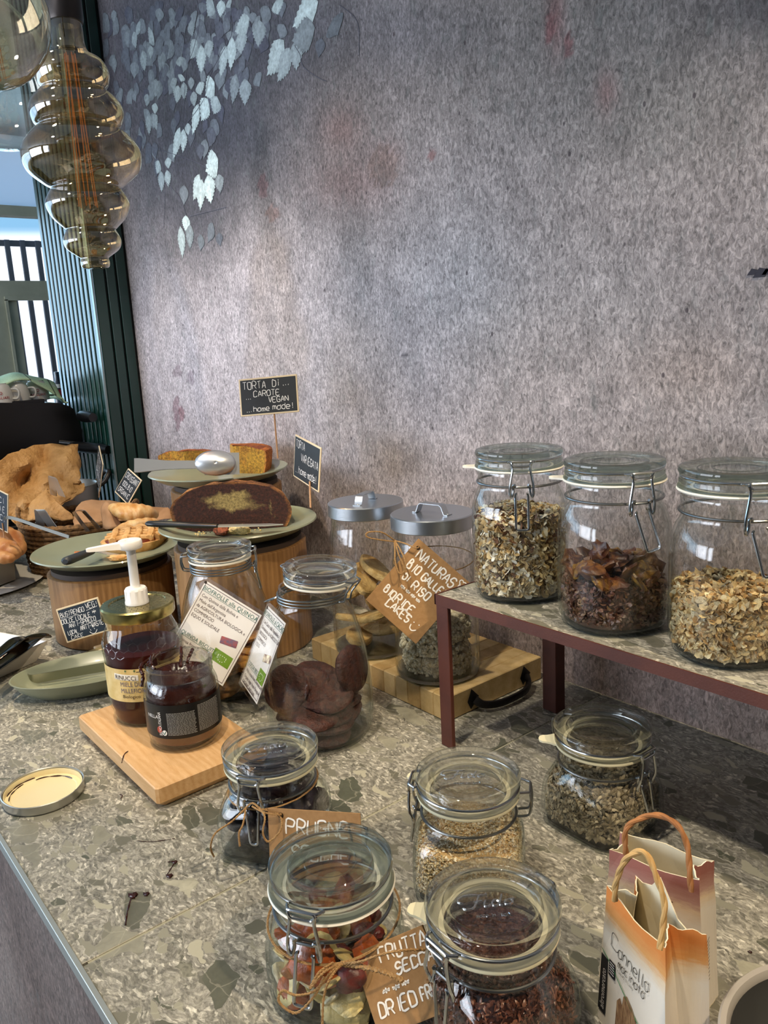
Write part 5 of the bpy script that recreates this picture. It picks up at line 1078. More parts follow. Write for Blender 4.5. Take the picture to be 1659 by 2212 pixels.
cx = (A[2]-A[0]).normalized(); cz = (upv-cx*upv.dot(cx)).normalized(); cyv = cz.cross(cx); cen = dep(466, 1000, 1.405)
Mb = Matrix(((cx.x, cyv.x, cz.x, cen.x), (cx.y, cyv.y, cz.y, cen.y), (cx.z, cyv.z, cz.z, cen.z), (0, 0, 0, 1)))
g = G(); sgn = 1 if cyv.dot(Vector(ray(466, 1000))) < 0 else -1; V = []; n, r_ = 32, 7
for i in range(r_+1):
    q = i/r_
    for k in range(n): t = 2*PI*k/n; V.append((q*.0345*math.cos(t)*(1 if math.cos(t) > 0 else 1.05), sgn*.011*(1-q*q), q*.0222*math.sin(t)))
g.add([Mb @ Vector(v) for v in V], [(i*n+k, i*n+(k+1) % n, (i+1)*n+(k+1) % n, (i+1)*n+k) for i in range(r_) for k in range(n)]); o = g.out('bowl', M_SHINE, tg); sm = o.modifiers.new('s', 'SOLIDIFY'); sm.thickness = .0008
g = G(); g.box(-.02, .041, -.004, -.003, -.0205, .0185, M=Mb @ Matrix.Translation((0, .012*-sgn, 0)), b=0); g.out('blade', M_SHINE, tg, False)
# crostata slice and cake server
zc1 = Z1_-L_+.0068
M_PASTRY = pm('golden_pastry', 'd9b077', .7, var='b98545', vs=60, bs=.5, bscale=180, bdist=.002); M_JAM = pm('dark_jam', '6b2f1c', .25)
cr = thing('crostata_slice', 'slice of lattice-topped jam crostata at the back of its plate', 'tart', (*onz(292, 1180, zc1)[:2], zc1), D(60)); cr.scale = (1.12, 1.12, 1.7)
g = G(); g.lathe([(.0005, 0), (.050, 0), (.054, .004), (.055, .010), (.0005, .010)], 28, wob=lambda t, z: .03*math.sin(6*t)); g.out('base', M_PASTRY, cr)
g = G(); g.lathe([(.0005, .010), (.049, .010), (.047, .0125), (.0005, .0125)], 28); g.out('jam', M_JAM, cr)
g = G(); g.tube([(.051*math.cos(t), .051*math.sin(t), .012+.0015*math.sin(t*14)) for t in np.linspace(-.6, 2.2, 30)], .0062, 8); g.out('crust_rim', M_PASTRY, cr)
for k in range(4):
    o_ = -.030+k*.020; w_ = math.sqrt(max(.0475**2-o_*o_, 0)); g = G(); g.tube(smooth_path([(-w_, o_, .0125), (-w_*.4, o_+.002, .0150), (w_*.3, o_-.002, .0148), (w_, o_, .013)], 5), .0062, 8, flat=.6); g.out('lattice_strip', M_PASTRY, cr)
    g = G(); g.tube(smooth_path([(o_, -w_, .0135), (o_+.002, -w_*.3, .0175), (o_-.002, w_*.4, .0172), (o_, w_, .0135)], 5), .0062, 8, flat=.6); g.out('lattice_strip', M_PASTRY, cr)
p = onz(256, 1212, zc1); lump('tart_fragment', 'crumbly broken end of crostata beside the white pump nozzle', 'tart', (p.x, p.y, zc1+.006), (.020, .009, .006), M_PASTRY, 11, rot=.8)
p = onz(168, 1195, zc1); lump('jam_blob', 'small orange blob of jam on the crostata plate', 'jam', (p.x, p.y, zc1+.001), (.011, .008, .002), pm('apricot_jam', 'c06a14', .2), 12)
crumbs('tart_crumbs', 'pale tart crumbs scattered on the left of the crostata plate', 30, [(120, 1205, 16, 7), (138, 1192, 12, 5), (110, 1216, 12, 3)], pm('tart_crumb', 'd8c98f', .8), .0010, 6, zc1+.0005)
sv = thing('cake_server', 'steel cake server with a thick dark grey handle on the crostata plate', 'cake server', (0, 0, 0))
a, b, c = onz(141, 1213, Z1_+.013), onz(200, 1190, Z1_+.004), onz(262, 1200, zc1+.002)
d = (b-a).normalized(); g = G(); g.tube([a, a+d*.004, a+d*.012, (a+b)/2, b-d*.006, b], [.005, .0095, .0100, .0095, .0080, .006], 12, flat=.75); g.out('handle', pm('dark_grey_grip', '23282c', .5), sv)
d2 = c-b; s2 = Vector((0, 0, 1)).cross(d2).normalized(); g = G(); P = [b-s2*.004, b+s2*.004, b+d2*.35+s2*.020, c+s2*.012, c-s2*.016, b+d2*.35-s2*.020]; T = Vector((0, 0, .0006)); n = 6
g.add([p_-T for p_ in P]+[p_+T for p_ in P], [tuple(range(n-1, -1, -1)), tuple(range(n, 2*n))]+[(i, (i+1) % n, n+(i+1) % n, n+i) for i in range(n)]); g.out('blade', M_SHINE, sv, False)

# ---------------- honey jar with pump, chocolate jar
hx, hy, hz = -1.004, .379, Z1+.0003; HT = .160
hj = thing('honey_jar', 'tall jar of dark honey with gold lid, floral label and white pump', 'jar', (hx, hy, hz), 0)
body = [(.0400, 0, 0), (.0440, .003, 0), (.0470, .010, 0), (.0470, .016, 0), (.0500, .024, 0), (.0505, .030, 0), (.0505, .088, 0), (.0515, .096, 0), (.0512, .108, 0), (.0480, .122, 0), (.0440, .131, 0), (.0425, .136, 0), (.0425, .146, 0)]
g = G(); g.open_lathe([(r, z) for r, z, q in body], 96); g.open_lathe([(.0001, .0), (.04, 0)], 64); g.out('glass_body', M_GLASS, hj)
M_HONEY = pm('dark_honey', '3a0e06', .3, Specular_IOR_Level=.12)
g = G(); g.lathe([(.0005, .0045)]+[(r-.0022, max(z, .0045)) for r, z, q in body[:8]]+[(.0490, .101), (.0005, .101)], 72); g.out('honey', M_HONEY, hj)
g = G()   # raised honeycomb relief on the shoulder
def on_cyl(th, z, off=.0004): r, _ = prof_at(body, z); return ((r+off)*math.cos(th), (r+off)*math.sin(th), z)
for row, z in enumerate((.105, .1145)):
    for k in range(26):
        th = 2*PI*(k+.5*row)/26; P = [on_cyl(th+.0063/.05*math.cos(a+PI/6), z+.0063*math.sin(a+PI/6)) for a in np.linspace(0, 2*PI, 7)[:-1]]; g.tube(P, .0005, 4, True)
g.out('honeycomb_relief', M_GLASS, hj)
M_GOLD = pm('gold_lid_lacquer', 'b9a86a', .25, 1.0, var='8f8550', vs=40); M_HEX = pm('dark_hexagon_print', '4d4a32', .5)
LR = .0480; LZ = HT
g = G(); g.lathe([(.0005, LZ-.0012), (.036, LZ-.0012), (.0372, LZ), (.0462, LZ), (LR, LZ-.002), (LR, LZ-.0145), (LR-.001, LZ-.016), (LR-.0022, LZ-.015), (LR-.0025, LZ-.003), (.0005, LZ-.004)], 72); g.out('lid', M_GOLD, hj)
g = G(); hs = .0043
for i in range(-8, 9):
    for j in range(-8, 9):
        x = (i+.5*(j % 2))*hs*1.732; y = j*hs*1.5; 
        if math.hypot(x, y) > .0405 or math.hypot(x, y) < .018: continue
        P = [(x+hs*math.cos(a), y+hs*math.sin(a)) for a in np.linspace(PI/6, 2*PI+PI/6, 7)]
        for q in range(3): ribbon(g, [P[q], P[q+1]], .0007, lambda a, b: (a, b, LZ+.00025 if math.hypot(a, b) > .036 else LZ-.0009))
g.out('hexagon_print', M_HEX, hj, False)
azc = math.atan2(-hy, -hx)  # towards the camera
def label_wrap(g, r, z0, z1, a0, a1, n=24, off=0): g.open_lathe([(r+off, z0), (r+off, z1)], n, a0=a0, a1=a1)
M_LABEL = pm('cream_yellow_label', 'e2c98c', .5, var='d2b36c', vs=60); rL = .0512; th0, th1 = azc-1.50, azc+1.20
g = G(); label_wrap(g, rL, .040, .0855, th0, th1, 40); g.out('label', M_LABEL, hj)
def pc(u, v, r=rL, z0=.0, c=azc, off=.0003): th = c+u/r; return ((r+off)*math.cos(th), (r+off)*math.sin(th), z0+v)
g = G(); 
for tx, u, v, sz in (('MIELE DI', -.036, .0618, .0088), ('MILLEFIORI', -.036, .0528, .0088)): printed(g, tx, u, v, sz, pc, .8)
g.out('lettering', pm('slate_violet_print', '6b6472', .6), hj, False)
g = G(); P = [pc(-.044, .0795), pc(-.010, .0775), pc(-.010, .0705), pc(-.044, .0725)]
for k in range(8): 
    u0, u1 = -.044+.034*k/8, -.044+.034*(k+1)/8; g.add([pc(u0, .0795-.00025*k, off=.0004), pc(u1, .0795-.00025*(k+1), off=.0004), pc(u1, .0715-.00025*(k+1), off=.0004), pc(u0, .0715-.00025*k, off=.0004)], [(3, 2, 1, 0)])
g.out('name_plate', pm('white_plate_print', 'efe9dc', .5), hj, False)
g = G(); printed(g, 'RINUCCI', -.0425, .0722, .0082, lambda a, b: pc(a, b-(a+.044)*.06, off=.0007), .9); printed(g, 'Biologico', -.034, .0455, .0065, pc); printed(g, '100% ITALIANO', .018, .063, .0050, pc); printed(g, '1000 g', .022, .0455, .0062, pc, .8); printed(g, 'Produttore apistico', .006, .0765, .0028, pc); printed(g, 'Via San Vito - Italia', .006, .0730, .0028, pc)
for v, u0, u1 in ((.0812, -.012, .045), (.0435, -.006, .04)):
    for k in range(10): a_, b_ = u0+(u1-u0)*k/10, u0+(u1-u0)*(k+1)/10; g.add([pc(a_, v), pc(b_, v), pc(b_, v+.0008), pc(a_, v+.0008)], [(0, 1, 2, 3)])
g.out('fine_print', pm('dark_brown_print', '3c2a1c', .6), hj, False)
rr = random.Random(5)
for nm, col, pts in (('printed_daisy', 'f5f2ea', [(.0015, .0575)]), ('printed_violet', '5d3a78', [(.004, .064), (.009, .061), (-.001, .064)]), ('printed_poppy', 'b33a28', [(.005, .0510), (.0075, .052)]), ('printed_lavender', '7a78a8', [(.011, .056), (.013, .053), (.010, .0525), (-.003, .0545), (.016, .051)]), ('printed_leaf', '4f6b3c', [(-.002, .061), (.001, .053), (.013, .059), (-.014, .0835), (-.026, .0835)])):
    g = G()
    for (u, v) in pts: 
        s_ = .0026 if nm != 'printed_leaf' else .0019; P = [pc(u+s_*(1 if j % 2 else .5)*math.cos(b), v+s_*(1 if j % 2 else .5)*math.sin(b), off=.0005+rr.random()*.0002) for j, b in enumerate(np.linspace(0, 2*PI, 15)[:-1])]; g.add(P, [tuple(range(14))])
    g.out(nm, pm(nm, col, .6), hj, False)
# pump
M_PUMP = pm('white_pump_plastic', 'e9e6e0', .35); zt = LZ
g = G(); n = 48
g.lathe([(.0005, zt-.001), (.0155, zt-.001), (.0155, zt+.002), (.0145, zt+.004), (.0143, zt+.018), (.013, zt+.0205), (.0065, zt+.021), (.0005, zt+.021)], n, wob=lambda t, z: (.03 if (zt+.003 < z < zt+.0185) else 0)*(1 if math.sin(12*t) > 0 else -.2)); g.out('collar', M_PUMP, hj, angle=30)
g = G(); g.lathe([(.0005, zt+.020), (.0062, zt+.020), (.0060, zt+.070), (.0075, zt+.072), (.0075, zt+.076), (.0005, zt+.076)], 24); g.out('stem', M_PUMP, hj)
g = G(); g.lathe([(.0005, zt+.0745), (.0145, zt+.0745), (.0155, zt+.0765), (.0155, zt+.084), (.0145, zt+.0855), (.006, zt+.0855), (.0055, zt+.0845), (.0005, zt+.0845)], 36); g.out('head', M_PUMP, hj)
tip = onz(186, 1190, HT+hz+.080)-Vector((hx, hy, hz)); dn = Vector((tip.x, tip.y, 0)).normalized(); st = dn*.012; sd = Vector((-dn.y, dn.x, 0)); g = G(); V = []
for q, w_, h0, h1 in ((0, .0085, .076, .084), (.5, .0060, .0775, .0835), (.93, .0045, .0785, .0828), (1, .0032, .079, .0822)):
    c_ = st+(Vector((tip.x, tip.y, 0))-st)*q; V += [c_-sd*w_+Vector((0, 0, zt+h0)), c_+sd*w_+Vector((0, 0, zt+h0)), c_+sd*w_*.8+Vector((0, 0, zt+h1)), c_-sd*w_*.8+Vector((0, 0, zt+h1))]
g.add(V, [(i*4+k, i*4+(k+1) % 4, i*4+4+(k+1) % 4, i*4+4+k) for i in range(3) for k in range(4)]+[(3, 2, 1, 0), (12, 13, 14, 15)]); g.out('spout', M_PUMP, hj, True, angle=50)

cxx, cyy, cz0 = -.902, .3835, Z1+.0003
cj = thing('chocolate_spread_jar', 'open smeared jar of dark chocolate spread with a black label', 'jar', (cxx, cyy, cz0))
body = [(.0365, 0), (.0410, .002), (.0445, .008), (.0462, .018), (.0465, .068), (.0455, .078), (.0420, .086), (.0405, .0885)]
g = G(); g.open_lathe(body, 96); g.open_lathe([(r-.0026, max(z, .006)) for r, z in body][::-1], 96); g.open_lathe([(.0001, 0), (.0365, 0)], 64); g.out('glass_body', M_GLASS, cj)
M_SPREAD = pm('dark_chocolate_spread', '2a100a', .16, var='3a190f', vs=60, bs=.5, bscale=90, bdist=.004); M_SPREADL = pm('milk_brown_spread', '5a321b', .3)
g = G(); g.lathe([(.0005, .0065), (.036, .0065), (.0415, .010), (.0430, .020), (.0430, .024), (.0005, .024)], 72); g.out('lower_spread', M_SPREADL, cj)
g = G(); wb_ = lambda t, z: .012*math.sin(4*t)+.01*math.sin(9*t+z*200); g.lathe([(.0005, .0235), (.0433, .0235), (.0435, .066), (.0425, .076), (.0385, .085), (.0372, .0885), (.035, .0875), (.030, .079), (.018, .072), (.0005, .074)], 72); g.out('upper_spread', M_SPREAD, cj); g = G(); g.lathe([(.0378, .0885), (.0378, .1070), (.0392, .1082), (.0408, .1070), (.0422, .1045), (.0406, .0995), (.0416, .0965), (.0406, .0935), (.0414, .0910), (.0406, .0885)], 72, closed=True); g.out('neck_rim', M_LID, cj)
for pts in ([(334, 1424, 1.008), (331, 1414, 1.006), (326, 1424, .990), (328, 1438, .985), (334, 1446, .982)], [(390, 1396, 1.036), (392, 1412, 1.028), (391, 1425, 1.02), (390, 1442, 1.015)], [(416, 1402, 1.030), (413, 1410, 1.022), (408, 1420, 1.015), (404, 1434, 1.01)], [(322, 1426, 1.0), (306, 1436, .985), (304, 1448, .980), (309, 1460, .976), (306, 1482, .978)], [(345, 1408, 1.02), (330, 1422, 1.0), (316, 1440, .985)]):
    g = G(); P = smooth_path([dep(x, y, d_) for x, y, d_ in pts], 4); n = len(P); inv = Vector((cxx, cyy, cz0)); g.tube([p_-inv for p_ in P], [.0012+.0014*abs(math.sin(i*1.3)) for i in range(n)], 8); g.out('spread_drip', M_SPREAD, cj)
M_BLAB = pm('black_label', '100e0e', .35); azd = math.atan2(-cyy, -cxx); rB = .0469
g = G(); label_wrap(g, rB, .022, .066, azd-1.6, azd+1.6, 48); g.out('label', M_BLAB, cj)
def pb(u, v, off=.0003): th = azd+u/rB; return ((rB+off)*math.cos(th), (rB+off)*math.sin(th), v)
g = G(); rr = random.Random(8)
for col, u0, u1 in ((0, -.022, .0135), (1, .0165, .050)):
    v = .0605 if col else .055; 
    while v > .0255:
        u = u0
        while u < u1-.002:
            wd = rr.uniform(.0012, .0042); u2 = min(u+wd, u1); g.add([pb(u, v), pb(u2, v), pb(u2, v+.0008), pb(u, v+.0008)], [(0, 1, 2, 3)]); u = u2+.0006
        v -= .00175
g.out('fine_print', pm('pale_grey_print', '9a9a98', .6), cj, False); g = G(); printed(g, 'BIANCA ITALIANA', 0, 0, .0060, lambda a, b: pb(-.030-b, .026+a*.62)); printed(g, 'NELLA', -.052, .048, .0062, pb); g.out('lettering', M_CHALK, cj, False)
g = G(); P = [pb(-.0335+.0035*math.cos(a), .0335+.0045*math.sin(a)) for a in np.linspace(0, 2*PI, 13)[:-1]]; g.add(P, [tuple(range(12))]); g.out('printed_fruit', pm('red_fruit_print', 'a33b22', .5), cj, False)
g = G(); P = [pb(-.0265+.0032*math.cos(a), .0300+.0036*math.sin(a), .0004) for a in np.linspace(0, 2*PI, 17)[:-1]]; g.add(P, [tuple(range(16))]); g.out('vegan_badge', M_CHALK, cj, False); g = G(); ribbon(g, [(-.0285, .0315), (-.0268, .0280), (-.0245, .0325)], .0009, lambda a, b: pb(a, b, .0006)); g.out('badge_mark', M_GRN, cj, False)

# upturned lid
lx, ly = -1.012, .232; q = onz(95, 1712, .004); lx, ly = q.x, q.y
lt = thing('jar_lid', 'upturned cream-lined jar lid with chocolate traces on the worktop', 'lid', (lx, ly, .0003))
g = G(); g.lathe([(.0005, 0), (.0435, 0), (.0455, .0015), (.0462, .004), (.0462, .0105), (.0468, .0120), (.0460, .0128), (.0448, .0120), (.0445, .0030), (.040, .0022), (.0005, .0020)], 72, wob=lambda t, z: .008*math.sin(6*t) if z > .0112 else 0); g.out('shell', pm('silver_lacquered_lid', 'b3b3ad', .3, .8), lt)
g = G(); g.lathe([(.0005, .0022), (.0375, .0022), (.0385, .0036), (.0405, .0036), (.0425, .0026), (.0440, .0032), (.0443, .0105), (.0438, .0105), (.0434, .004), (.0410, .0044), (.0378, .0044), (.0366, .0032), (.0005, .0032)], 72); g.out('liner', pm('cream_lid_liner', 'eadcb0', .35), lt)
for a0, a1, r, z in ((1.2, 2.5, .0372, .0040), (2.5, 3.6, .0420, .0048), (2.9, 3.9, .0384, .0046), (.1, .35, .0375, .0042)):
    g = G(); n = 16; g.tube([(r*math.cos(t+.6)*(1+.01*math.sin(9*t)), r*math.sin(t+.6), z) for t in np.linspace(a0, a1, n)], [.0003+.0006*abs(math.sin(3*k/n*PI+.4)) for k in range(n)], 6); g.out('chocolate_trace', M_SPREAD, lt)
# chocolate drips on board and worktop
def drip(label, pts, z, r0=.0007, blob=None):
    g = G(); P = smooth_path([onz(x, y, z) for x, y in pts], 4); n = len(P); g.tube(P, [r0*(.6+.6*abs(math.sin(i*.9))) for i in range(n)], 6, flat=.5)
    if blob: 
        for bx, by, br in blob: v, f = bumpy(3, 10, 6, .25, (br, br*.8, br*.35)); c = onz(bx, by, z); g.add([(c.x+a, c.y+b, z+cc) for a, b, cc in v], f)
    tag(g.out('chocolate_drip', M_SPREAD), label, 'chocolate drip')
drip('thin chocolate drip over the edge of the beech board', [(277, 1622), (268, 1630), (263, 1648)], Z1+.0009)
drip('chocolate splash just below the corner of the beech board', [(258, 1716), (264, 1718), (261, 1725)], .0007)
drip('long fine chocolate thread on the worktop', [(295, 1816), (330, 1818), (378, 1811)], .0006, .0004)
drip('two joined chocolate spots on the worktop', [(362, 1862), (372, 1861), (376, 1864), (368, 1878), (362, 1888)], .0008, .0006, [(377, 1862, .0030), (366, 1892, .0036)])
drip('chocolate drip with a long tail nearest the counter front', [(286, 1932), (280, 1950), (274, 1975), (271, 1998)], .0008, .0008, [(287, 1934, .0048)])
drip('small round chocolate spot beside the long-tailed drip', [(312, 1936), (316, 1932)], .0006, .0006, [(316, 1931, .0032)])
drip('tiny reddish-brown drop between the spice bags and the bowl', [(1619, 2055), (1622, 2056)], .0006, .0004, [(1620, 2056, .0018)])
# ================================================================== SPICE BAGS, BOWL
M_PAPER = pm('thick_cream_paper', 'e9dfc4', .8, var='ddd0b0', vs=30)
def bag_mat(name, c1, c2):
    m_, t, out = nodes(name); a = t.nodes.new('ShaderNodeTexCoord'); s_ = t.nodes.new('ShaderNodeSeparateXYZ'); t.links.new(a.outputs['Object'], s_.inputs[0])
    co = coords(t, (30, 30, 160)); n = noise(t, co, 2.2, 4, .7); mr = N_(t, 'ShaderNodeMath', operation='MULTIPLY_ADD'); t.links.new(n, mr.inputs[0]); mr.inputs[1].default_value = .012; t.links.new(s_.outputs[2], mr.inputs[2])
    mm = N_(t, 'ShaderNodeMapRange'); mm.inputs[1].default_value = .085; mm.inputs[2].default_value = .125; t.links.new(mr.outputs[0], mm.inputs[0])
    c = ramp(t, mm.outputs[0], [(.05, lin('ebe3d4')), (.32, lin('e6cfae')), (.48, lin(c2)), (.8, lin(c1)), (1, lin(c1))]); pbsdf(t, out, c, .75, 0, bump(t, n, .1)); return m_
def paper_bag(label, fl, fr_, rl, rr, H, col1, col2, handle_pts, handle_mat, flare=.006, name='paper_bag', inward=.5, dip=0.0, tear=False):
    """corner points (x, y) of the mouth: front left/right, rear left/right"""
    t = thing(name, label, 'paper bag', (0, 0, 0)); fl, fr_, rl, rr = [Vector((*p, 0)) for p in (fl, fr_, rl, rr)]
    cen = (fl+fr_+rl+rr)/4; gl = (fl+rl)/2; gr = (fr_+rr)/2; gl = gl+(cen-gl)*inward*.55; gr = gr+(cen-gr)*inward*.55
    rim = [fl, fr_, gr, rr, rl, gl]; nseg = 8; loop = []
    for i in range(6):
        for k in range(nseg): loop.append((i, k/nseg))
    def pt(i, q, z): 
        a, b = rim[i], rim[(i+1) % 6]; f = max(0, min(1, z/H)); out_ = [1, 1, 0, 1, 1, 0]
        A = a+(a-cen)*(1-f)*flare/.03*out_[i]; B = b+(b-cen)*(1-f)*flare/.03*out_[(i+1) % 6]
        if i in (1, 2, 4, 5):   # gusset opens towards the foot
            g0 = ((fl+rl)/2 if i in (4, 5) else (fr_+rr)/2); 
            if out_[i] == 0: A = A*f+(g0+(g0-cen)*.15)*(1-f)
            if out_[(i+1) % 6] == 0: B = B*f+(g0+(g0-cen)*.15)*(1-f)
        return A*(1-q)+B*q
    rows = [0, .25, .5, .7, .85, 1.0]; V = []; F = []; rnd = random.Random(len(label))
    zz = [[0 for _ in loop] for _ in rows]; n = len(loop)
    for r_i, r in enumerate(rows):
        for j, (i, q) in enumerate(loop):
            z = r*H; w_ = rnd.uniform(-.0004, .0004)
            if r == 1: 
                z += -dip*math.exp(-((q-.55)/.25)**2) if i == 0 else (.0015*math.sin(q*9+i))
                if tear and i == 3: z += .014*max(0, 1-abs(q-.62)/.16)-.010*max(0, 1-abs(q-.30)/.25)
            p = pt(i, q, r*H); V.append((p.x+w_, p.y+w_, .0003+z))
    for r_i in range(len(rows)-1):
        for j in range(n): F.append((r_i*n+j, r_i*n+(j+1) % n, (r_i+1)*n+(j+1) % n, (r_i+1)*n+j))
    g = G(); g.add(V, F); g.add([V[j] for j in range(n)], [tuple(range(n-1, -1, -1))]); o = g.out('paper_body', [bag_mat(name+'_print', col1, col2), M_PAPER], t, False)
    sm = o.modifiers.new('s', 'SOLIDIFY'); sm.thickness = .0009; sm.offset = -1; sm.material_offset = 1; sm.material_offset_rim = 1
    g = G(); twine_w = smooth_path([Vector(p) for p in handle_pts], 8); 
    n_ = len(twine_w); L = 0
    for ph in (0, PI):
        Q = []; L = 0
        for i, p in enumerate(twine_w):
            if i: L += (p-twine_w[i-1]).length
            d = (twine_w[min(i+1, n_-1)]-twine_w[max(i-1, 0)]).normalized(); a = d.orthogonal().normalized() if i == 0 else (a-d*a.dot(d)).normalized(); b = d.cross(a); th = L*260+ph; Q.append(p+(a*math.cos(th)+b*math.sin(th))*.00055)
        g.tube(Q, .0016, 8)
    g.out('twisted_handle', handle_mat, t); return t, (lambda u, z, off=.0004: None)
M_HB = pm('brown_paper_cord', 'a9713f', .75, var='8f5c31', vs=90); M_HL = pm('tan_paper_cord', 'cda86c', .75, var='b98f55', vs=90)
HB = .118
b2, _ = paper_bag('rear spice bag with dusty pink band and brown cord handle', (-.3262, .4715), (-.2600, .4865), (-.3350, .4985), (-.2650, .5155), HB, 'a2685c', 'c0988a', [onz(1380, 1850, .112)+Vector((0, .004, -.01)), dep(1352, 1845, .543), dep(1353, 1790, .540), dep(1395, 1764, .535), dep(1430, 1763, .530), dep(1465, 1785, .522), dep(1485, 1830, .518), dep(1490, 1892, .515), dep(1493, 1925, .515)][1:], M_HB, name='spice_bag', dip=.003)
b1, _ = paper_bag('front spice bag reading cannella macinata, orange band and tan handle', (-.3035, .4350), (-.2405, .4100), (-.2965, .4610), (-.2295, .4415), HB, 'd2803a', 'dca05f', [dep(1328, 1945, .510), dep(1330, 1910, .506), dep(1348, 1862, .498), dep(1378, 1840, .492), dep(1400, 1850, .488), dep(1420, 1900, .484), dep(1435, 1950, .482), dep(1432, 2000, .482), dep(1425, 2050, .482)], M_HL, name='cinnamon_bag', dip=.004, tear=True, inward=.9)
# print of the front bag
A_, B_ = Vector((-.3035, .4350, 0)), Vector((-.2405, .4100, 0)); cen_ = Vector((-.2675, .437, 0)); ux = (B_-A_).normalized(); nn = Vector((ux.y, -ux.x, 0)); 
def bagpt(u, v, off=.0006):
    f = v/HB; fl_ = .006/.03*(1-f); a = A_+(A_-cen_)*fl_; b = B_+(B_-cen_)*fl_; q = u/.0678; p = a*(1-q)+b*q+nn*off; return (p.x, p.y, .0003+v)
M_BINK = pm('black_print', '1a1a1c', .6)
g = G(); writing(g, [('C', .0105, .0745, .0120), ('annella', .0185, .0725, .0100, .15, .034), ('macinata', .0190, .0635, .0070, .15, .0290)], bagpt, .00055); printed(g, 'Cannella Sri Lanka', .0185, .0595, .0026, bagpt, .9); g.out('lettering', M_BINK, b1, False)
for a, b, c, d in ((.0005, .0085, .010, .060), (.0095, .0165, .049, .0625), (.058, .0672, .018, .028)): g = G(); g.add([bagpt(a, c), bagpt(b, c), bagpt(b, d), bagpt(a, d)], [(0, 1, 2, 3)]); g.out('black_panel', M_BINK, b1, False)
g = G(); printed(g, 'altromercato', 0, 0, .0074, lambda a, b: bagpt(.0068-b*.9, .0135+a*.92, .0008)); 
for k in range(5): g.add([bagpt(.0105, .0605-k*.0022, .0008), bagpt(.0155, .0605-k*.0022, .0008), bagpt(.0155, .0612-k*.0022, .0008), bagpt(.0105, .0612-k*.0022, .0008)], [(0, 1, 2, 3)])
g.out('panel_lettering', M_CHALK, b1, False)
g = G(); ribbon(g, [(.0005, .0640), (.012, .0585), (.026, .0490), (.040, .0395), (.055, .0350)], .0009, bagpt); g.out('green_line', pm('green_print_line', '2f8a4d', .6), b1, False)
g = G(); P = [(.019, .004), (.020, .036), (.023, .041), (.0255, .037), (.0265, .046), (.030, .049), (.036, .044), (.040, .038), (.041, .004)]; g.add([bagpt(a, b) for a, b in P], [tuple(range(len(P)))]); g.out('cinnamon_picture', pm('cinnamon_stick_print', '6d4a33', .5, var='b6936b', vs=120, stretch=(9, 9, 1)), b1, False)
# print of the rear bag
A2, B2 = Vector((-.3262, .4715, 0)), Vector((-.2600, .4865, 0)); u2 = (B2-A2).normalized(); n2 = Vector((u2.y, -u2.x, 0)); C2, D2 = B2, Vector((-.2650, .5155, 0))
g = G(); writing(g, [('cur', .040, .0885, .0070, .1, .010)], lambda u, v: tuple(A2+u2*u+n2*.0009)[:2]+(v,), .0007)
n3 = Vector((1, .12, 0)).normalized(); rr = random.Random(3)
for k in range(12):
    z = .062-k*.0032; a = C2*.9+D2*.1+n3*(.0052*(1-z/HB)*1+.0022); b = C2*.45+D2*.55+n3*(.0052*(1-z/HB)+.0008); g.add([tuple(a)[:2]+(z,), tuple(b)[:2]+(z,), tuple(b)[:2]+(z+.0013,), tuple(a)[:2]+(z+.0013,)], [(0, 1, 2, 3)])
g.out('lettering', pm('brown_small_print', '5b3b2e', .6), b2, False)
# bowl at the lower right
M_BOWLO = pm('brown_glazed_bowl', '8a5f3c', .3, var='6b6d78', vs=8); M_BOWLI = pm('dark_grey_glaze', '4b4b49', .25); M_BOWLR = pm('pale_grey_rim_glaze', 'a8a298', .3)
bw = thing('bowl', 'dark grey bowl with pale rim cut by the right photo edge', 'bowl', (-.1400, .4620, .0003)); g = G()
g.open_lathe([(.040, 0), (.058, .012), (.072, .035), (.0790, .066), (.0797, .0705)], 80); g.open_lathe([(.0001, 0), (.04, 0)], 48); g.out('outside', M_BOWLO, bw)
g = G(); g.lathe([(.0797, .0700), (.0805, .0725), (.0790, .0745), (.0755, .0740), (.0738, .0715), (.0732, .0690)], 80, closed=True); g.out('rim', M_BOWLR, bw)
g = G(); g.open_lathe([(.0734, .0690), (.070, .045), (.058, .022), (.0001, .012)], 80); g.out('inside', M_BOWLI, bw)

# ================================================================== SAGE OVAL DISH, WHITE DISH, TONGS
def superell(a, b, n, z, cx=0, cy=0, p=2.0):
    out = []
    for k in range(n):
        t = 2*PI*k/n; c, s_ = math.cos(t), math.sin(t); out.append((cx+a*math.copysign(abs(c)**(2/p), c), cy+b*math.copysign(abs(s_)**(2/p), s_), z))
    return out
def dish(g, rows, n=64, p=2.0, close=True):
    V = []; 
    for a, b, z in rows: V += superell(a, b, n, z, p=p)
    R = len(rows); F = [(i*n+k, i*n+(k+1) % n, (i+1)*n+(k+1) % n, (i+1)*n+k) for i in range(R-1) for k in range(n)]+[tuple(range(n-1, -1, -1)), tuple((R-1)*n+k for k in range(n))]; g.add(V, F)
od = thing('oval_dish', 'sage green oval dish holding steel tongs at the counter front', 'dish', (-1.226, .378, .0003), D(73)); g = G()
dish(g, [(.074, .036, .002), (.078, .040, 0), (.092, .048, .004), (.111, .0605, .018), (.120, .0685, .0305), (.1215, .070, .0325), (.119, .068, .0325), (.108, .059, .019), (.092, .046, .0075), (.06, .028, .0055)]); g.out('body', M_SAGE, od)
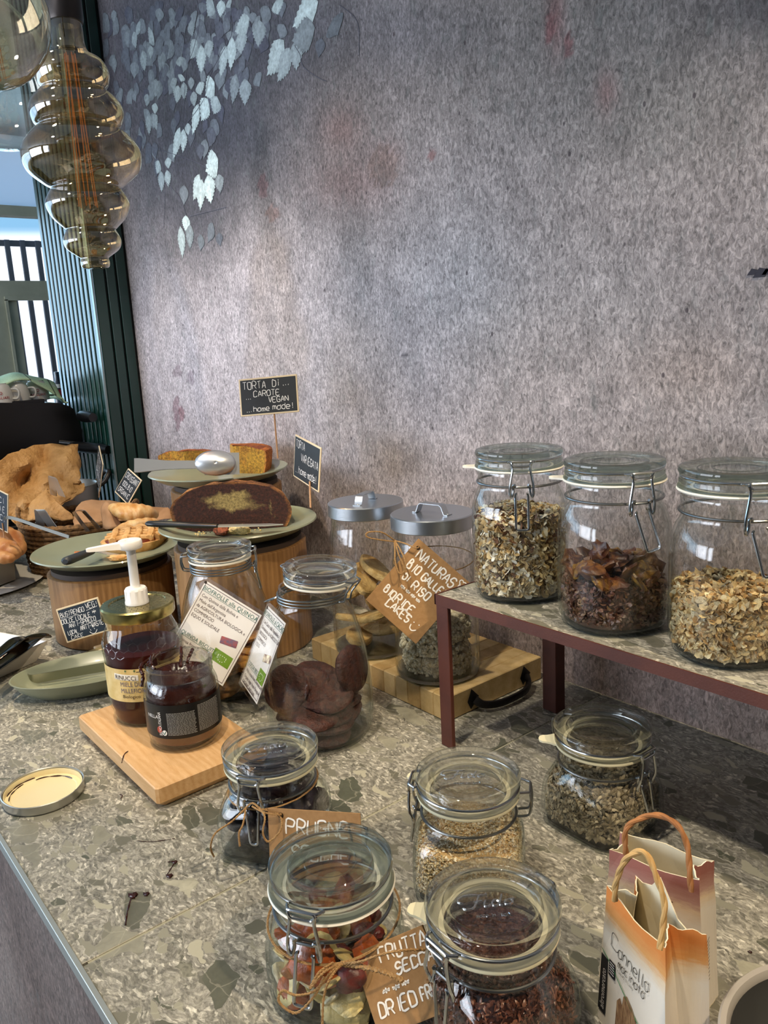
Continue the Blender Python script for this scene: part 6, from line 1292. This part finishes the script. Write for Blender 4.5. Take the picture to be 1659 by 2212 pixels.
def tong(name, label, P, width, sep_, th=.0011, mat=M_DARKST, round_r=.006, group=None):
    """P: spring end then tips (world points); bent from one strip standing on edge; width = vector"""
    t = thing(name, label, 'tongs', (0, 0, 0), group=group); wv = Vector(width)
    a, l, r = [Vector(p) for p in P]; d = ((l+r)/2-a).normalized(); s_ = (l-r); s_ = (s_-d*s_.dot(d)).normalized()
    c = a+d*round_r; arc = [c+s_*round_r*math.cos(t_)-d*round_r*math.sin(t_) for t_ in np.linspace(0, PI, 9)]
    g = G(); g.strap([arc[4]]+arc[3::-1]+[l], wv, th); g.out('arm', mat, t, True, angle=50); g = G(); g.strap([arc[4]]+arc[5:]+[r], wv, th); g.out('arm', mat, t, True, angle=50); return t
tong('serving_tongs', 'plain steel tongs lying on edge in the sage oval dish', (onz(62, 1466, .020), onz(245, 1396, .018), onz(252, 1436, .018)), (0, 0, .015), .02, mat=pm('olive_reflecting_steel', '9d9d8c', .3, 1.0), round_r=.0085)
wd = thing('white_dish', 'white rectangular dish with sugar crumbs at the left photo edge', 'dish', (-1.452, .262, .0003), D(23)); g = G(); M_CHINA = pm('white_porcelain', 'dcd9d2', .25)
V = []; 
for a, b, z in [(.075, .050, 0), (.078, .053, .003), (.0925, .0675, .033), (.0935, .0685, .036), (.0905, .0655, .036), (.077, .052, .008), (.073, .048, .006)]: V += [(x*1, y*1, z) for x, y in ((-a, -b), (a, -b), (a, b), (-a, b))]
n = 4; g.add(V, [(i*4+k, i*4+(k+1) % 4, i*4+4+(k+1) % 4, i*4+4+k) for i in range(6) for k in range(4)]+[(3, 2, 1, 0), (24, 25, 26, 27)]); o = g.out('body', M_CHINA, wd, True, angle=30); bv = o.modifiers.new('b', 'BEVEL'); bv.width = .004; bv.segments = 3; bv.limit_method = 'ANGLE'
r = np.random.RandomState(4); v, f = bumpy(4, 5, 3, .2, (1, .8, .7))
for nm, lb, col, nn_ in (('sugar_crumbs', 'white sugar crumbs in the white rectangular dish', 'f2ead6', 260), ('brown_crumbs', 'brown-red crumbs sprinkled in the white rectangular dish', '8e4a25', 90)):
    g = G(); P = np.stack([r.uniform(-.065, .06, nn_), r.uniform(-.04, .042, nn_), np.full(nn_, .0078)], 1); scatter(g, (np.array(v), f), P, rot_batch(nn_), r.uniform(.0008, .0022, (nn_, 1))*np.ones((1, 3)), np.ones((nn_, 3))); o = g.out(nm, pm(nm, col, .8)); o.matrix_world = Matrix.Translation((-1.452, .262, .0003)) @ Matrix.Rotation(D(23), 4, 'Z'); tag(o, lb, 'crumbs', kind='stuff')
# leaf-shaped steel tongs resting over the dish
lf = thing('leaf_tongs', 'dark reflecting steel tongs with scalloped ends on the white dish', 'tongs', (0, 0, 0))
for (pts, ws) in (([(-25, 1465, .046), (10, 1440, .044), (42, 1415, .047), (60, 1392, .049), (84, 1378, .047), (110, 1376, .043)], [.012, .012, .015, .020, .017, .008]), ([(-25, 1440, .052), (0, 1420, .050), (25, 1400, .052), (40, 1385, .054), (62, 1382, .052)], [.010, .011, .014, .016, .005])):
    P = [onz(x, y, z) for x, y, z in pts]; g = G(); V = []; k = len(P)
    for i, p in enumerate(P):
        d = (P[min(i+1, k-1)]-P[max(i-1, 0)]).normalized(); s_ = Vector((0, 0, 1)).cross(d).normalized(); w_ = ws[i]
        for q in (-1, -.5, 0, .5, 1): V.append(p+s_*w_*q+Vector((0, 0, .008*q*q-.002*(i > 1))))
    g.add(V, [(i*5+j, i*5+j+1, i*5+6+j, i*5+5+j) for i in range(k-1) for j in range(4)]); o = g.out('arm', pm('dark_mirror_steel', '6f6a62', .15, 1.0), lf); sd = o.modifiers.new('s', 'SUBSURF'); sd.levels = sd.render_levels = 2; sm = o.modifiers.new('t', 'SOLIDIFY'); sm.thickness = .0009

# ================================================================== BASKET, POT, TIN
M_ROPE = pm('twisted_seagrass', '9a7448', .85, var='5e452a', vs=120, bs=.6, bscale=200)
bx, by = -1.990, .632; BR, BH = .137, .125
bk = thing('rope_basket', 'round twisted-rope basket lined with brown paper', 'basket', (bx, by, .0003))
rb = .0062; nrow = 10
for i in range(nrow+1):
    z = rb+i*(BH-rb)/nrow; R = BR-.016+.016*(i/nrow)**.8; g = G(); n = 132; P = [(R*math.cos(2*PI*k/n), R*math.sin(2*PI*k/n), z) for k in range(n)]; r_ = [rb*(1.18 if i == nrow else 1)*(.78+.30*abs(math.sin(k*PI*44/n))) for k in range(n)]
    g.tube(P, r_, 7, True); g.out('rope_coil', M_ROPE, bk)
for sg in (-1, 1):
    g = G(); a0 = D(52 if sg > 0 else 232); P = [(math.cos(a0+q)*(BR+h*.2), math.sin(a0+q)*(BR+h*.2), BH+h) for q, h in ((-.22, 0), (-.18, .022), (0, .032), (.18, .022), (.22, 0))]; P = smooth_path(P, 6); g.tube(P, [.0055*(.8+.3*abs(math.sin(i*1.3))) for i in range(len(P))], 8); g.out('rope_handle', M_ROPE, bk)
g = G(); g.lathe([(.0005, .006), (BR-.03, .006), (BR-.026, .011), (.0005, .011)], 40); g.out('base', M_ROPE, bk)
M_BPAPER = pm('brown_baking_paper', 'bf9258', .65, var='a97d45', vs=25, bs=.9, bscale=22, bdist=.02); M_BPAPER2 = pm('tan_baking_paper', 'b98f66', .7, var='a97f57', vs=25, bs=.2, bscale=60)
def crumple(name, label, rows, mat, amp=.006, seed=1, sub=5, cat='paper'):
    """rows: grid of world points; refined and creased"""
    r = random.Random(seed); sub = 4; R = [smooth_path([Vector(p) for p in row], sub) for row in rows]; C = list(zip(*R)); G2 = [smooth_path(list(c), sub) for c in C]; nr, nc = len(G2[0]), len(G2)
    ph = [(r.uniform(20, 60), r.uniform(20, 60), r.uniform(0, 6)) for _ in range(4)]; g = G(); V = []
    for i in range(nr):
        for j in range(nc):
            p = G2[j][i]; d = sum(abs(math.sin(a*(p.x+p.z*.7)+b*(p.y-p.z*.4)+c))-.6 for a, b, c in ph)*amp/3; j_ = lambda: r.uniform(-1, 1)*amp*.24; V.append((p.x+d*.6+j_(), p.y-d*.6+j_(), p.z+d*.7+j_()*.6))
    g.add(V, [(i*nc+j, i*nc+j+1, (i+1)*nc+j+1, (i+1)*nc+j) for i in range(nr-1) for j in range(nc-1)]); o = g.out(name, mat, None, True, angle=38); sm = o.modifiers.new('s', 'SOLIDIFY'); sm.thickness = .0006
    return tag(o, label, cat)
def D3(*p): return [dep(*q) for q in p]
px_, py_, PH, PR = -2.235, .658, .172, .107
pt_ = thing('steel_pot', 'brushed steel pot with side handle, stuffed with brown paper', 'pot', (px_, py_, .0003)); g = G()
g.lathe([(.0005, 0), (PR-.006, 0), (PR, .006), (PR, PH-.001), (PR+.002, PH), (PR-.0005, PH+.001), (PR-.003, PH-.002), (PR-.003, .008), (.0005, .006)], 72); g.out('body', pm('satin_steel', 'b5b4ae', .38, .85), pt_)
g = G(); a0 = D(82); P = [(math.cos(a0+q)*rr_, math.sin(a0+q)*rr_, h) for q, rr_, h in ((-.30, PR, PH-.012), (-.28, PR+.02, PH), (-.2, PR+.032, PH+.018), (0, PR+.036, PH+.022), (.2, PR+.032, PH+.018), (.28, PR+.02, PH), (.30, PR, PH-.012))]; g.tube(smooth_path(P, 5), .0065, 10); g.out('handle', pm('dark_bakelite_handle', '2b2724', .4), pt_)
g = G(); g.lathe([(.0005, PH-.05), (PR-.02, PH-.045), (.0005, PH-.03)], 24); 
crumple('baking_paper', 'large crumpled sheet of brown baking paper standing out of the pot', [D3((-15, 1003, 2.0), (20, 983, 2.06), (55, 968, 2.12), (95, 960, 2.16), (135, 961, 2.17), (168, 960, 2.16)), D3((-18, 1030, 1.98), (20, 1015, 2.03), (60, 1003, 2.07), (95, 995, 2.14), (135, 993, 2.10), (171, 995, 2.13)), D3((-15, 1062, 1.97), (18, 1055, 1.99), (55, 1040, 2.09), (95, 1035, 2.04), (135, 1030, 2.09), (173, 1030, 2.08)), D3((0, 1090, 1.96), (25, 1092, 1.97), (60, 1078, 1.98), (95, 1070, 2.02), (135, 1055, 2.05), (178, 1042, 2.09)), D3((15, 1112, 1.96), (35, 1122, 1.96), (65, 1112, 1.97), (105, 1098, 1.99), (140, 1076, 2.03), (186, 1054, 2.08)), D3((28, 1128, 1.955), (45, 1134, 1.955), (72, 1124, 1.965), (110, 1108, 1.985), (142, 1086, 2.02), (180, 1060, 2.07))], M_BPAPER, .012, 3)
crumple('basket_liner', 'folded sheet of brown paper rising to a point in the basket', [D3((60, 1095, 1.97), (85, 1068, 1.98), (100, 1055, 1.985), (112, 1072, 1.97), (140, 1100, 1.95)), D3((62, 1110, 1.96), (85, 1095, 1.95), (103, 1088, 1.95), (125, 1100, 1.95), (155, 1110, 1.94)), D3((58, 1128, 1.95), (85, 1122, 1.94), (108, 1120, 1.94), (135, 1125, 1.93), (162, 1122, 1.94))], M_BPAPER, .006, 5)
crumple('croissant_paper', 'tan baking paper folded round the croissants', [D3((160, 1110, 1.93), (175, 1084, 1.95), (225, 1081, 1.97), (260, 1085, 1.97), (300, 1092, 1.96), (365, 1098, 1.90)), D3((158, 1125, 1.90), (180, 1105, 1.93), (225, 1102, 1.95), (262, 1105, 1.95), (305, 1108, 1.93), (372, 1108, 1.88)), D3((160, 1138, 1.87), (185, 1130, 1.88), (225, 1128, 1.90), (265, 1125, 1.90), (310, 1128, 1.88), (370, 1120, 1.86))], M_BPAPER2, .005, 6)
crumple('paper_fold', 'upright fold of tan paper left of the croissants', [D3((228, 1082, 1.90), (238, 1090, 1.86), (248, 1105, 1.86), (250, 1120, 1.87)), D3((218, 1100, 1.88), (232, 1108, 1.84), (250, 1120, 1.84), (262, 1132, 1.85)), D3((222, 1140, 1.86), (234, 1143, 1.83), (252, 1140, 1.83), (272, 1140, 1.84))], M_BPAPER2, .003, 7)
# croissants
M_CROIS = pm('golden_croissant_crust', 'c98a3c', .45, var='e6bf82', vs=32, bs=.4, bscale=90, bdist=.003, stretch=(1, 2.5, 1)); M_BUN = pm('brown_bun_crust', 'b5713a', .45, var='d9a468', vs=28, bs=.4, bscale=70, bdist=.003)
def croissant(name, label, pts, R, mat, seg=7, flat=.8):
    P = smooth_path(pts, 9); n = len(P); rr = []
    for i in range(n): q = i/(n-1); rr.append(max(.0015, R*(math.sin(PI*(.06+.88*q))**.75)*(.90+.13*abs(math.sin(PI*seg*q)))))
    g = G(); g.tube(P, rr, 16, flat=flat); return tag(g.out(name, mat), label, 'croissant')
croissant('croissant', 'golden croissant on tan paper behind the crostata plate', D3((240, 1095, 1.86), (262, 1102, 1.83), (290, 1108, 1.81), (318, 1108, 1.81), (338, 1112, 1.83)), .027, M_CROIS)
croissant('croissant', 'croissant lying lowest, half hidden by the crostata plate', D3((245, 1150, 1.79), (270, 1140, 1.77), (300, 1134, 1.76), (330, 1130, 1.77), (350, 1134, 1.78)), .018, M_CROIS)
M_TS = pm('bright_tong_steel', 'c4c5c0', .32, .85)
tong('bread_tongs', 'steel tongs upright in the pot with curved bright end', (dep(113, 1030, 1.95), dep(134, 1072, 1.955), dep(116, 1070, 2.00)), tuple(dep(124, 1040, 1.95)-dep(110, 1036, 1.97)), .01, mat=M_TS, round_r=.010)
tong('bread_tongs', 'steel tongs with curved end leaning in the basket at left', (dep(86, 1101, 1.90), dep(116, 1142, 1.90), dep(88, 1140, 1.95)), tuple(dep(97, 1106, 1.90)-dep(78, 1106, 1.92)), .01, mat=M_TS, round_r=.011)
tong('bread_tongs', 'dark steel tongs lying over the basket rim toward the crostata plate', (dep(168, 1103, 1.83), dep(214, 1142, 1.75), dep(190, 1148, 1.73)), tuple(dep(175, 1103, 1.82)-dep(168, 1105, 1.845)), .01, mat=M_DARKST, round_r=.011)
tg = thing('long_tongs', 'long dark steel tongs reaching from the left sign to the crostata plate', 'tongs', (0, 0, 0)); g = G(); P = smooth_path(D3((8, 1121, 1.72), (20, 1118, 1.72), (45, 1124, 1.71), (90, 1140, 1.68), (150, 1160, 1.64)), 5); g.strap(P, tuple(dep(50, 1120, 1.70)-dep(50, 1127, 1.70)), .003); g.out('arm', pm('scratched_grey_steel', '6e6e69', .55, .8), tg)
# tin with pastries on a plate
tn = thing('pastry_tin', 'low steel tin of brown rolls at the left photo edge', 'tin', (-2.045, .335, .010), D(-8)); g = G(); a, b = .150, .150; V = []
def tin_row(k, z): return [(x*k, y*k, z) for x, y in ((-a, -b), (a*.55, -b), (a*.85, -b*.55), (a*.85, b*.45), (a*.50, b*.92), (-a*.9, b*.98))]
zr = [.072, .072, .070, .072, .088, .082]; lo = tin_row(.96, 0); up = [(x, y, zr[i]) for i, (x, y, z) in enumerate(tin_row(1.0, 0))]; g.add(lo+up, [(i, (i+1) % 6, 6+(i+1) % 6, 6+i) for i in range(6)]+[(5, 4, 3, 2, 1, 0)]); o = g.out('shell', pm('dull_tin_steel', 'a9a79e', .42, .8), tn, False); sm = o.modifiers.new('s', 'SOLIDIFY'); sm.thickness = .0015
pl_ = thing('white_plate', 'flat pale plate under the steel pastry tin', 'plate', (-2.030, .370, .0003)); g = G(); g.lathe([(.0005, .002), (.13, 0), (.165, .005), (.170, .0075), (.162, .0085), (.13, .0055), (.0005, .0055)], 72); g.out('body', pm('pale_grey_plate', 'b9b8b3', .35), pl_)
for nm, lb, pts, R in (('sweet_roll', 'brown rolled pastry at the back of the steel tin', ((-30, 1165, 1.86), (0, 1160, 1.84), (25, 1172, 1.82), (45, 1196, 1.80)), .034), ('sweet_roll', 'brown rolled pastry in the middle of the steel tin', ((-30, 1185, 1.78), (-5, 1183, 1.76), (20, 1190, 1.75), (38, 1202, 1.74)), .028), ('sweet_roll', 'brown rolled pastry nearest the rim of the steel tin', ((-30, 1200, 1.73), (-5, 1202, 1.72), (15, 1205, 1.71), (32, 1208, 1.71)), .018)):
    croissant(nm, lb, D3(*pts), R, M_BUN, 4); 

# ================================================================== ESPRESSO MACHINE, CUPS, TOWEL
M_MB = pm('black_machine_enamel', '08080a', .35); M_MB2 = pm('black_knob', '0b0b0c', .3)
em = thing('espresso_machine', 'black espresso machine with side handles under a cup tray', 'espresso machine', (0, 0, 0)); g = G()
XF = -2.36; pr_ = [(-.10, .420), (.58, .402), (.733, .388), (.764, .376), (.776, .365), (.791, .303), (.784, .256), (.745, .234), (.724, .223), (-.10, .21)]
n = len(pr_); V = [(XF, y, z) for y, z in pr_]+[(-2.565, y-.0, z) for y, z in pr_]; g.add(V, [tuple(range(n)), tuple(range(2*n-1, n-1, -1))]+[(i, (i+1) % n, n+(i+1) % n, n+i) for i in range(n)]); g.out('housing', M_MB, em, False)
g = G(); g.box(-2.565, -2.46, -.10, .66, .0003, .205, b=.004); g.out('lower_body', M_MB, em, False); g = G(); g.box(-2.565, -2.40, -.10, .70, .0004, .05, b=.004); g.out('drip_tray', M_MB, em, False)
g = G(); g.box(-2.56, -2.37, -.08, .70, .385, .402); g.out('cup_tray', M_MB, em, False)
def rod(x0, y0, z0, x1, y1, z1, rs, nm, mat=M_MB2): g = G(); a, b = Vector((x0, y0, z0)), Vector((x1, y1, z1)); n = len(rs); g.tube([a+(b-a)*i/(n-1) for i in range(n)], rs, 16); g.out(nm, mat, em)
a, b = onx(172, 898, -2.30), onx(201, 902, -2.20); rod(*a, *b, [.010, .0155, .016, .016, .015, .012], 'steam_knob')
a, b = onx(140, 962, -2.362), onx(234, 972, -2.185); rod(*a, *b, [.008, .009, .0145, .0155, .016, .016, .0155, .012], 'filter_handle')
g = G(); g.tube([onx(130, 955, -2.362), onx(192, 962, -2.30)], .008, 10); g.out('group_bar', M_MB2, em)
M_CUP = pm('white_cup_glaze', 'd9d7d0', .25)
def cup(label, x, y, z, hang, txt=None):
    t = thing('espresso_cup', label, 'cup', (x, y, z), hang, 'upturned espresso cups on the machine'); g = G()
    g.lathe([(.031, 0), (.0325, .0015), (.032, .02), (.029, .040), (.024, .050), (.0205, .053), (.0205, .0555), (.0175, .0555), (.017, .053), (.0005, .0525)], 40); g.out('body', M_CUP, t)
    g = G(); g.tube(smooth_path([(.0315, 0, .012), (.044, 0, .012), (.050, 0, .024), (.046, 0, .037), (.030, 0, .038)], 5), .0038, 8, flat=.8); g.out('handle', M_CUP, t)
    if txt:
        g = G(); pp = lambda a, b: (.0330*math.cos(a/.033+txt[1]), .0330*math.sin(a/.033+txt[1]), b); printed(g, txt[0], -.024, .013, .0105, pp); 
        g.tube([pp(.0035*math.cos(q), .029+.0035*math.sin(q)) for q in np.linspace(0, 2*PI, 13)[:-1]], .0008, 5, True); g.out('lettering', pm('red_cup_print', 'a3262a', .5), t, False)
    return t
zc = .3975
for lb, px0, X, hg, tx in (('white espresso cup lettered in red, nearest the photo edge', 2, -2.395, D(58), ('MAGLIARI', D(-12)-D(58))), ('white espresso cup showing its ring handle, half under the towel', 40, -2.41, D(55), None), ('espresso cup in the shadow under the green towel', 82, -2.43, D(80), ('MAGLIARI', D(-12)-D(80)))):
    c = onx(px0, 860, X); cup(lb, X, c.y, zc, hg, tx)
M_TOWEL = vcol('green_towel', .9, .5, 500, .2, 300)
g = G(); n, m_ = 44, 16; r = random.Random(2)
y0, y1 = onx(-10, 815, -2.43).y, onx(134, 860, -2.43).y
for i in range(m_+1):
    for j in range(n+1):
        q, s_ = j/n, i/m_; y = y0+(y1-y0)*q; x = -2.56+.175*s_; top = zc+.068+.012*math.sin(q*3.0)-.030*max(0, q-.45)**1.2*2
        drape = max(0, s_-.70)/.30; z = top-.010*abs(s_-.4)-drape*(.010+.050*max(0, q-.45)*1.7)-.012*math.sin(q*11+s_*2)*.25; x += drape*.004; z = max(z, zc+.002)
        if q > .93: z -= (q-.93)/.07*.045; z = max(z, zc-.01)
        st = min(abs(q-.46), abs(q-.82)); c = lin('151d16') if st < .013 else (lin('d9dccb') if (i < 2 or q < .12 and s_ < .5) else lin('cbe6bb')); g.v.append((x, y, z)); g.c.append(c)
g.n = len(g.v); g.f = [(i*(n+1)+j, i*(n+1)+j+1, (i+1)*(n+1)+j+1, (i+1)*(n+1)+j) for i in range(m_) for j in range(n)]; g.mi = [0]*len(g.f); o = g.out('tea_towel', M_TOWEL, None, True, True, angle=60); sm = o.modifiers.new('s', 'SOLIDIFY'); sm.thickness = .004; tag(o, 'pale green towel with dark stripes draped over the espresso cups', 'towel')
bt = thing('bottle', 'small bottle with red label band behind the towel', 'bottle', (*onx(131, 870, -2.63)[:2], .0003)); g = G(); g.lathe([(.0005, .0), (.018, .002), (.018, .40), (.015, .425), (.008, .445), (.008, .47), (.0005, .47)], 20); g.out('glass', pm('dark_bottle', '3c4450', .2), bt); g = G(); g.lathe([(.0184, .395), (.0184, .415)], 20); g.out('red_band', pm('red_band', 'a12734', .5), bt); g = G(); g.lathe([(.0184, .420), (.0150, .432)], 20); g.out('pale_label', pm('pale_label', 'e8e6df', .5), bt)

# ================================================================== PENDANT LAMPS
M_AMB = glassy('amber_mirrored_glass', (.93, .76, .50), (.50, .34, .16), power=1.6, f0=.17, gloss=1.0); M_AMB2 = glassy('smoky_gold_glass', (.90, .80, .62), (.45, .36, .22), power=1.6, f0=.2); M_CLR = glassy('pale_globe_glass', (.93, .92, .86), (.55, .55, .48), power=2, f0=.12)
def emis(name, col, st):
    m_, t, out = nodes(name); e2 = N_(t, 'ShaderNodeEmission', Strength=st); e2.inputs[0].default_value = (*lin(col), 1); t.links.new(e2.outputs[0], out.inputs[0]); return m_
M_FIL = emis('glowing_filament', 'b9743a', .26); M_SOCK = pm('dark_bronze_socket', '3b3634', .35, .7); M_CABLE = pm('black_cable', '101010', .6)
def lamp(label, loc, prof, sock, neck_r, glass, fil_len, fil_z, tilt=0):
    t = thing('pendant_bulb', label, 'pendant lamp', loc)
    P = smooth_path([(r, z, 0) for r, z in prof], 8); g = G(); g.lathe([(max(p.x, .0005), p.y) for p in P], 72); g.out('glass_bulb', glass, t)
    g = G(); g.lathe([(.0005, -.006), (neck_r*1.06, -.006), (neck_r*1.12, 0), (neck_r*1.12, sock), (neck_r*.9, sock+.008), (.006, sock+.012), (.0005, sock+.012)], 40); g.out('socket', M_SOCK, t)
    g = G(); g.tube([(0, 0, sock+.01), (0, 0, 1.7478-loc[2])], .0035, 8); g.out('cable', M_CABLE, t)
    for k in range(6):
        a = 2*PI*k/6; g = G(); g.tube([(.008*math.cos(a), .008*math.sin(a), fil_z), (.015*math.cos(a+.5), .015*math.sin(a+.5), fil_z-fil_len)], .0009, 6); g.out('filament', M_FIL, t)
    g = G(); g.lathe([(.0005, -.01), (.012, -.01), (.007, -.05), (.004, -.10), (.0005, -.102)], 16); g.out('glass_stem', M_CLR, t)
    return t
# spiral amber bulb : widths measured down its length
bp = [(.0255, 0), (.026, -.018), (.027, -.045), (.034, -.060), (.052, -.072), (.061, -.092), (.058, -.112), (.052, -.122), (.058, -.128), (.073, -.146), (.078, -.163), (.073, -.182), (.066, -.190), (.075, -.197), (.095, -.222), (.100, -.245), (.093, -.270), (.070, -.292), (.058, -.300), (.061, -.306), (.069, -.322), (.070, -.335), (.062, -.355), (.046, -.373), (.042, -.378), (.047, -.390), (.049, -.402), (.044, -.415), (.028, -.428), (.024, -.432), (.025, -.440), (.0235, -.448), (.018, -.451), (0, -.452)]
kb = .93; bp = [(r*kb, z*.835) for r, z in bp]
c = dep(141, 40, 1.25); lamp('large tiered amber filament bulb hanging nearest the papered wall', (c.x, c.y, c.z), bp, .10, .0245, M_AMB, .23, -.05)
gp = [(.024, 0), (.025, -.03), (.045, -.050), (.080, -.085), (.103, -.130), (.107, -.165), (.095, -.205), (.065, -.240), (.030, -.256), (0, -.259)]
c = dep(-92, -222, .96); lamp('ribbed smoky gold bulb cut by the top left photo corner', (c.x, c.y, c.z), [(r*.82, z*.82) for r, z in gp], .08, .020, M_AMB2, .10, -.06)
c = dep(-36, -60, 1.62); lamp('pale clear globe bulb behind the ribbed gold one', (c.x, c.y, c.z), [(r*1.15, z*1.3) for r, z in gp], .08, .024, M_CLR, .14, -.06)
# embossed script on the clip-jar lids
M_EMB = glassy('embossed_glass', (.96, .97, .96), (.7, .76, .73), refr=.0, f0=.30)
def emboss(jar, H, azt):
    zl = H-.0068; g = G(); ca, sa = math.cos(azt), math.sin(azt)
    def pl(u, v): return Vector((u*ca-v*sa, u*sa+v*ca, zl))
    FI = [[(-.020, .001), (-.0235, .0035), (-.022, .0075), (-.015, .0095), (-.006, .0088), (-.002, .0100)], [(-.008, .0085), (-.0105, .002), (-.0135, -.0035), (-.0185, -.0050), (-.0205, -.0030)], [(-.0125, .0020), (-.0060, .0030)], [(-.0040, .0035), (-.0055, -.0015), (-.0035, -.0030), (-.0010, -.0012)], [(-.0030, .0062), (-.0028, .0066)],
          [(.0055, .0020), (.0030, .0036), (.0005, .0010), (.0010, -.0022), (.0035, -.0022), (.0065, .0030), (.0085, .0085)], [(.0065, .0030), (.0055, -.0015), (.0075, -.0026)], [(.0130, .0030), (.0100, .0020), (.0095, -.0010), (.0120, -.0022), (.0148, .0002), (.0145, .0026), (.0125, .0030), (.0165, .0036)]]
    for s_ in FI: g.tube([pl(p.x*1.05, p.y*1.05+.003) for p in smooth_path([(a, b, 0) for a, b in s_], 4)], .0010, 6)
    st, wdt = strokes('made in italy', .0032, rnd=random.Random(1)); 
    for s_ in st: g.tube([pl(a*.026/wdt-.013, b-.0105) for a, b in s_], .0004, 5)
    g.out('embossed_script', M_EMB, jar)
for j, H, az in ((jar_flax, .1105, 52), (jar_prune, .1125, 60), (jar_sesame, .1125, 47)):
    emboss(j, H, D(az)-j.rotation_euler.z)
# ---- one level deeper: pieces that belong to a part of their thing (all share the thing's own axes)
NEST = {'clip_jar': {'lid_wire': 'lid', 'embossed_script': 'lid', 'pivot': 'neck_wire'}, 'storage_jar': {'handle': 'lid'}, 'chalkboard_sign': {'slate': 'board', 'lettering': 'board'}, 'kraft_tag': {'lettering': 'card', 'punched_hole': 'card'},
        'product_card': {'lettering': 'card', 'heading': 'card', 'product_photo': 'card', 'organic_logo': 'card', 'logo_stars': 'card'}, 'honey_jar': {'hexagon_print': 'lid', 'lettering': 'label', 'fine_print': 'label', 'name_plate': 'label', 'spout': 'head', **{k: 'label' for k in ('printed_daisy', 'printed_violet', 'printed_poppy', 'printed_lavender', 'printed_leaf')}},
        'chocolate_spread_jar': {'lettering': 'label', 'fine_print': 'label', 'printed_fruit': 'label', 'vegan_badge': 'label', 'badge_mark': 'label', 'spread_drip': 'upper_spread'}, 'espresso_cup': {'lettering': 'body'}, 'cinnamon_bag': {}, 'paper_bag': {k: 'paper_body' for k in ('lettering', 'black_panel', 'panel_lettering', 'green_line', 'cinnamon_picture')},
        'crostata_slice': {}, 'chopping_board': {}, 'pendant_bulb': {'glass_stem': 'glass_bulb'}, 'window': {}}
for root in [o for o in COL.objects if o.parent is None and o.type == 'EMPTY']:
    mp_ = NEST.get(root.name.split('.')[0])
    if not mp_: continue
    kids = {}
    for c in root.children: kids.setdefault(c.name.split('.')[0], c)
    for c in list(root.children):
        tgt = mp_.get(c.name.split('.')[0])
        if tgt and tgt in kids and kids[tgt] is not c: c.parent = kids[tgt]
